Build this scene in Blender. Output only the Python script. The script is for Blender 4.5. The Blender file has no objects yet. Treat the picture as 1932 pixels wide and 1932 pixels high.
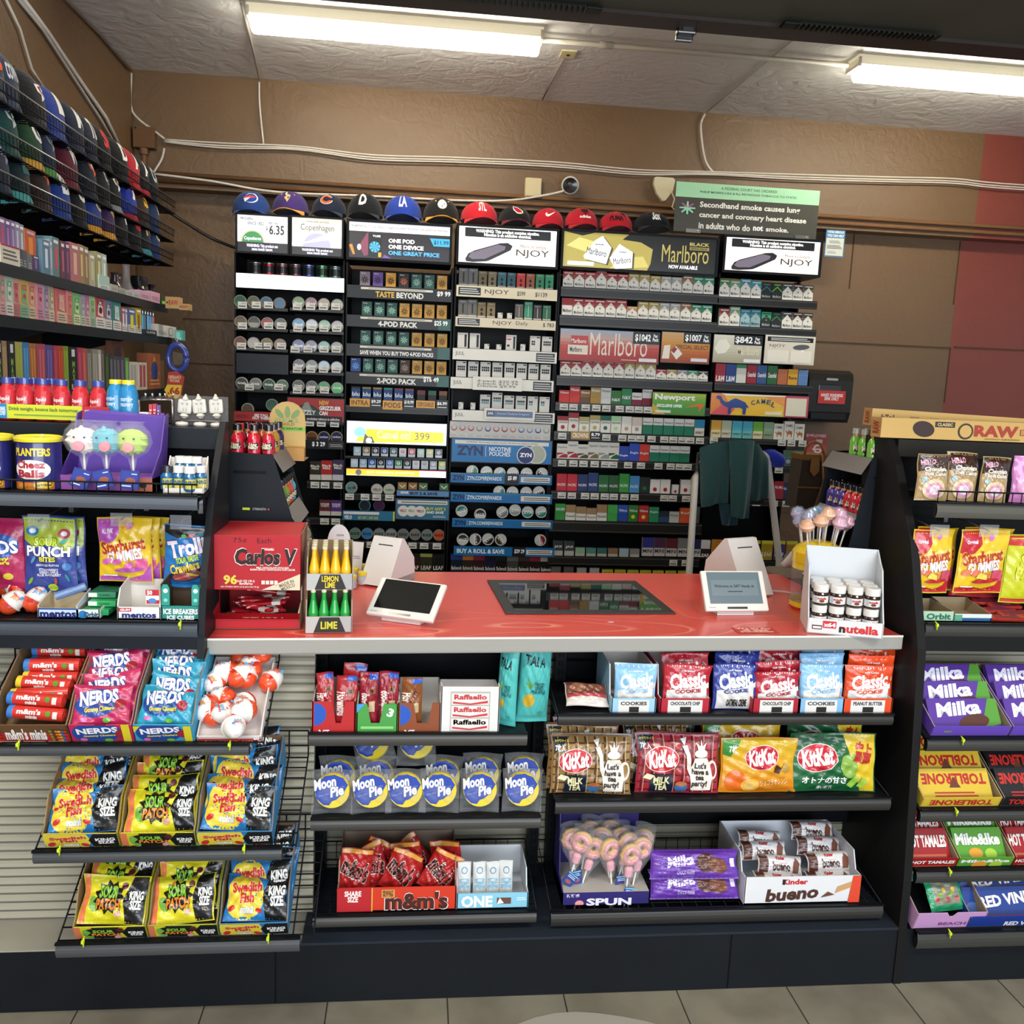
import bpy,bmesh,math,random
from math import sin,cos,pi,radians
from mathutils import Matrix,Vector
from mathutils.geometry import tessellate_polygon
random.seed(7)
SC=bpy.context.scene
COL=SC.collection
# ---------------- camera ----------------
CAMH=1.6
YAW,PITCH,ROLL,FPX=radians(6.3135),radians(8.6107),radians(2.4083),1695.8
_r=Vector((cos(YAW),-sin(YAW),0));_f=Vector((sin(YAW),cos(YAW),0));_u=Vector((0,0,1))
_f2=_f*cos(PITCH)-_u*sin(PITCH);_u2=_u*cos(PITCH)+_f*sin(PITCH)
CR=_r*cos(ROLL)+_u2*sin(ROLL);CU=_u2*cos(ROLL)-_r*sin(ROLL);CF=_f2
cam_d=bpy.data.cameras.new('camera');cam=bpy.data.objects.new('camera',cam_d);COL.objects.link(cam)
cam_d.sensor_width=36;cam_d.lens=36*FPX/1932;cam_d.clip_start=0.05
cam.matrix_world=Matrix(((CR.x,CU.x,-CF.x,0),(CR.y,CU.y,-CF.y,0),(CR.z,CU.z,-CF.z,CAMH),(0,0,0,1)))
SC.camera=cam
# ---------------- light ----------------
W=bpy.data.worlds.new('world');SC.world=W;W.use_nodes=True
W.node_tree.nodes['Background'].inputs[0].default_value=(0.78,0.86,1.0,1)
W.node_tree.nodes['Background'].inputs[1].default_value=0.6
def area(name,loc,size,power,col,rot=(0,0,0)):
    d=bpy.data.lights.new(name,'AREA');d.shape='RECTANGLE';d.size,d.size_y=size;d.energy=power;d.color=col
    o=bpy.data.objects.new(name,d);o.location=loc;o.rotation_euler=rot;COL.objects.link(o);return o
# shop windows behind the photographer, and the shop's ceiling lights in front of the counter
area('shop_window_daylight',(0.8,-3.2,1.7),(6.0,2.2),200,(0.86,0.93,1.0),(radians(103),0,0))
area('shop_ceiling_light',(-0.8,0.4,2.98),(1.2,0.25),30,(1.0,0.95,0.86))
area('shop_ceiling_light.001',(1.6,0.4,2.98),(1.2,0.25),30,(1.0,0.95,0.86))
SC.view_settings.view_transform='Standard';SC.view_settings.look='None';SC.view_settings.gamma=1
SC.view_settings.exposure=0.45
# ---------------- camera geometry helpers ----------------
def ray(px,py):return CR*((px-966)/FPX)-CU*((py-966)/FPX)+CF
def PY(px,py,Y):
    v=ray(px,py);v=v*(Y/v.y);return Vector((v.x,Y,v.z+CAMH))
def PZ(px,py,Z):
    v=ray(px,py);v=v*((Z-CAMH)/v.z);return Vector((v.x,v.y,Z))
def PX(px,py,X):
    v=ray(px,py);v=v*(X/v.x);return Vector((X,v.y,v.z+CAMH))
def BB(x0,y0,x1,y1,Y):
    """pixel box on the plane at depth Y -> centre X, bottom Z, width, height"""
    cx,cy=(x0+x1)/2,(y0+y1)/2
    a,b=PY(cx,y1,Y),PY(cx,y0,Y)
    return(a.x+b.x)/2,a.z,PY(x1,cy,Y).x-PY(x0,cy,Y).x,b.z-a.z
# ---------------- materials ----------------
def lin(c):
    if isinstance(c,str):
        c=c.lstrip('#');c=[int(c[i:i+2],16)/255 for i in(0,2,4)]if len(c)==6 else[int(k*2,16)/255 for k in c]
        c=[k/12.92 if k<=.04045 else((k+.055)/1.055)**2.4 for k in c]
    return(c[0],c[1],c[2])
MATS={}
def finish(name,rough=.5,metal=0,bump=0,bscale=40,emit=0,alpha=1,coat=0,spec=.5,sheen=0,trans=0,mottle=0):
    m=bpy.data.materials.new(name);m.use_nodes=True;nt=m.node_tree;b=nt.nodes['Principled BSDF']
    a=nt.nodes.new('ShaderNodeVertexColor');a.layer_name='Col'
    src=a.outputs['Color']
    if mottle:
        n=nt.nodes.new('ShaderNodeTexNoise');n.inputs['Scale'].default_value=9;n.inputs['Detail'].default_value=5
        tc=nt.nodes.new('ShaderNodeTexCoord');nt.links.new(tc.outputs['Object'],n.inputs['Vector'])
        r=nt.nodes.new('ShaderNodeMapRange');r.inputs[3].default_value=1-mottle;r.inputs[4].default_value=1+mottle
        nt.links.new(n.outputs['Fac'],r.inputs[0])
        x=nt.nodes.new('ShaderNodeVectorMath');x.operation='SCALE';nt.links.new(src,x.inputs[0]);nt.links.new(r.outputs[0],x.inputs['Scale']);src=x.outputs[0]
    nt.links.new(src,b.inputs['Base Color'])
    b.inputs['Roughness'].default_value=rough;b.inputs['Metallic'].default_value=metal
    b.inputs['Specular IOR Level'].default_value=spec;b.inputs['Coat Weight'].default_value=coat;b.inputs['Coat Roughness'].default_value=.12
    if sheen:b.inputs['Sheen Weight'].default_value=sheen
    if emit:
        nt.links.new(src,b.inputs['Emission Color']);b.inputs['Emission Strength'].default_value=emit
    if trans:b.inputs['Transmission Weight'].default_value=trans;b.inputs['IOR'].default_value=1.25
    if alpha<1:b.inputs['Alpha'].default_value=alpha
    if bump:
        n=nt.nodes.new('ShaderNodeTexNoise');n.inputs['Scale'].default_value=bscale;n.inputs['Detail'].default_value=4
        tc=nt.nodes.new('ShaderNodeTexCoord');nt.links.new(tc.outputs['Object'],n.inputs['Vector'])
        bp=nt.nodes.new('ShaderNodeBump');bp.inputs['Strength'].default_value=bump;bp.inputs['Distance'].default_value=.01
        nt.links.new(n.outputs['Fac'],bp.inputs['Height']);nt.links.new(bp.outputs[0],b.inputs['Normal'])
    MATS[name]=m;return m
finish('card',.5,spec=.35)
finish('gloss',.18,coat=.4)
finish('film',.24,bump=.35,bscale=28,coat=.25)
finish('plastic',.34,spec=.3)
finish('matte',.8,spec=.2)
finish('blackmetal',.42,bump=.03,bscale=90,mottle=.15,spec=.13)
finish('metal',.3,metal=.9,mottle=.08)
finish('fabric',.85,bump=.25,bscale=420,spec=.15,sheen=.15)
finish('knit',.95,bump=.4,bscale=260,spec=.1,sheen=.3)
finish('clear',.05,alpha=.16,coat=.5)
finish('clearfilm',.1,alpha=.12,bump=.6,bscale=45,coat=.6)
finish('backlit',.3,emit=.75)
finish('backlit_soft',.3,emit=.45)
finish('tube',.3,emit=32)
finish('screen',.1,emit=.35,coat=.5)
finish('darkglass',.03,spec=.8)
finish('candy',.12,coat=.6,mottle=.12)
# ---------------- mesh builder ----------------
class G:
    def __init__(s):s.v,s.f,s.c,s.m,s.s=[],[],[],[],[];s.M=None
    def add(s,vs,fs,col,mat='card',smooth=False):
        o=len(s.v);col=lin(col)
        if s.M is not None:vs=[s.M@Vector(p)for p in vs]
        s.v.extend(tuple(p)for p in vs)
        for f in fs:
            s.f.append([o+i for i in f]);s.c.append(col);s.m.append(mat);s.s.append(smooth)
        return s
    def box(s,x0,x1,y0,y1,z0,z1,col,mat='card',bev=0,faces=None):
        """faces: dict of side -> colour for f(ront) b l r t u"""
        if bev:
            bm=bmesh.new();bmesh.ops.create_cube(bm,size=1)
            for q in bm.verts:q.co=Vector(((x0+x1)/2+q.co.x*(x1-x0),(y0+y1)/2+q.co.y*(y1-y0),(z0+z1)/2+q.co.z*(z1-z0)))
            bmesh.ops.bevel(bm,geom=list(bm.edges),offset=bev,segments=2,profile=.6,affect='EDGES')
            s.add([q.co.copy()for q in bm.verts],[[q.index for q in f.verts]for f in bm.faces],col,mat);bm.free();return s
        P=[(x0,y0,z0),(x1,y0,z0),(x1,y1,z0),(x0,y1,z0),(x0,y0,z1),(x1,y0,z1),(x1,y1,z1),(x0,y1,z1)]
        F=dict(f=[0,1,5,4],r=[1,2,6,5],b=[2,3,7,6],l=[3,0,4,7],t=[4,5,6,7],u=[3,2,1,0])
        for k,q in F.items():s.add([P[i]for i in q],[[0,1,2,3]],(faces or{}).get(k,col),mat)
        return s
    def lathe(s,prof,col,mat='plastic',seg=16,o=(0,0,0),axis='Z',cols=None,smooth=True,sx=1,sy=1):
        """prof [(r, z)]; cols: one colour per band"""
        ax={'Z':lambda x,y,z:(o[0]+x*sx,o[1]+y*sy,o[2]+z),'Y':lambda x,y,z:(o[0]+x*sx,o[1]+z,o[2]+y*sy),'X':lambda x,y,z:(o[0]+z,o[1]+x,o[2]+y)}[axis]
        vs=[ax(r*cos(2*pi*k/seg),r*sin(2*pi*k/seg),z)for r,z in prof for k in range(seg)]
        fl=axis=='Y'
        for i in range(len(prof)-1):
            fs=[]
            for k in range(seg):
                a,b=k,(k+1)%seg
                q=[a,b,seg+b,seg+a]
                fs.append(q[::-1]if fl else q)
            s.add(vs[i*seg:(i+2)*seg],fs,cols[i]if cols else col,mat,smooth)
        for i,rev in((0,True),(len(prof)-1,False)):
            if prof[i][0]>1e-4:
                q=list(range(seg));q=q[::-1]if rev!=fl else q
                s.add(vs[i*seg:(i+1)*seg],[q],cols[0 if i==0 else-1]if cols else col,mat)
        return s
    def tube(s,pts,r,col,mat='plastic',seg=6):
        pts=[Vector(p)for p in pts];rings=[];up=Vector((.3,.2,1)).normalized()
        for i,p in enumerate(pts):
            t=(pts[min(i+1,len(pts)-1)]-pts[max(i-1,0)]).normalized()
            a=t.cross(up)
            if a.length<1e-3:a=t.cross(Vector((1,0,0)))
            a.normalize();b=t.cross(a)
            rings+=[p+(a*cos(2*pi*k/seg)+b*sin(2*pi*k/seg))*r for k in range(seg)]
        fs=[]
        for i in range(len(pts)-1):
            for k in range(seg):fs.append([i*seg+k,i*seg+(k+1)%seg,(i+1)*seg+(k+1)%seg,(i+1)*seg+k])
        fs.append(list(range(seg))[::-1]);fs.append([(len(pts)-1)*seg+k for k in range(seg)])
        return s.add(rings,fs,col,mat,True)
    def prism(s,poly,a0,a1,col,mat='card',plane='XZ',faces=None):
        """extrude a 2D polygon; plane XZ extrudes along Y, YZ along X, XY along Z"""
        f={'XZ':lambda p,a:(p[0],a,p[1]),'YZ':lambda p,a:(a,p[0],p[1]),'XY':lambda p,a:(p[0],p[1],a)}[plane]
        n=len(poly);vs=[f(p,a0)for p in poly]+[f(p,a1)for p in poly]
        fs=[list(range(n)),list(range(2*n-1,n-1,-1))]+[[(i+1)%n,i,n+i,n+(i+1)%n]for i in range(n)]
        return s.add(vs,fs,col,mat)
    def art(s,A,fn,mat='card'):
        for vs,fs,c,lay in A.items:
            if A.seg:vs,fs=fine(vs,fs,.007)
            s.add([fn(x,y,lay)for x,y in vs],fs,c,A.mat or mat,bool(A.seg))
        return s
    def flat(s,A,x0,z0,y,mat='card'):
        """art laid on the plane y (facing -Y) from the corner x0, z0"""
        return s.art(A,lambda x,z,l:(x0+x,y-.0004-.0003*l,z0+z),mat)
    def mesh(s,name):
        me=bpy.data.meshes.new(name);me.from_pydata(s.v,[],s.f)
        used=[]
        for k in s.m:
            if k not in used:used.append(k)
        for k in used:me.materials.append(MATS[k])
        ix={k:i for i,k in enumerate(used)}
        me.polygons.foreach_set('material_index',[ix[k]for k in s.m]);me.polygons.foreach_set('use_smooth',s.s)
        at=me.color_attributes.new('Col','FLOAT_COLOR','CORNER');buf=[]
        for f,c in zip(s.f,s.c):buf+=[c[0],c[1],c[2],1.0]*len(f)
        at.data.foreach_set('color',buf);me.update();return me
def fine(vs,fs,m):
    """triangulate and split the long edges of a flat print so that it can follow a curved face"""
    vs=list(vs);T=[]
    for f in fs:
        if len(f)>4:T+=[[f[i]for i in t]for t in tessellate_polygon([[Vector((*vs[i],0))for i in f]])]
        elif len(f)==4:T+=[[f[0],f[1],f[2]],[f[0],f[2],f[3]]]
        else:T.append(list(f))
    mid={};out=[];st=T
    while st:
        a,b,c=st.pop();L=[((vs[p][0]-vs[q][0])**2+(vs[p][1]-vs[q][1])**2)for p,q in((a,b),(b,c),(c,a))];k=L.index(max(L))
        if L[k]<m*m:out.append([a,b,c]);continue
        a,b,c=((a,b,c),(b,c,a),(c,a,b))[k];e=(min(a,b),max(a,b))
        if e not in mid:mid[e]=len(vs);vs.append(((vs[a][0]+vs[b][0])/2,(vs[a][1]+vs[b][1])/2))
        n=mid[e];st+=[[a,n,c],[n,b,c]]
    res=[]
    for a,b,c in out:
        ar=(vs[b][0]-vs[a][0])*(vs[c][1]-vs[a][1])-(vs[c][0]-vs[a][0])*(vs[b][1]-vs[a][1])
        if abs(ar)>1e-12:res.append([a,b,c]if ar>0 else[a,c,b])
    return vs,res
_gl={}
def glyphs(t,bold=0,shear=0):
    k=(t,bold,shear)
    if k not in _gl:
        cu=bpy.data.curves.new('lettering','FONT');cu.body=t;cu.resolution_u=2;cu.fill_mode='FRONT'
        cu.offset=bold;cu.shear=shear;cu.align_x='CENTER';cu.space_line=.8
        o=bpy.data.objects.new('lettering',cu);me=o.to_mesh()
        vs=[(q.co.x,q.co.y)for q in me.vertices];fs=[list(q.vertices)for q in me.polygons]
        o.to_mesh_clear();bpy.data.objects.remove(o);bpy.data.curves.remove(cu)
        x0=min(a for a,b in vs);x1=max(a for a,b in vs);y0=min(b for a,b in vs);y1=max(b for a,b in vs)
        _gl[k]=([((a-x0)/(x1-x0 or 1),(b-y0)/(y1-y0 or 1))for a,b in vs],fs,(x1-x0)/(y1-y0 or 1),x1-x0,y1-y0)
    return _gl[k]
class Art:
    """flat print of a given size: coordinates are fractions of w, h"""
    def __init__(s,w,h,seg=0,mat=None):s.w,s.h,s.items,s.l,s.seg,s.mat=w,h,[],0,seg,mat
    def _put(s,vs,fs,c,keep=False):
        s.items.append((vs,fs,lin(c),s.l));
        if not keep:s.l+=1
        return s
    def poly(s,pts,c,keep=False):
        vs=[(max(0,min(1,x))*s.w,max(0,min(1,y))*s.h)for x,y in pts]
        a=sum(vs[i][0]*vs[(i+1)%len(vs)][1]-vs[(i+1)%len(vs)][0]*vs[i][1]for i in range(len(vs)))
        return s._put(vs if a>0 else vs[::-1],[list(range(len(vs)))],c,keep)
    def rect(s,x0,y0,x1,y1,c,keep=False):
        n=max(1,int(s.seg*(x1-x0)))if s.seg else 1;m=max(1,int(s.seg*(y1-y0)))if s.seg else 1
        vs=[((x0+(x1-x0)*i/n)*s.w,(y0+(y1-y0)*j/m)*s.h)for j in range(m+1)for i in range(n+1)]
        return s._put(vs,[[j*(n+1)+i,j*(n+1)+i+1,(j+1)*(n+1)+i+1,(j+1)*(n+1)+i]for j in range(m)for i in range(n)],c,keep)
    def ell(s,cx,cy,rx,ry,c,rot=0,n=20,a0=0,a1=360,keep=False):
        vs=[(cx*s.w,cy*s.h)];k=3 if s.seg else 1;r_=radians(rot);full=a1-a0>=360;N=n if full else n+1
        for q in range(1,k+1):
            for i in range(N):
                t=radians(a0+(a1-a0)*i/n);x,y=rx*s.w*cos(t)*q/k,ry*s.w*sin(t)*q/k
                vs.append((max(0,min(s.w,cx*s.w+x*cos(r_)-y*sin(r_))),max(0,min(s.h,cy*s.h+x*sin(r_)+y*cos(r_)))))
        fs=[[0,1+i,1+(i+1)%N]for i in range(n)]
        for q in range(1,k):
            for i in range(n):a,b=1+(q-1)*N,1+q*N;fs.append([a+i,b+i,b+(i+1)%N,a+(i+1)%N])
        return s._put(vs,fs,c,keep)
    def txt(s,t,x0,y0,x1,y1,c,bold=.02,shear=0,rot=0,out=None,ow=.03,fit=False):
        """lettering stretched to the box; out = outline colour"""
        bold=min(bold,.042);ow=min(ow,.032)
        if out is not None:
            p,q=glyphs(t,bold,shear),glyphs(t,bold+ow,shear);ex,ey=(q[3]/p[3]-1)*(x1-x0)/2,(q[4]/p[4]-1)*(y1-y0)/2
            s.txt(t,x0-ex,y0-ey,x1+ex,y1+ey,out,bold+ow,shear,rot)
        vs,fs,asp=glyphs(t,bold,shear)[:3]
        W_,H_=(x1-x0)*s.w,(y1-y0)*s.h
        cx,cy=(x0+x1)/2*s.w,(y0+y1)/2*s.h
        if fit:
            if W_/H_>asp:W_=H_*asp
            else:H_=W_/asp
        r_=radians(rot)
        q=[((a-.5)*W_,(b-.5)*H_)for a,b in vs]
        return s._put([(cx+a*cos(r_)-b*sin(r_),cy+a*sin(r_)+b*cos(r_))for a,b in q],fs,c)
    def lines(s,x0,y0,x1,y1,n,c,k=.45):
        for i in range(n):
            a=y0+(y1-y0)*(i+.2)/n;s.rect(x0,a,x1-(x1-x0)*.15*((i*7)%3)/2,a+(y1-y0)/n*k,c,keep=True)
        s.l+=1;return s
    def star(s,cx,cy,r,c,n=12,k=.6,sq=1):
        return s.poly([(cx+r*(1 if i%2==0 else k)*cos(pi*i/n),cy+r*s.w/s.h*sq*(1 if i%2==0 else k)*sin(pi*i/n))for i in range(2*n)],c)
# ---------------- objects ----------------
def link(name,data,loc=(0,0,0),rot=(0,0,0),parent=None,label=None,cat=None,group=None,kind=None,scale=None):
    o=bpy.data.objects.new(name,data);COL.objects.link(o);o.location=loc;o.rotation_euler=rot
    if parent is not None:o.parent=parent
    if scale:o.scale=scale
    if label:o['label']=label
    if cat:o['category']=cat
    if group:o['group']=group
    if kind:o['kind']=kind
    return o
def struct(name,g):return link(name,g.mesh(name),kind='structure')
def copy_tree(o,loc=None,rot=None,label=None,group=None,parent=None,scale=None):
    c=o.copy();COL.objects.link(c)
    if parent is not None:c.parent=parent
    if loc is not None:c.location=loc
    if rot is not None:c.rotation_euler=rot
    if scale is not None:c.scale=scale
    if label:c['label']=label
    if group:c['group']=group
    for ch in list(o.children):
        copy_tree(ch,parent=c)
    return c
ORD='first second third fourth fifth sixth seventh eighth ninth tenth eleventh twelfth thirteenth fourteenth fifteenth sixteenth seventeenth eighteenth nineteenth twentieth twenty-first twenty-second twenty-third twenty-fourth twenty-fifth twenty-sixth'.split()
def rnd(a,b):return random.uniform(a,b)
# ================= setting =================
def pmat(name,build):
    m=bpy.data.materials.new(name);m.use_nodes=True;nt=m.node_tree;b=nt.nodes['Principled BSDF']
    build(nt,b,nt.nodes,nt.links);MATS[name]=m
def _coord(nt,L,N):tc=N.new('ShaderNodeNewGeometry');return tc.outputs['Position']
def _wall(c,c2,bump=.35,sc=22):
    def f(nt,b,N,L):
        p=_coord(nt,L,N);n=N.new('ShaderNodeTexNoise');n.inputs['Scale'].default_value=1.3;n.inputs['Detail'].default_value=6;L.new(p,n.inputs['Vector'])
        r=N.new('ShaderNodeValToRGB');r.color_ramp.elements[0].position=.3;r.color_ramp.elements[1].position=.7
        r.color_ramp.elements[0].color=(*lin(c),1);r.color_ramp.elements[1].color=(*lin(c2),1);L.new(n.outputs['Fac'],r.inputs[0]);L.new(r.outputs[0],b.inputs['Base Color'])
        b.inputs['Roughness'].default_value=.45
        n2=N.new('ShaderNodeTexNoise');n2.inputs['Scale'].default_value=sc;n2.inputs['Detail'].default_value=5;n2.inputs['Distortion'].default_value=1.2;L.new(p,n2.inputs['Vector'])
        bp=N.new('ShaderNodeBump');bp.inputs['Strength'].default_value=bump;bp.inputs['Distance'].default_value=.02;L.new(n2.outputs['Fac'],bp.inputs['Height']);L.new(bp.outputs[0],b.inputs['Normal'])
    return f
pmat('brown_wall',_wall('6a5238','74593d',.2,16))
pmat('red_wall',_wall('7c3c30','844033',.1,30))
pmat('ceiling_plaster',_wall('e2e3e3','eaebeb',.45,11))
def _floor(nt,b,N,L):
    p=_coord(nt,L,N);mp=N.new('ShaderNodeMapping');L.new(p,mp.inputs['Vector'])
    a,_b=PZ(142,1915,0),PZ(1842,1852,0);mp.inputs['Location'].default_value=(-a.x%.305,-(2.115%.305),0)
    br=N.new('ShaderNodeTexBrick');br.offset=0;br.inputs['Scale'].default_value=1;br.inputs['Brick Width'].default_value=.305;br.inputs['Row Height'].default_value=.305
    br.inputs['Mortar Size'].default_value=.0022;br.inputs['Mortar Smooth'].default_value=.2
    br.inputs['Color1'].default_value=(*lin('8a8474'),1);br.inputs['Color2'].default_value=(*lin('807b6c'),1);br.inputs['Mortar'].default_value=(*lin('3c3933'),1)
    L.new(mp.outputs[0],br.inputs['Vector'])
    n=N.new('ShaderNodeTexNoise');n.inputs['Scale'].default_value=7;n.inputs['Detail'].default_value=8;L.new(p,n.inputs['Vector'])
    mx=N.new('ShaderNodeMix');mx.data_type='RGBA';mx.blend_type='MULTIPLY';mx.inputs[0].default_value=.6
    r=N.new('ShaderNodeValToRGB');r.color_ramp.elements[0].position=.35;r.color_ramp.elements[1].position=.62;r.color_ramp.elements[0].color=(.55,.54,.52,1);L.new(n.outputs['Fac'],r.inputs[0])
    L.new(br.outputs['Color'],mx.inputs[6]);L.new(r.outputs[0],mx.inputs[7]);L.new(mx.outputs[2],b.inputs['Base Color']);b.inputs['Roughness'].default_value=.42
pmat('floor_tile',_floor)
CEIL=3.05;WX=-1.467;WYB=5.0
g=G();g.box(-4,7,-4,5.3,-.1,0,'888','floor_tile');struct('floor',g)
g=G();g.box(-4,7,-4,5.3,CEIL,CEIL+.1,'888','ceiling_plaster');struct('ceiling',g)
g=G();g.box(WX-.1,WX,-4,5.3,0,CEIL,'888','brown_wall');struct('wall_left',g)
zl=PY(300,347,5.0).z;zr=PY(1932,460,5.0).z;ZL=(zl+zr)/2
XR=PY(1858,258,5.0).x
g=G()
for x0,x1,m in((WX,XR,'brown_wall'),(XR,7,'red_wall')):
    g.box(x0,x1,WYB,5.3,ZL,CEIL,'888',m);g.box(x0,x1,WYB+.11,5.3,0,ZL,'888',m)
struct('wall_back',g)
# painted-over seams on the lower wall and ledge pipes along the upper one
for n_,(x0,y0,x1,y1)in enumerate([(1540,646,1793,655),(345,684,440,690),(345,600,440,607),(1800,655,1932,661)]):
    a,b=PY(x0,y0,5.11),PY(x1,y1,5.11);g=G();z=(a.z+b.z)/2
    g.box(a.x,b.x,5.104,5.112,z-.004,z+.004,'54402a','matte');struct('trim_%d'%(n_+1),g)
for n_,(x,ya,yb)in enumerate([(1793,656,760),(1612,440,545),(1812,455,575)]):
    a,b=PY(x,ya,5.11),PY(x-(yb-ya)*.09,yb,5.11);g=G();g.box(a.x-.003,a.x+.003,5.105,5.112,b.z,a.z,'5a4030','matte');struct('trim_%d'%(n_+6),g)
g=G()
for dz in(.03,.065):g.tube([(WX,4.985,ZL+dz),(7,4.985,ZL+dz)],.011,'7d5a3c','matte')
struct('trim_10',g)
# bulkhead over the counter with its vent strip and latch
BZ,BY=2.4,2.142
g=G();g.box(-.45,7,1.25,BY,BZ,CEIL,'4c4e46','blackmetal');g.box(-.45,7,BY-.07,BY,BZ-.008,BZ,'3a3331','blackmetal')
struct('beam',g)
def vent(px0,px1,py,ln):
    a=PZ(px0,py,BZ-.008);g=G();n=int(ln/.012)
    g.box(0,ln,-.013,.013,-.004,0,'1b1c19','blackmetal')
    for i in range(n):g.box(i*.012,i*.012+.004,-.015,.015,-.008,-.004,'2c2d29','blackmetal')
    g.box(-.035,0,-.016,.016,-.007,0,'141512','blackmetal',.002)
    return g.mesh('vent_strip'),a
me,a=vent(1505,1,45,.33);link('vent_strip',me,(a.x,a.y,BZ-.008),label='ribbed black vent strip let into the bulkhead beside the flat latch',cat='vent')
b=link('vent_strip',me,(PZ(1105,14,BZ-.008).x,PZ(1105,14,BZ-.008).y,BZ-.008),(0,0,pi),label='ribbed black vent strip in the bulkhead above the centre light fitting',cat='vent')
a=PZ(1296,48,BZ);g=G();g.box(-.022,.022,-.012,.012,-.02,0,'1a1817','gloss',.004);g.box(-.02,.02,.008,.02,-.03,-.006,'26211f','gloss',.003);g.box(-.012,.012,-.016,-.01,-.016,-.004,'3a3735','gloss')
link('latch',g.mesh('latch'),(a.x,BY-.012,BZ),label='small black latch hanging from the bulkhead edge between the two vents',cat='latch')
a=PZ(1095,1932,0);g=G();g.prism([(.36*cos(t*pi/20)*(1+.02*sin(t*3.1)),.33*sin(t*pi/20)*(1+.015*sin(t*5.3)))for t in range(40)],0,.0012,'9a978c','matte','XY');link('floor_sticker',g.mesh('floor_sticker'),(a.x,a.y-.29,.0005),label='worn pale round sticker residue on the floor in front of the counter',cat='floor sticker')
# fluorescent fittings
g=G();L_=1.22;hw=.05
g.box(0,L_,-hw-.012,hw+.012,-.04,0,'d8cfb4','backlit_soft',.004)  # housing glows by its own finish, standing in for light from the diffuser
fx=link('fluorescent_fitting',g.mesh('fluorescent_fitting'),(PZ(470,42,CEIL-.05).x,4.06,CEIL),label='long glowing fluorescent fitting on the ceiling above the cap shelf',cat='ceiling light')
g=G();g.lathe([(.001,0),(.03,.004),(.038,.012),(.038,L_-.03),(.03,L_-.022),(.001,L_-.018)],'fff6e0','tube',20,(.01,0,-.06),'X');link('diffuser',g.mesh('diffuser'),parent=fx)
g=G();g.box(0,.014,-hw-.014,hw+.014,-.05,-.01,'e8e2d0','plastic',.004);ec=g.mesh('end_cap');link('end_cap',ec,parent=fx);link('end_cap',ec,(L_-.014,0,0),parent=fx)
copy_tree(fx,(-1.0,1.3,CEIL),(0,0,pi/2),label='added unseen fluorescent fitting above the gondola, brightening the ceiling and side wall')  # extra fitting added out of view to brighten the left ceiling and side wall
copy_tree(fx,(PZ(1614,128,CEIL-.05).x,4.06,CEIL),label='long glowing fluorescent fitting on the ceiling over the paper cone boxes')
g=G();a=PZ(1000,60,CEIL);b=PZ(1614,100,CEIL)
g.tube([(a.x+.02,4.06,CEIL-.03),(b.x,4.06,CEIL-.03)],.011,'c9c3b6','plastic');g.tube([(a.x+.3,4.06,CEIL-.03),(a.x+.36,4.06,CEIL-.03)],.015,'c9c3b6','plastic')
link('electrical_conduit',g.mesh('electrical_conduit'),label='thin grey electrical conduit joining the two fluorescent fittings',cat='conduit')
a=PZ(1072,100,CEIL);g=G();g.box(-.035,.035,-.045,.045,-.008,0,'ddd3a8','plastic',.003);g.lathe([(.008,0),(.008,.004)],'332','matte',10,(0,0,-.012))
link('ceiling_cover_plate',g.mesh('ceiling_cover_plate'),(a.x,a.y,CEIL),label='square cream blank cover plate on the ceiling with a dark centre',cat='cover plate')
for px,py,qx,qy,ex in((1064,108,1022,190,0),(1330,213,1500,70,1)):
    a,b=PZ(px,py,CEIL),PZ(qx,qy,CEIL);a.y=min(a.y,4.98);b.y=min(b.y,4.98);g=G();g.tube([a-Vector((0,0,.004)),b-Vector((0,0,.004))],.003,'b9b2a8' if ex else '8a8078','matte')
    link('ceiling_wire',g.mesh('ceiling_wire'),label='pale wire stapled across the ceiling towards the fluorescent fitting' if ex else 'short dark wire running from the cream ceiling plate to the wall',cat='wire')
# ---- wiring on the walls ----
def cable(pts,r,col,lab,Y=4.975,jit=0,name='cable'):
    P=[]
    for q in pts:
        P.append(PY(q[0],q[1],q[2]if len(q)>2 else Y))
    # smooth
    Q=[]
    for i in range(len(P)-1):
        p0,p1,p2,p3=P[max(i-1,0)],P[i],P[i+1],P[min(i+2,len(P)-1)]
        for k in range(6):
            t=k/6;Q.append(.5*((2*p1)+(p2-p0)*t+(2*p0-5*p1+4*p2-p3)*t*t+(3*p1-p0-3*p2+p3)*t**3))
    Q.append(P[-1]);g=G();g.tube(Q,r,col,'plastic',6);return link(name,g.mesh(name),label=lab,cat='cable')
WC='d6cfc4'
for k,(dy,lb)in enumerate(((0,'uppermost'),(5,'middle'),(9,'lowest'))):
    cable([(310,263+dy*.5),(420,270+dy),(560,276+dy*.7),(700,292+dy),(860,297+dy),(1050,306+dy),(1200,320+dy),(1340,324+dy*.6),(1500,329+dy),(1680,334+dy),(1800,337+dy),(1932,349+dy),(2400,372+dy)],.004,WC,'%s strand of the white cable bundle running the length of the back wall'%lb,4.972-.004*k)
cable([(248,138),(247,200),(262,225),(290,246),(310,262)],.006,WC,'white cable dropping down the wall corner and joining the long bundle')
cable([(489,155),(490,200),(497,272)],.005,WC,'thin white wire hanging down the back wall from its ceiling pin')
cable([(1330,215),(1322,240),(1330,300),(1345,325)],.006,WC,'doubled white cable dropping from the ceiling above the federal court sign')
cable([(290,328),(400,342),(520,362),(700,370),(860,378),(960,378),(1030,368),(1065,360)],.006,WC,'sagging white cable running behind the caps to the dome camera',4.9)
cable([(310,280),(305,300),(290,325)],.006,WC,'short white cable tail hanging below the grey junction box')
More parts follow.
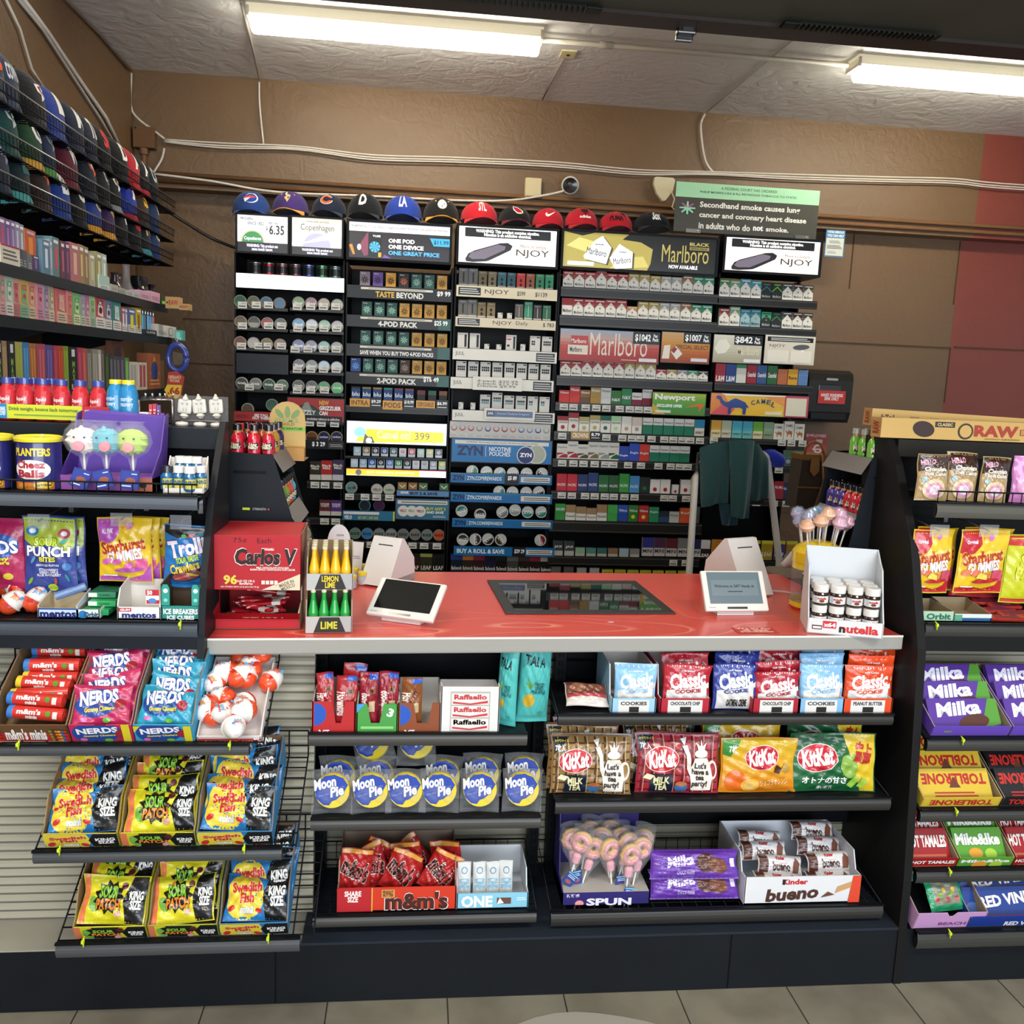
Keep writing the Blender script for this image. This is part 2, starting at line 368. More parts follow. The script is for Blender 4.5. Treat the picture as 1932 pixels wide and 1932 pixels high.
cable([(295,385,4.9),(350,420,4.95),(400,450,5.0),(445,468,5.0)],.008,'1c1a18','thick black cable looping from the cap rack to the tobacco rack')
a=[(455,0,CEIL),(470,60,CEIL),(489,152,CEIL)]
g=G();g.tube([PZ(q[0],q[1],CEIL)-Vector((0,0,.006))for q in a[:2]]+[Vector((PY(489,152,4.97).x,4.97,CEIL-.01))],.005,WC,'plastic');link('ceiling_wire',g.mesh('ceiling_wire'),label='thin white wire crossing the ceiling to the pin above the back wall',cat='wire')
for pts,r,col,lb in(([(45,0),(90,60),(150,150),(200,222),(232,290)],.009,'cfcac2','thick white cable slanting down the side wall behind the caps'),([(36,0),(80,55),(140,148),(190,225),(228,292)],.006,'b9b4ad','thinner grey cable beside the thick white one on the side wall'),([(12,0),(38,55),(60,130),(82,165)],.005,'cfc8bb','single thin white wire wandering down the side wall'),([(125,0),(190,68),(245,133)],.006,'6b5a4c','brown painted cable tucked under the ceiling edge of the side wall')):
    g=G();g.tube([PX(x,y,WX+.012)for x,y in pts],r,col,'plastic');link('cable',g.mesh('cable'),label=lb,cat='cable')
x,z,w,h=BB(250,238,290,278,4.94);g=G();g.box(-w/2,w/2,0,.06,0,h,'6d5038','matte',.004);g.lathe([(.004,0),(.004,.004)],'222','matte',8,(-w*.35,-.004,h*.9),'Y')
link('junction_box',g.mesh('junction_box'),(x,4.94,z),label='brown painted junction box in the corner of the back wall',cat='junction box')
g=G();a=PY(271,280,4.95);b=PY(276,350,4.95);g.tube([(a.x,4.95,a.z),(a.x,4.95,b.z-.4)],.013,'7a5a42','matte');g.lathe([(.02,0),(.02,.03)],'7a5a42','matte',12,(a.x,4.95,a.z-.03));link('wall_pipe',g.mesh('wall_pipe'),label='brown painted conduit pipe dropping below the junction box',cat='pipe')
# camera, blank plate, sensor
x,z,w,h=BB(990,336,1021,373,4.97);g=G();g.box(-w/2,w/2,0,.03,0,h,'b9a27c','plastic',.005);g.box(-w*.44,w*.5,-.006,0,h*.06,h,'cdbf98','plastic',.004)
link('blank_wall_plate',g.mesh('blank_wall_plate'),(x,4.965,z),label='cream blank electrical plate on the back wall beside the dome camera',cat='wall plate')
x,z,w,h=BB(1058,334,1090,370,4.93);g=G();g.lathe([(.001,.1),(.035,.09),(.045,.04),(.047,0),(.043,-.012)],'d9d4cb','plastic',20,(0,0,0),'Y');g.box(-.03,.03,.05,.09,-.03,.03,'d0cbc2','plastic',.01)
o=link('security_camera',g.mesh('security_camera'),(x,4.9,z+h/2),(radians(12),0,radians(-8)),label='white security camera with a black lens on the back wall above the caps',cat='security camera')
g=G();g.lathe([(.041,-.008),(.038,-.02),(.001,-.026)],'111','gloss',20,(0,0,0),'Y',cols=['111','111']);g.lathe([(.012,-.027),(.001,-.03)],'444','gloss',10,(0,0,.006),'Y');link('lens',g.mesh('lens'),parent=o)
x,z,w,h=BB(1233,335,1272,380,4.96);g=G();g.prism([(-w*.5,h*.97),(-w*.52,h*.7),(-w*.35,h*.3),(-w*.05,0),(w*.1,.005),(w*.42,h*.45),(w*.5,h*.9),(w*.4,h),(-w*.4,h)],0,.03,'d8cfae','plastic')
o=link('broken_wall_sensor',g.mesh('broken_wall_sensor'),(x,4.95,z),label='cream sensor housing hanging askew on the wall beside the court sign',cat='sensor')
g=G();g.tube([(w*.35,-.003,h*.4),(w*.5,-.01,h*.1),(w*.4,-.01,-.03),(w*.6,-.005,-.05)],.004,'ccc4ac','plastic');link('wire',g.mesh('wire'),parent=o)
# ================= tobacco racks on the back wall =================
RY=4.6
_mc={}
def cached(key,fn):
    if key not in _mc:_mc[key]=fn()
    return _mc[key]
def P_marl(top,w=.0525,h=.087,base='ece8dc',ink='333',name='cigarette_pack',lid=None):
    def f():
        g=G();g.box(-w/2,w/2,0,.023,0,h,base,faces={'t':top});A=Art(w,h)
        A.poly([(0,1),(0,.5),(.5,.84),(1,.5),(1,1)],top);A.rect(.1,.87,.9,.92,base);A.ell(.5,.5,.09,.09,'9a8a60',n=8)
        A.txt('Marlboro',.1,.14,.9,.3,ink,.01);A.rect(0,.66,1,.675,'b9b2a2')
        g.flat(A,-w/2,0,0);return g.mesh(name)
    return cached(('m',top,w,h,base,ink),f)
def P_dark(chev,base='1e2422',w=.0545,h=.082):
    def f():
        g=G();g.box(-w/2,w/2,0,.023,0,h,base);A=Art(w,h)
        A.poly([(0,.5),(.5,.8),(1,.5),(1,.42),(.5,.72),(0,.42)],chev);A.rect(.2,.86,.8,.92,chev);A.txt('Marlboro',.1,.1,.9,.25,'b8b8b0',.01)
        g.flat(A,-w/2,0,0);return g.mesh('cigarette_pack')
    return cached(('d',chev,base),f)
def P_band(top,bot,txt,ink,split=.5,w=.0525,h=.087,mark=None,ty=(.6,.75),mat='card',d=.023,name='cigarette_pack'):
    def f():
        g=G();g.box(-w/2,w/2,0,d,0,h,bot,mat,faces={'t':top});A=Art(w,h,mat=mat)
        if split>0:A.rect(0,split,1,1,top)
        if txt:A.txt(txt,.08,ty[0],.92,ty[1],ink,.02)
        if mark:A.ell(.5,.3,.2,.2,mark,n=14)
        g.flat(A,-w/2,0,0);return g.mesh(name)
    return cached(('b',top,bot,txt,split,w,h,mark,d,ty),f)
def P_burst(base,ink,w=.049,h=.066):
    def f():
        g=G();g.box(-w/2,w/2,0,.03,0,h,base);A=Art(w,h)
        for k in range(8):
            t=k*pi/4+.2;A.poly([(.5+.08*cos(t-.6),.42+.06*sin(t-.6)),(.5+.36*cos(t-.18),.42+.27*sin(t-.18)),(.5+.36*cos(t+.18),.42+.27*sin(t+.18)),(.5+.08*cos(t+.6),.42+.06*sin(t+.6))],ink)
        A.ell(.2,.88,.06,.06,'ddd',n=8);A.rect(.3,.85,.55,.9,'ccc')
        g.flat(A,-w/2,0,0);return g.mesh('pod_pack')
    return cached(('bu',base,ink),f)
def P_njoy(base,kind=0,w=.041,h=.075):
    def f():
        g=G();g.box(-w/2,w/2,0,.03,0,h,base);A=Art(w,h);A.txt('NJOY',.15,.84,.85,.93,'ccc',.01)
        if kind==0:A.ell(.5,.52,.16,.2,'1c1a1a',n=12);A.ell(.5,.24,.16,.2,'1c1a1a',n=12)
        elif kind==1:A.rect(.42,.2,.58,.72,'26241f');A.ell(.5,.74,.09,.06,'26241f',n=8)
        else:A.rect(.46,.15,.54,.8,'b5b5aa')
        A.rect(0,0,1,.1,'cfc8b8');g.flat(A,-w/2,0,0);return g.mesh('vape_box')
    return cached(('n',base,kind,w),f)
def P_juul(k,w=.0515,h=.078):
    def f():
        g=G();g.box(-w/2,w/2,0,.03,0,h,'dcdad2');A=Art(w,h);A.txt('JUUL',.08,.87,.38,.93,'777',.01)
        if k=='dev':A.rect(.66,.1,.88,.9,'2a2a2c');A.rect(.7,.75,.84,.88,'111')
        elif k=='sq':A.rect(.65,.7,.9,.9,'1e1e1e')
        elif k=='red':A.rect(.05,.68,.5,.76,'c03a35');A.rect(.7,.1,.9,.9,'2a2a2c');A.rect(.1,.25,.35,.38,'222')
        else:
            col={'k':'1a1a1a','b':'5aa0a8','p':'1a1a1a'}[k[0]];n=int(k[1])
            A.rect(.65,.88,.95,.95,'222')
            for i in range(n):
                for j in range(2):A.rect(.14+i*.19,.42+j*.16,.29+i*.19,.54+j*.16,'1a1a1a' if(j==1 or k[0]!='b')else col)
        A.rect(.05,.14,.9,.15,'aaa');g.flat(A,-w/2,0,0);return g.mesh('pod_pack')
    return cached(('j',k),f)
def tin(face,rim='b8b8b2',r=.0305,txt='',ink='eee',txtc=None,half=None,d=.02,rot=0):
    def f():
        g=G();g.lathe([(r*.96,0),(r,.002),(r,d*.6),(r*.98,d*.62),(r*.98,d-.002),(r*.94,d)],rim,'plastic',20,(0,0,r),'Y')
        A=Art(2*r,2*r,mat='gloss');A.ell(.5,.5,.44,.44,face,n=20)
        if half:A.ell(.5,.5,.4,.4,half,rot,12,180,360)
        if txt:A.txt(txt,.16,.38,.84,.62,ink,.03,rot=rot)
        g.flat(A,-r,0,0);return g.mesh('tobacco_tin')
    return cached(('t',face,rim,r,txt,ink,half,rot),f)
BAY={'A':'bay nearest the wall corner','B':'black pod-sign bay','C':'blue-strip bay','D':'wide gold-sign bay','E':'end bay by towel dispenser'}
NROW={}
SHELF={}
def row(bay,x0,x1,yb,specs,cat,Y=RY,grp=None,slots=None):
    """specs: (mesh, description) or None for an empty slot"""
    NROW[bay]=NROW.get(bay,0)+1;rn=ORD[NROW[bay]-1]
    cx=(x0+x1)/2;z=PY(cx,yb,Y).z;X0,X1=PY(x0,yb,Y).x,PY(x1,yb,Y).x;n=len(specs);st=(X1-X0)/n
    for i,s in enumerate(specs):
        if s is None:continue
        me,desc=s[:2];dz=s[2]if len(s)>2 else 0
        link(me.name.split('.')[0],me,(X0+st*(i+.5),Y+rnd(0,.004),z+dz),(0,0,rnd(-.03,.03)),label='%s, %s in %s row of %s'%(desc,ORD[i],rn,BAY[bay]),cat=cat,group=grp or 'packs in %s row of %s'%(rn,BAY[bay]))
    return z
def tins(bay,pts,specs,rn,r=.0305,Y=RY):
    for i,((px,py),s)in enumerate(zip(pts,specs)):
        p=PY(px,py,Y);link('tobacco_tin',s[0],(p.x,Y+.002*i,p.z-r),label='%s, %s in %s tin row of %s'%(s[1],ORD[i],rn,BAY[bay]),cat='tin',group='round tins in the %s'%BAY[bay])
racks={}
for k,(xa,xb,yt)in dict(A=(441,652,479),B=(653,858,500),C=(859,1057,508),D=(1056,1362,515),E=(1358,1554,520)).items():
    X0,X1=PY(xa,yt,RY).x,PY(xb,yt,RY).x-.004
    if k=='E':X1-=.03
    zt=PY((xa+xb)/2,yt,RY).z
    g=G();g.box(X0,X1,4.9,4.95,0,zt,'0d0f11','blackmetal');g.box(X0,X0+.008,RY+.01,4.9,0,zt,'111316','blackmetal');g.box(X1-.008,X1,RY+.01 if k!='E' else 4.8,4.9,0,zt,'111316','blackmetal')
    racks[k]=link('tobacco_rack',g.mesh('tobacco_rack'),label='black wall rack of tobacco shelves, %s'%BAY[k],cat='display rack')
    racks[k+'x']=(X0+.008,X1-.008)
def art_strip(kind,w,h):
    A=Art(w,h)
    if kind=='plain':A.rect(0,.82,1,.9,'55544f');A.rect(0,.1,1,.16,'4a4946')
    elif kind in('taste','4pod','save','2pod'):
        A.rect(.13,.72,.82,.9,'d9d4c4');A.rect(.2,.78,.75,.84,'8a867a');A.rect(.88,0,1,1,'2b5a54' if kind!='taste' else '201c22')
        if kind=='taste':A.txt('TASTE',.27,.12,.45,.6,'d9b23a',.03);A.txt('BEYOND',.47,.12,.73,.6,'e8e6e0',.03);A.txt('$9 99',.86,.4,.99,.85,'fff',.03)
        if kind=='4pod':A.txt('4-POD PACK',.3,.1,.68,.6,'e8e6e0',.04);A.txt('$25 99',.84,.35,.97,.85,'fff',.03)
        if kind=='2pod':A.txt('2-POD PACK',.3,.1,.68,.6,'e8e6e0',.04);A.txt('$16 49',.75,.35,.9,.85,'fff',.03)
        if kind=='save':A.txt('SAVE WHEN YOU BUY TWO 4-POD PACKS',.13,.15,.84,.52,'e8e6e0',.04)
    elif kind in('njoy1','njoy2'):
        A.rect(0,0,1,1,'d8ccb0');A.rect(.02,.15,.24,.85,'1c1c1c');A.lines(.035,.25,.23,.8,3,'ccc');A.txt('NJOY',.28 if kind=='njoy1' else .37,.25,.52 if kind=='njoy1' else .56,.75,'3a3430',-.0)
        if kind=='njoy1':A.txt('$599',.6,.25,.68,.7,'222',.01);A.txt('$1139',.78,.25,.9,.7,'222',.01)
        else:A.txt('Daily',.6,.3,.72,.8,'5a524a',0);A.txt('$ 783',.87,.3,.98,.75,'222',.01)
    elif kind=='juul':A.rect(0,0,1,1,'e2dfd4');A.txt('JUUL',.025,.3,.11,.72,'555',.01);A.rect(.8,.12,.98,.88,'1b1b1b');A.lines(.81,.2,.99,.8,3,'bbb')
    elif kind in('zyn','zynp'):
        A.rect(0,0,1,1,'1a6ba6');A.rect(0,.93,1,1,'4a90c0');A.txt('ZYN',.02,.25,.13,.78,'16245a',.05);A.rect(.145,.2,.148,.85,'cde');A.txt('ZYN.COM/REWARDS',.16,.3,.5,.72,'dfe8ee',.03);A.rect(.69,.22,.98,.78,'dcd9cc');A.lines(.72,.3,.98,.7,2,'666')
        if kind=='zynp':A.rect(.53,-.1,.67,1.05,'14181c');A.txt('$5 89',.56,.35,.65,.85,'fff',.04)
    elif kind=='roll':A.rect(0,0,1,1,'1a6ba6');A.txt('BUY A ROLL & SAVE',.03,.25,.5,.75,'e8eef2',.04);A.rect(.58,0,.71,1,'14181c');A.txt('$29 29',.6,.3,.7,.8,'fff',.03);A.rect(.72,.22,.98,.75,'dcd9cc');A.lines(.74,.3,.98,.7,2,'666')
    elif kind=='velo':A.rect(0,0,1,1,'2c6f92');A.rect(.02,.62,.7,.9,'ddd');A.txt('VELO',.03,.1,.18,.5,'eee',.04);A.txt('BUY ANY 2 AND SAVE',.3,.12,.68,.45,'c5d24a',.02);A.rect(.97,0,1,1,'d8dc3a')
    elif kind=='griz':A.rect(0,0,1,1,'a33232');A.txt('GRIZZLY',.03,.35,.28,.65,'222',.01);A.txt("SEE Y'ALL\nOUT THERE",.34,.2,.68,.8,'eee',.04);A.rect(.7,.1,1,.9,'1b1b1b');A.lines(.72,.2,1,.8,3,'ccc')
    elif kind=='p3':A.txt('$ 3 29',.15,.25,.5,.85,'fff',.03);A.rect(.6,.15,.97,.8,'6b675a');A.rect(.61,.2,.96,.75,'111');A.lines(.63,.28,.97,.68,2,'aaa')
    return A
def shelf(bay,yb,yl,kind='plain',px=None,Y=RY,tags=None,depth=.28):
    """shelf under items standing at pixel row yb; price channel down to yl; tags: pixel x list of white price tags"""
    X0,X1=racks[bay+'x']if px is None else(PY(px[0],yb,Y).x,PY(px[1],yb,Y).x)
    cx=(px[0]+px[1])/2 if px else{'A':546,'B':752,'C':955,'D':1203,'E':1445}[bay]
    z,z2=PY(cx,yb,Y).z,PY(cx,yl,Y).z;g=G()
    g.box(X0,X1,Y-.012,Y+depth,z-.012,z-.001,'16181a','blackmetal')
    w,h=X1-X0,z-z2
    g.box(X0,X1,Y-.018,Y-.012,z2,z+.002,'0e0f10' if kind!='plain' else '1f1e1c','plastic');g.flat(art_strip(kind,w,h),X0,z2,Y-.018,'plastic')
    s=link('shelf',g.mesh('shelf'),parent=racks[bay])
    if tags:
        for t in tags:p=PY(t,yl-1,Y);link('price_tag',TAG,(p.x,Y-.021,z2+h/2),parent=s)
    return s
g=G();g.box(-.0215,.0215,0,.0012,-.016,.016,'d5d2c8');A=Art(.043,.032);A.rect(.1,.2,.85,.42,'666');A.rect(.4,.65,.9,.78,'999');g.flat(A,-.0215,-.016,0);TAG=g.mesh('price_tag')
# ---- illuminated headers ----
def lightbox(x0,y0,x1,y1,draw,lab,Y=RY-.05,depth=.25,mat='backlit',frame=.012,name='illuminated_sign',cat='illuminated sign',fcol='15171a'):
    x,z,w,h=BB(x0,y0,x1,y1,Y);g=G()
    g.box(-w/2-frame,w/2+frame,.004,depth,-frame,h+frame,fcol,'blackmetal');g.box(-w/2-frame,w/2+frame,-.004,.004,-frame,0,fcol,'blackmetal');g.box(-w/2-frame,w/2+frame,-.004,.004,h,h+frame,fcol,'blackmetal')
    g.box(-w/2-frame,-w/2,-.004,.004,0,h,fcol,'blackmetal');g.box(w/2,w/2+frame,-.004,.004,0,h,fcol,'blackmetal')
    o=link(name,g.mesh(name),(x,Y,z),label=lab,cat=cat)
    A=Art(w,h,mat=mat);draw(A);q=G();q.flat(A,-w/2,0,.004,mat);link('sign_face',q.mesh('sign_face'),parent=o);return o
def d_cop1(A):
    A.rect(0,0,1,1,'dcdce4');A.rect(0,0,1,.27,'1a1a20');A.poly([(0,.27),(0,.75),(.35,.55),(.6,.27)],'ffffff');A.ell(.3,.27,.24,.24,'b7a88c',0,20,0,180);A.ell(.3,.27,.21,.21,'2f7a48',0,20,0,180)
    A.txt('Copenhagen',.13,.3,.47,.42,'eee',.03);A.txt('PROVEN',.06,.86,.3,.94,'555',.02);A.txt('SINCE 1822',.2,.74,.52,.83,'555',.02);A.txt('PER CAN',.62,.78,.8,.84,'444',.02)
    A.txt('$',.57,.6,.6,.72,'222',.02);A.txt('6.35',.63,.5,.93,.76,'15161a',.02);A.txt('WARNING: This product can\ncause mouth cancer.',.18,.04,.8,.22,'e8e4ff',.03)
def d_cop2(A):
    A.rect(0,0,1,1,'cfc9b8');A.poly([(.3,1),(.1,.3),(.35,.3),(.45,1)],'dcd7c9');A.rect(0,0,1,.22,'1a1a20');A.ell(.5,.22,.28,.28,'9a9ab8',0,20,0,180);A.poly([(0,.25),(1,.5),(1,.68),(.75,.62),(.3,.36),(0,.34)],'ffffff')
    A.txt('Copenhagen',.17,.62,.84,.84,'333',-.0);A.txt('THANKS FOR CHOOSING',.28,.88,.74,.93,'444',.02);A.txt('WARNING: This product can\ncause mouth cancer.',.2,.03,.82,.18,'e8e4ff',.03)
lightbox(448,407,543,476,d_cop1,'lit white sign pricing a green tin at 6.35 above the corner bay',frame=.009)
lightbox(551,412,645,482,d_cop2,'lit cream sign with a silver tin beside the 6.35 price sign',frame=.009)
def d_yuse(A):
    A.rect(0,0,1,1,'241f24');A.rect(0,.75,1,1,'e8e8ee');A.txt('WARNING: This product contains nicotine. Nicotine is an addictive chemical.',.02,.83,.98,.93,'444',.01)
    A.poly([(.1,.35),(.17,.68),(.19,.74),(.2,.1),(.15,.05)],'7a3a50');A.poly([(0,.35),(.03,.38),(.06,.1),(.04,.08)],'e08030');A.ell(.1,.3,.02,.03,'e8e0d0');A.rect(.19,.05,.32,.7,'0c0c10');A.txt('YUSE',.23,.6,.31,.66,'eee',.04)
    for k in range(8):t=k*pi/4+.2;A.poly([(.255,.32),(.255+.055*cos(t-.3),.32+.16*sin(t-.3)),(.255+.055*cos(t+.3),.32+.16*sin(t+.3))],'4aa8e0')
    A.rect(.29,.04,.32,.17,'e0a030');A.poly([(.33,.02),(.35,.12),(.42,.02)],'6a4aa0')
    A.txt('ONE POD',.39,.46,.65,.58,'fff',.04);A.txt('ONE DEVICE',.39,.29,.74,.41,'fff',.04);A.txt('ONE GREAT PRICE',.39,.12,.9,.24,'50a8e8',.04)
    A.poly([(.8,.65),(1,.65),(1,.43),(.84,.43)],'3aa0d8');A.txt('$11.99',.84,.47,.99,.6,'12304a',.02)
lightbox(659,423,849,490,d_yuse,'dark lit sign offering one pod one device at 11.99',mat='backlit_soft')
def d_njoy(A):
    A.rect(0,0,1,1,'e0d4cc');A.poly([(0,.55),(.2,1),(0,1)],'ffffff');A.poly([(.55,1),(1,.9),(1,1)],'fff')
    A.rect(.06,.72,.94,.97,'141414');A.txt('WARNING: This product contains nicotine.\nNicotine is an addictive chemical.',.17,.75,.82,.94,'fff',.03)
    A.poly([(.07,.1),(.1,.25),(.16,.34),(.42,.58),(.5,.6),(.55,.52),(.53,.4),(.3,.06),(.15,.02),(.08,.03)],'19171a');A.poly([(.1,.16),(.13,.28),(.4,.54),(.48,.5),(.47,.4),(.27,.12),(.14,.1)],'5e5763')
    A.poly([(.25,.02),(.38,.14),(.38,.02)],'fff');A.txt('More to Simply',.63,.46,.9,.57,'4a4444',0);A.txt('NJOY',.59,.2,.93,.44,'1e1c1c',.0)
lightbox(866,431,1050,499,d_njoy,'lit white sign with a grey pen device above the blue-strip bay')
lightbox(1369,452,1547,514,d_njoy,'lit white sign with a grey pen device above the end bay')
def d_marl(A):
    A.rect(0,0,1,1,'14140f');A.poly([(0,0),(0,1),(.12,.9),(.2,1),(.42,1),(.38,.85),(.5,.8),(.58,.62),(.57,.2),(.55,0)],'a89a4c');A.poly([(.02,.6),(.14,.45),(.25,.4),(.2,.75),(.1,.85)],'d4c878');A.poly([(.4,.35),(.52,.4),(.56,.1),(.3,0)],'c9bb66')
    for q,c in(([(.13,.32),(.2,.78),(.25,.92),(.31,.6),(.28,.12),(.14,.24)],'e9e8ee'),([(.3,.3),(.36,.72),(.45,.5),(.45,.05),(.34,0)],'f2f2f8')):A.poly([(x+.012,y-.03)for x,y in q],'4a4620');A.poly(q,c)
    A.txt('Marlboro',.15,.36,.28,.55,'222',0,rot=-8);A.txt('Marlboro',.325,.16,.44,.34,'222',0,rot=10);A.txt('***',.2,.6,.26,.7,'444',.02);A.txt('***',.36,.42,.41,.52,'444',.02)
    A.rect(.03,.05,.2,.16,'eee');A.txt('Marlboro',.64,.28,.95,.78,'b3a35a',-.0);A.txt('BLACK',.82,.78,.95,.88,'b3a35a',.03);A.rect(.82,.66,.95,.75,'8a7e44');A.txt('GOLD PACK',.83,.68,.94,.73,'14140f',.03);A.txt('NOW AVAILABLE',.69,.1,.88,.21,'fff',.03)
lightbox(1064,444,1353,510,d_marl,'black and gold lit sign with two white packs',mat='backlit_soft')
def d_white(A):A.rect(0,0,1,1,'ffffff')
lightbox(446,520,650,547,d_white,'glowing blank white light bar under the snuff cans',mat='backlit',frame=.002,depth=.05,Y=RY-.03,name='light_bar',cat='light bar')
def d_onsign(A):
    A.rect(0,0,1,1,'ffffff');A.poly([(.08,.08),(.2,.66),(.97,.6),(.97,.12),(.3,.05)],'ffe632');A.ell(.13,.5,.06,.05,'8fe6ee');A.poly([(.16,.0),(.18,.45),(.21,.3),(.25,.3),(.28,.02)],'555');A.ell(.22,.12,.03,.03,'eee')
    A.txt('Camel on!',.3,.22,.64,.62,'fff4a0',.04);A.txt('399',.68,.22,.83,.56,'555',.0)
lightbox(655,797,843,838,d_onsign,'glowing yellow and white sign priced 399 over the pouch packs',frame=.004,depth=.1,Y=RY-.03)
def d_onstrip(A):A.rect(0,0,1,1,'fff');A.rect(0,.05,.73,.95,'ffc83a');A.rect(0,.9,1,1,'d84040');A.txt('on! nicotine pouches',.2,.25,.68,.75,'fff6c8',.03);A.ell(.12,.45,.03,.03,'666')
lightbox(654,886,842,899,d_onstrip,'glowing yellow and white shelf strip under the pouch packs',frame=.003,depth=.05,Y=RY-.03,name='light_bar',cat='light bar')
# ---- plain printed panels ----
def panel(x0,y0,x1,y1,draw,lab,Y=RY-.02,mat='plastic',name='shelf_sign',cat='sign',th=.004,frame='1a1a1a',fr=.004,rot=(0,0,0)):
    x,z,w,h=BB(x0,y0,x1,y1,Y);g=G();g.box(-w/2-fr,w/2+fr,0,th,-fr,h+fr,frame,'plastic');A=Art(w,h,mat=mat);draw(A);g.flat(A,-w/2,0,0,mat)
    return link(name,g.mesh(name),(x,Y,z),rot,label=lab,cat=cat)
def grad(A,stops,n=10,vert=True,x0=0,x1=1):
    for i in range(n):
        t=(i+.5)/n*(len(stops)-1);k=min(int(t),len(stops)-2);f=t-k;a,b=lin(stops[k]),lin(stops[k+1]);c=tuple(a[j]*(1-f)+b[j]*f for j in range(3))
        A.rect(x0,i/n,x1,(i+1)/n,c,keep=True)if vert else A.rect(i/n,0,(i+1)/n,1,c,keep=True)
    A.l+=1
def d_m1(A):
    grad(A,['981810','a82416','b84434','b89a90','8ca4bc']);A.rect(.08,.2,.28,.5,'ddd3c2');A.poly([(.1,.5),(.11,.8),(.28,.8),(.28,.5)],'b3302a');A.txt('Marlboro',.11,.56,.26,.7,'eee',.01);A.txt('Marlboro',.1,.28,.22,.44,'333',.01)
    A.txt('Marlboro',.3,.2,.88,.92,'e6d2c4',-.0);A.rect(.73,.62,1,1,'151515');A.txt('$1042',.75,.68,.91,.94,'fff',.03);A.txt('Per\nPack',.93,.72,.99,.95,'fff',.03);A.rect(.8,.05,.98,.16,'ddd');A.lines(.62,.06,.78,.12,1,'daa')
panel(1057,624,1244,683,d_m1,'red and blue cigarette price panel reading 1042 per pack',fr=.003)
def d_m2(A):
    grad(A,['96380f','b8601a','c88c38','c4a070']);A.txt('SPECIAL SELECT',.3,.47,.98,.6,'4a2a1a',.01);A.rect(.45,.66,1,1,'151515');A.txt('$1007',.48,.7,.82,.95,'fff',.03);A.txt('Per\nPack',.86,.72,.98,.95,'fff',.03)
    A.poly([(.02,.12),(.05,.55),(.18,.58),(.17,.12)],'e6e0d2');A.poly([(.2,.35),(.3,.55),(.44,.3),(.32,.1)],'e8e4da');A.poly([(.2,.4),(.27,.52),(.33,.46),(.26,.3)],'8a3230');A.rect(.62,.06,.96,.17,'ddd')
panel(1248,628,1339,685,d_m2,'orange cigarette price panel reading 1007 per pack',fr=.003)
def d_m3(A):
    grad(A,['a9a288','cdc8b2','dcd9c8']);A.poly([(.02,.5),(.1,.8),(.25,.85),(.35,.6),(.25,.35),(.1,.3)],'ece9da');A.txt('Marlboro',.5,.3,.95,.6,'e8e2c0',.01);A.rect(.42,.66,1,1,'151515');A.txt('$842',.44,.7,.8,.97,'fff',.03);A.txt('Per\nPack',.84,.72,.97,.96,'fff',.03);A.rect(.64,.04,.98,.16,'eee')
panel(1346,633,1437,685,d_m3,'pale cigarette price panel reading 8.42 per pack',fr=.003)
def d_nj2(A):A.rect(0,0,1,1,'e4dcc8');A.rect(.03,.8,.97,.97,'1a1a1a');A.lines(.1,.83,.9,.95,2,'ddd');A.txt('NJOY',.08,.56,.4,.7,'333',-.01);A.ell(.73,.62,.17,.05,'5e5a60',5);A.rect(.05,.04,.48,.48,'efe9da');A.rect(.52,.04,.95,.48,'efe9da');A.ell(.76,.48,.03,.02,'fff')
panel(1444,635,1536,686,d_nj2,'cream price panel with a small pen device, its prices blank',frame='e0dccc')
def d_newp(A):
    grad(A,['5a8a30','3f9a48','6aa838','a8b83a'],vert=True);A.poly([(0,0),(.25,0),(0,.5)],'c8a83a');A.txt('Newport',.04,.6,.8,.95,'eef2ea',.04);A.txt('EXCLUSIVE OFFER',.08,.34,.56,.48,'fff',.04,shear=.2);A.rect(.06,.08,.35,.2,'d8dccc');A.poly([(.6,.34),(.8,.52),(.95,.55),(.98,.48),(.87,.15),(.88,.42)],'e0742a')
panel(1231,742,1331,783,d_newp,'green offer sign with an orange swoosh mark in the wide bay')
def d_camel(A):
    A.rect(0,0,1,1,'f2c23a');A.poly([(0,0),(0,1),(.12,1),(.2,.5),(.1,0)],'e8883a');A.poly([(0,0),(.12,.5),(.25,.3),(.2,0)],'dd5a60');A.poly([(.5,1),(.76,1),(.76,.5)],'f09a48');A.poly([(.5,0),(.74,.35),(.74,0)],'f4d84a');A.poly([(.1,1),(.76,1),(.76,.94),(.15,.9)],'fff2d8')
    c='2a4690'
    A.poly([(.05,.84),(.07,.9),(.1,.88),(.12,.7),(.15,.6),(.18,.62),(.21,.72),(.25,.8),(.3,.72),(.35,.62),(.37,.5),(.365,.3),(.36,.05),(.33,.05),(.33,.3),(.3,.36),(.22,.34),(.21,.3),(.21,.05),(.18,.05),(.18,.35),(.14,.42),(.1,.55),(.085,.72),(.055,.76)],c)
    A.poly([(.37,.5),(.39,.4),(.38,.36),(.365,.44)],c)
    for k,(ch,x,y,r)in enumerate((('C',.43,.62,12),('A',.48,.68,6),('M',.535,.7,0),('E',.59,.67,-8),('L',.64,.55,-24))):A.txt(ch,x-.02,y-.11,x+.02,y+.11,'3a4a70',.03,rot=r)
    A.rect(.56,.08,.73,.22,'f2ead0');A.rect(.76,0,1,1,'c8405a');A.rect(.77,.06,.98,.9,'e8e2c8')
panel(1341,745,1525,785,d_camel,'yellow and orange sign with a blue camel silhouette',mat='gloss')
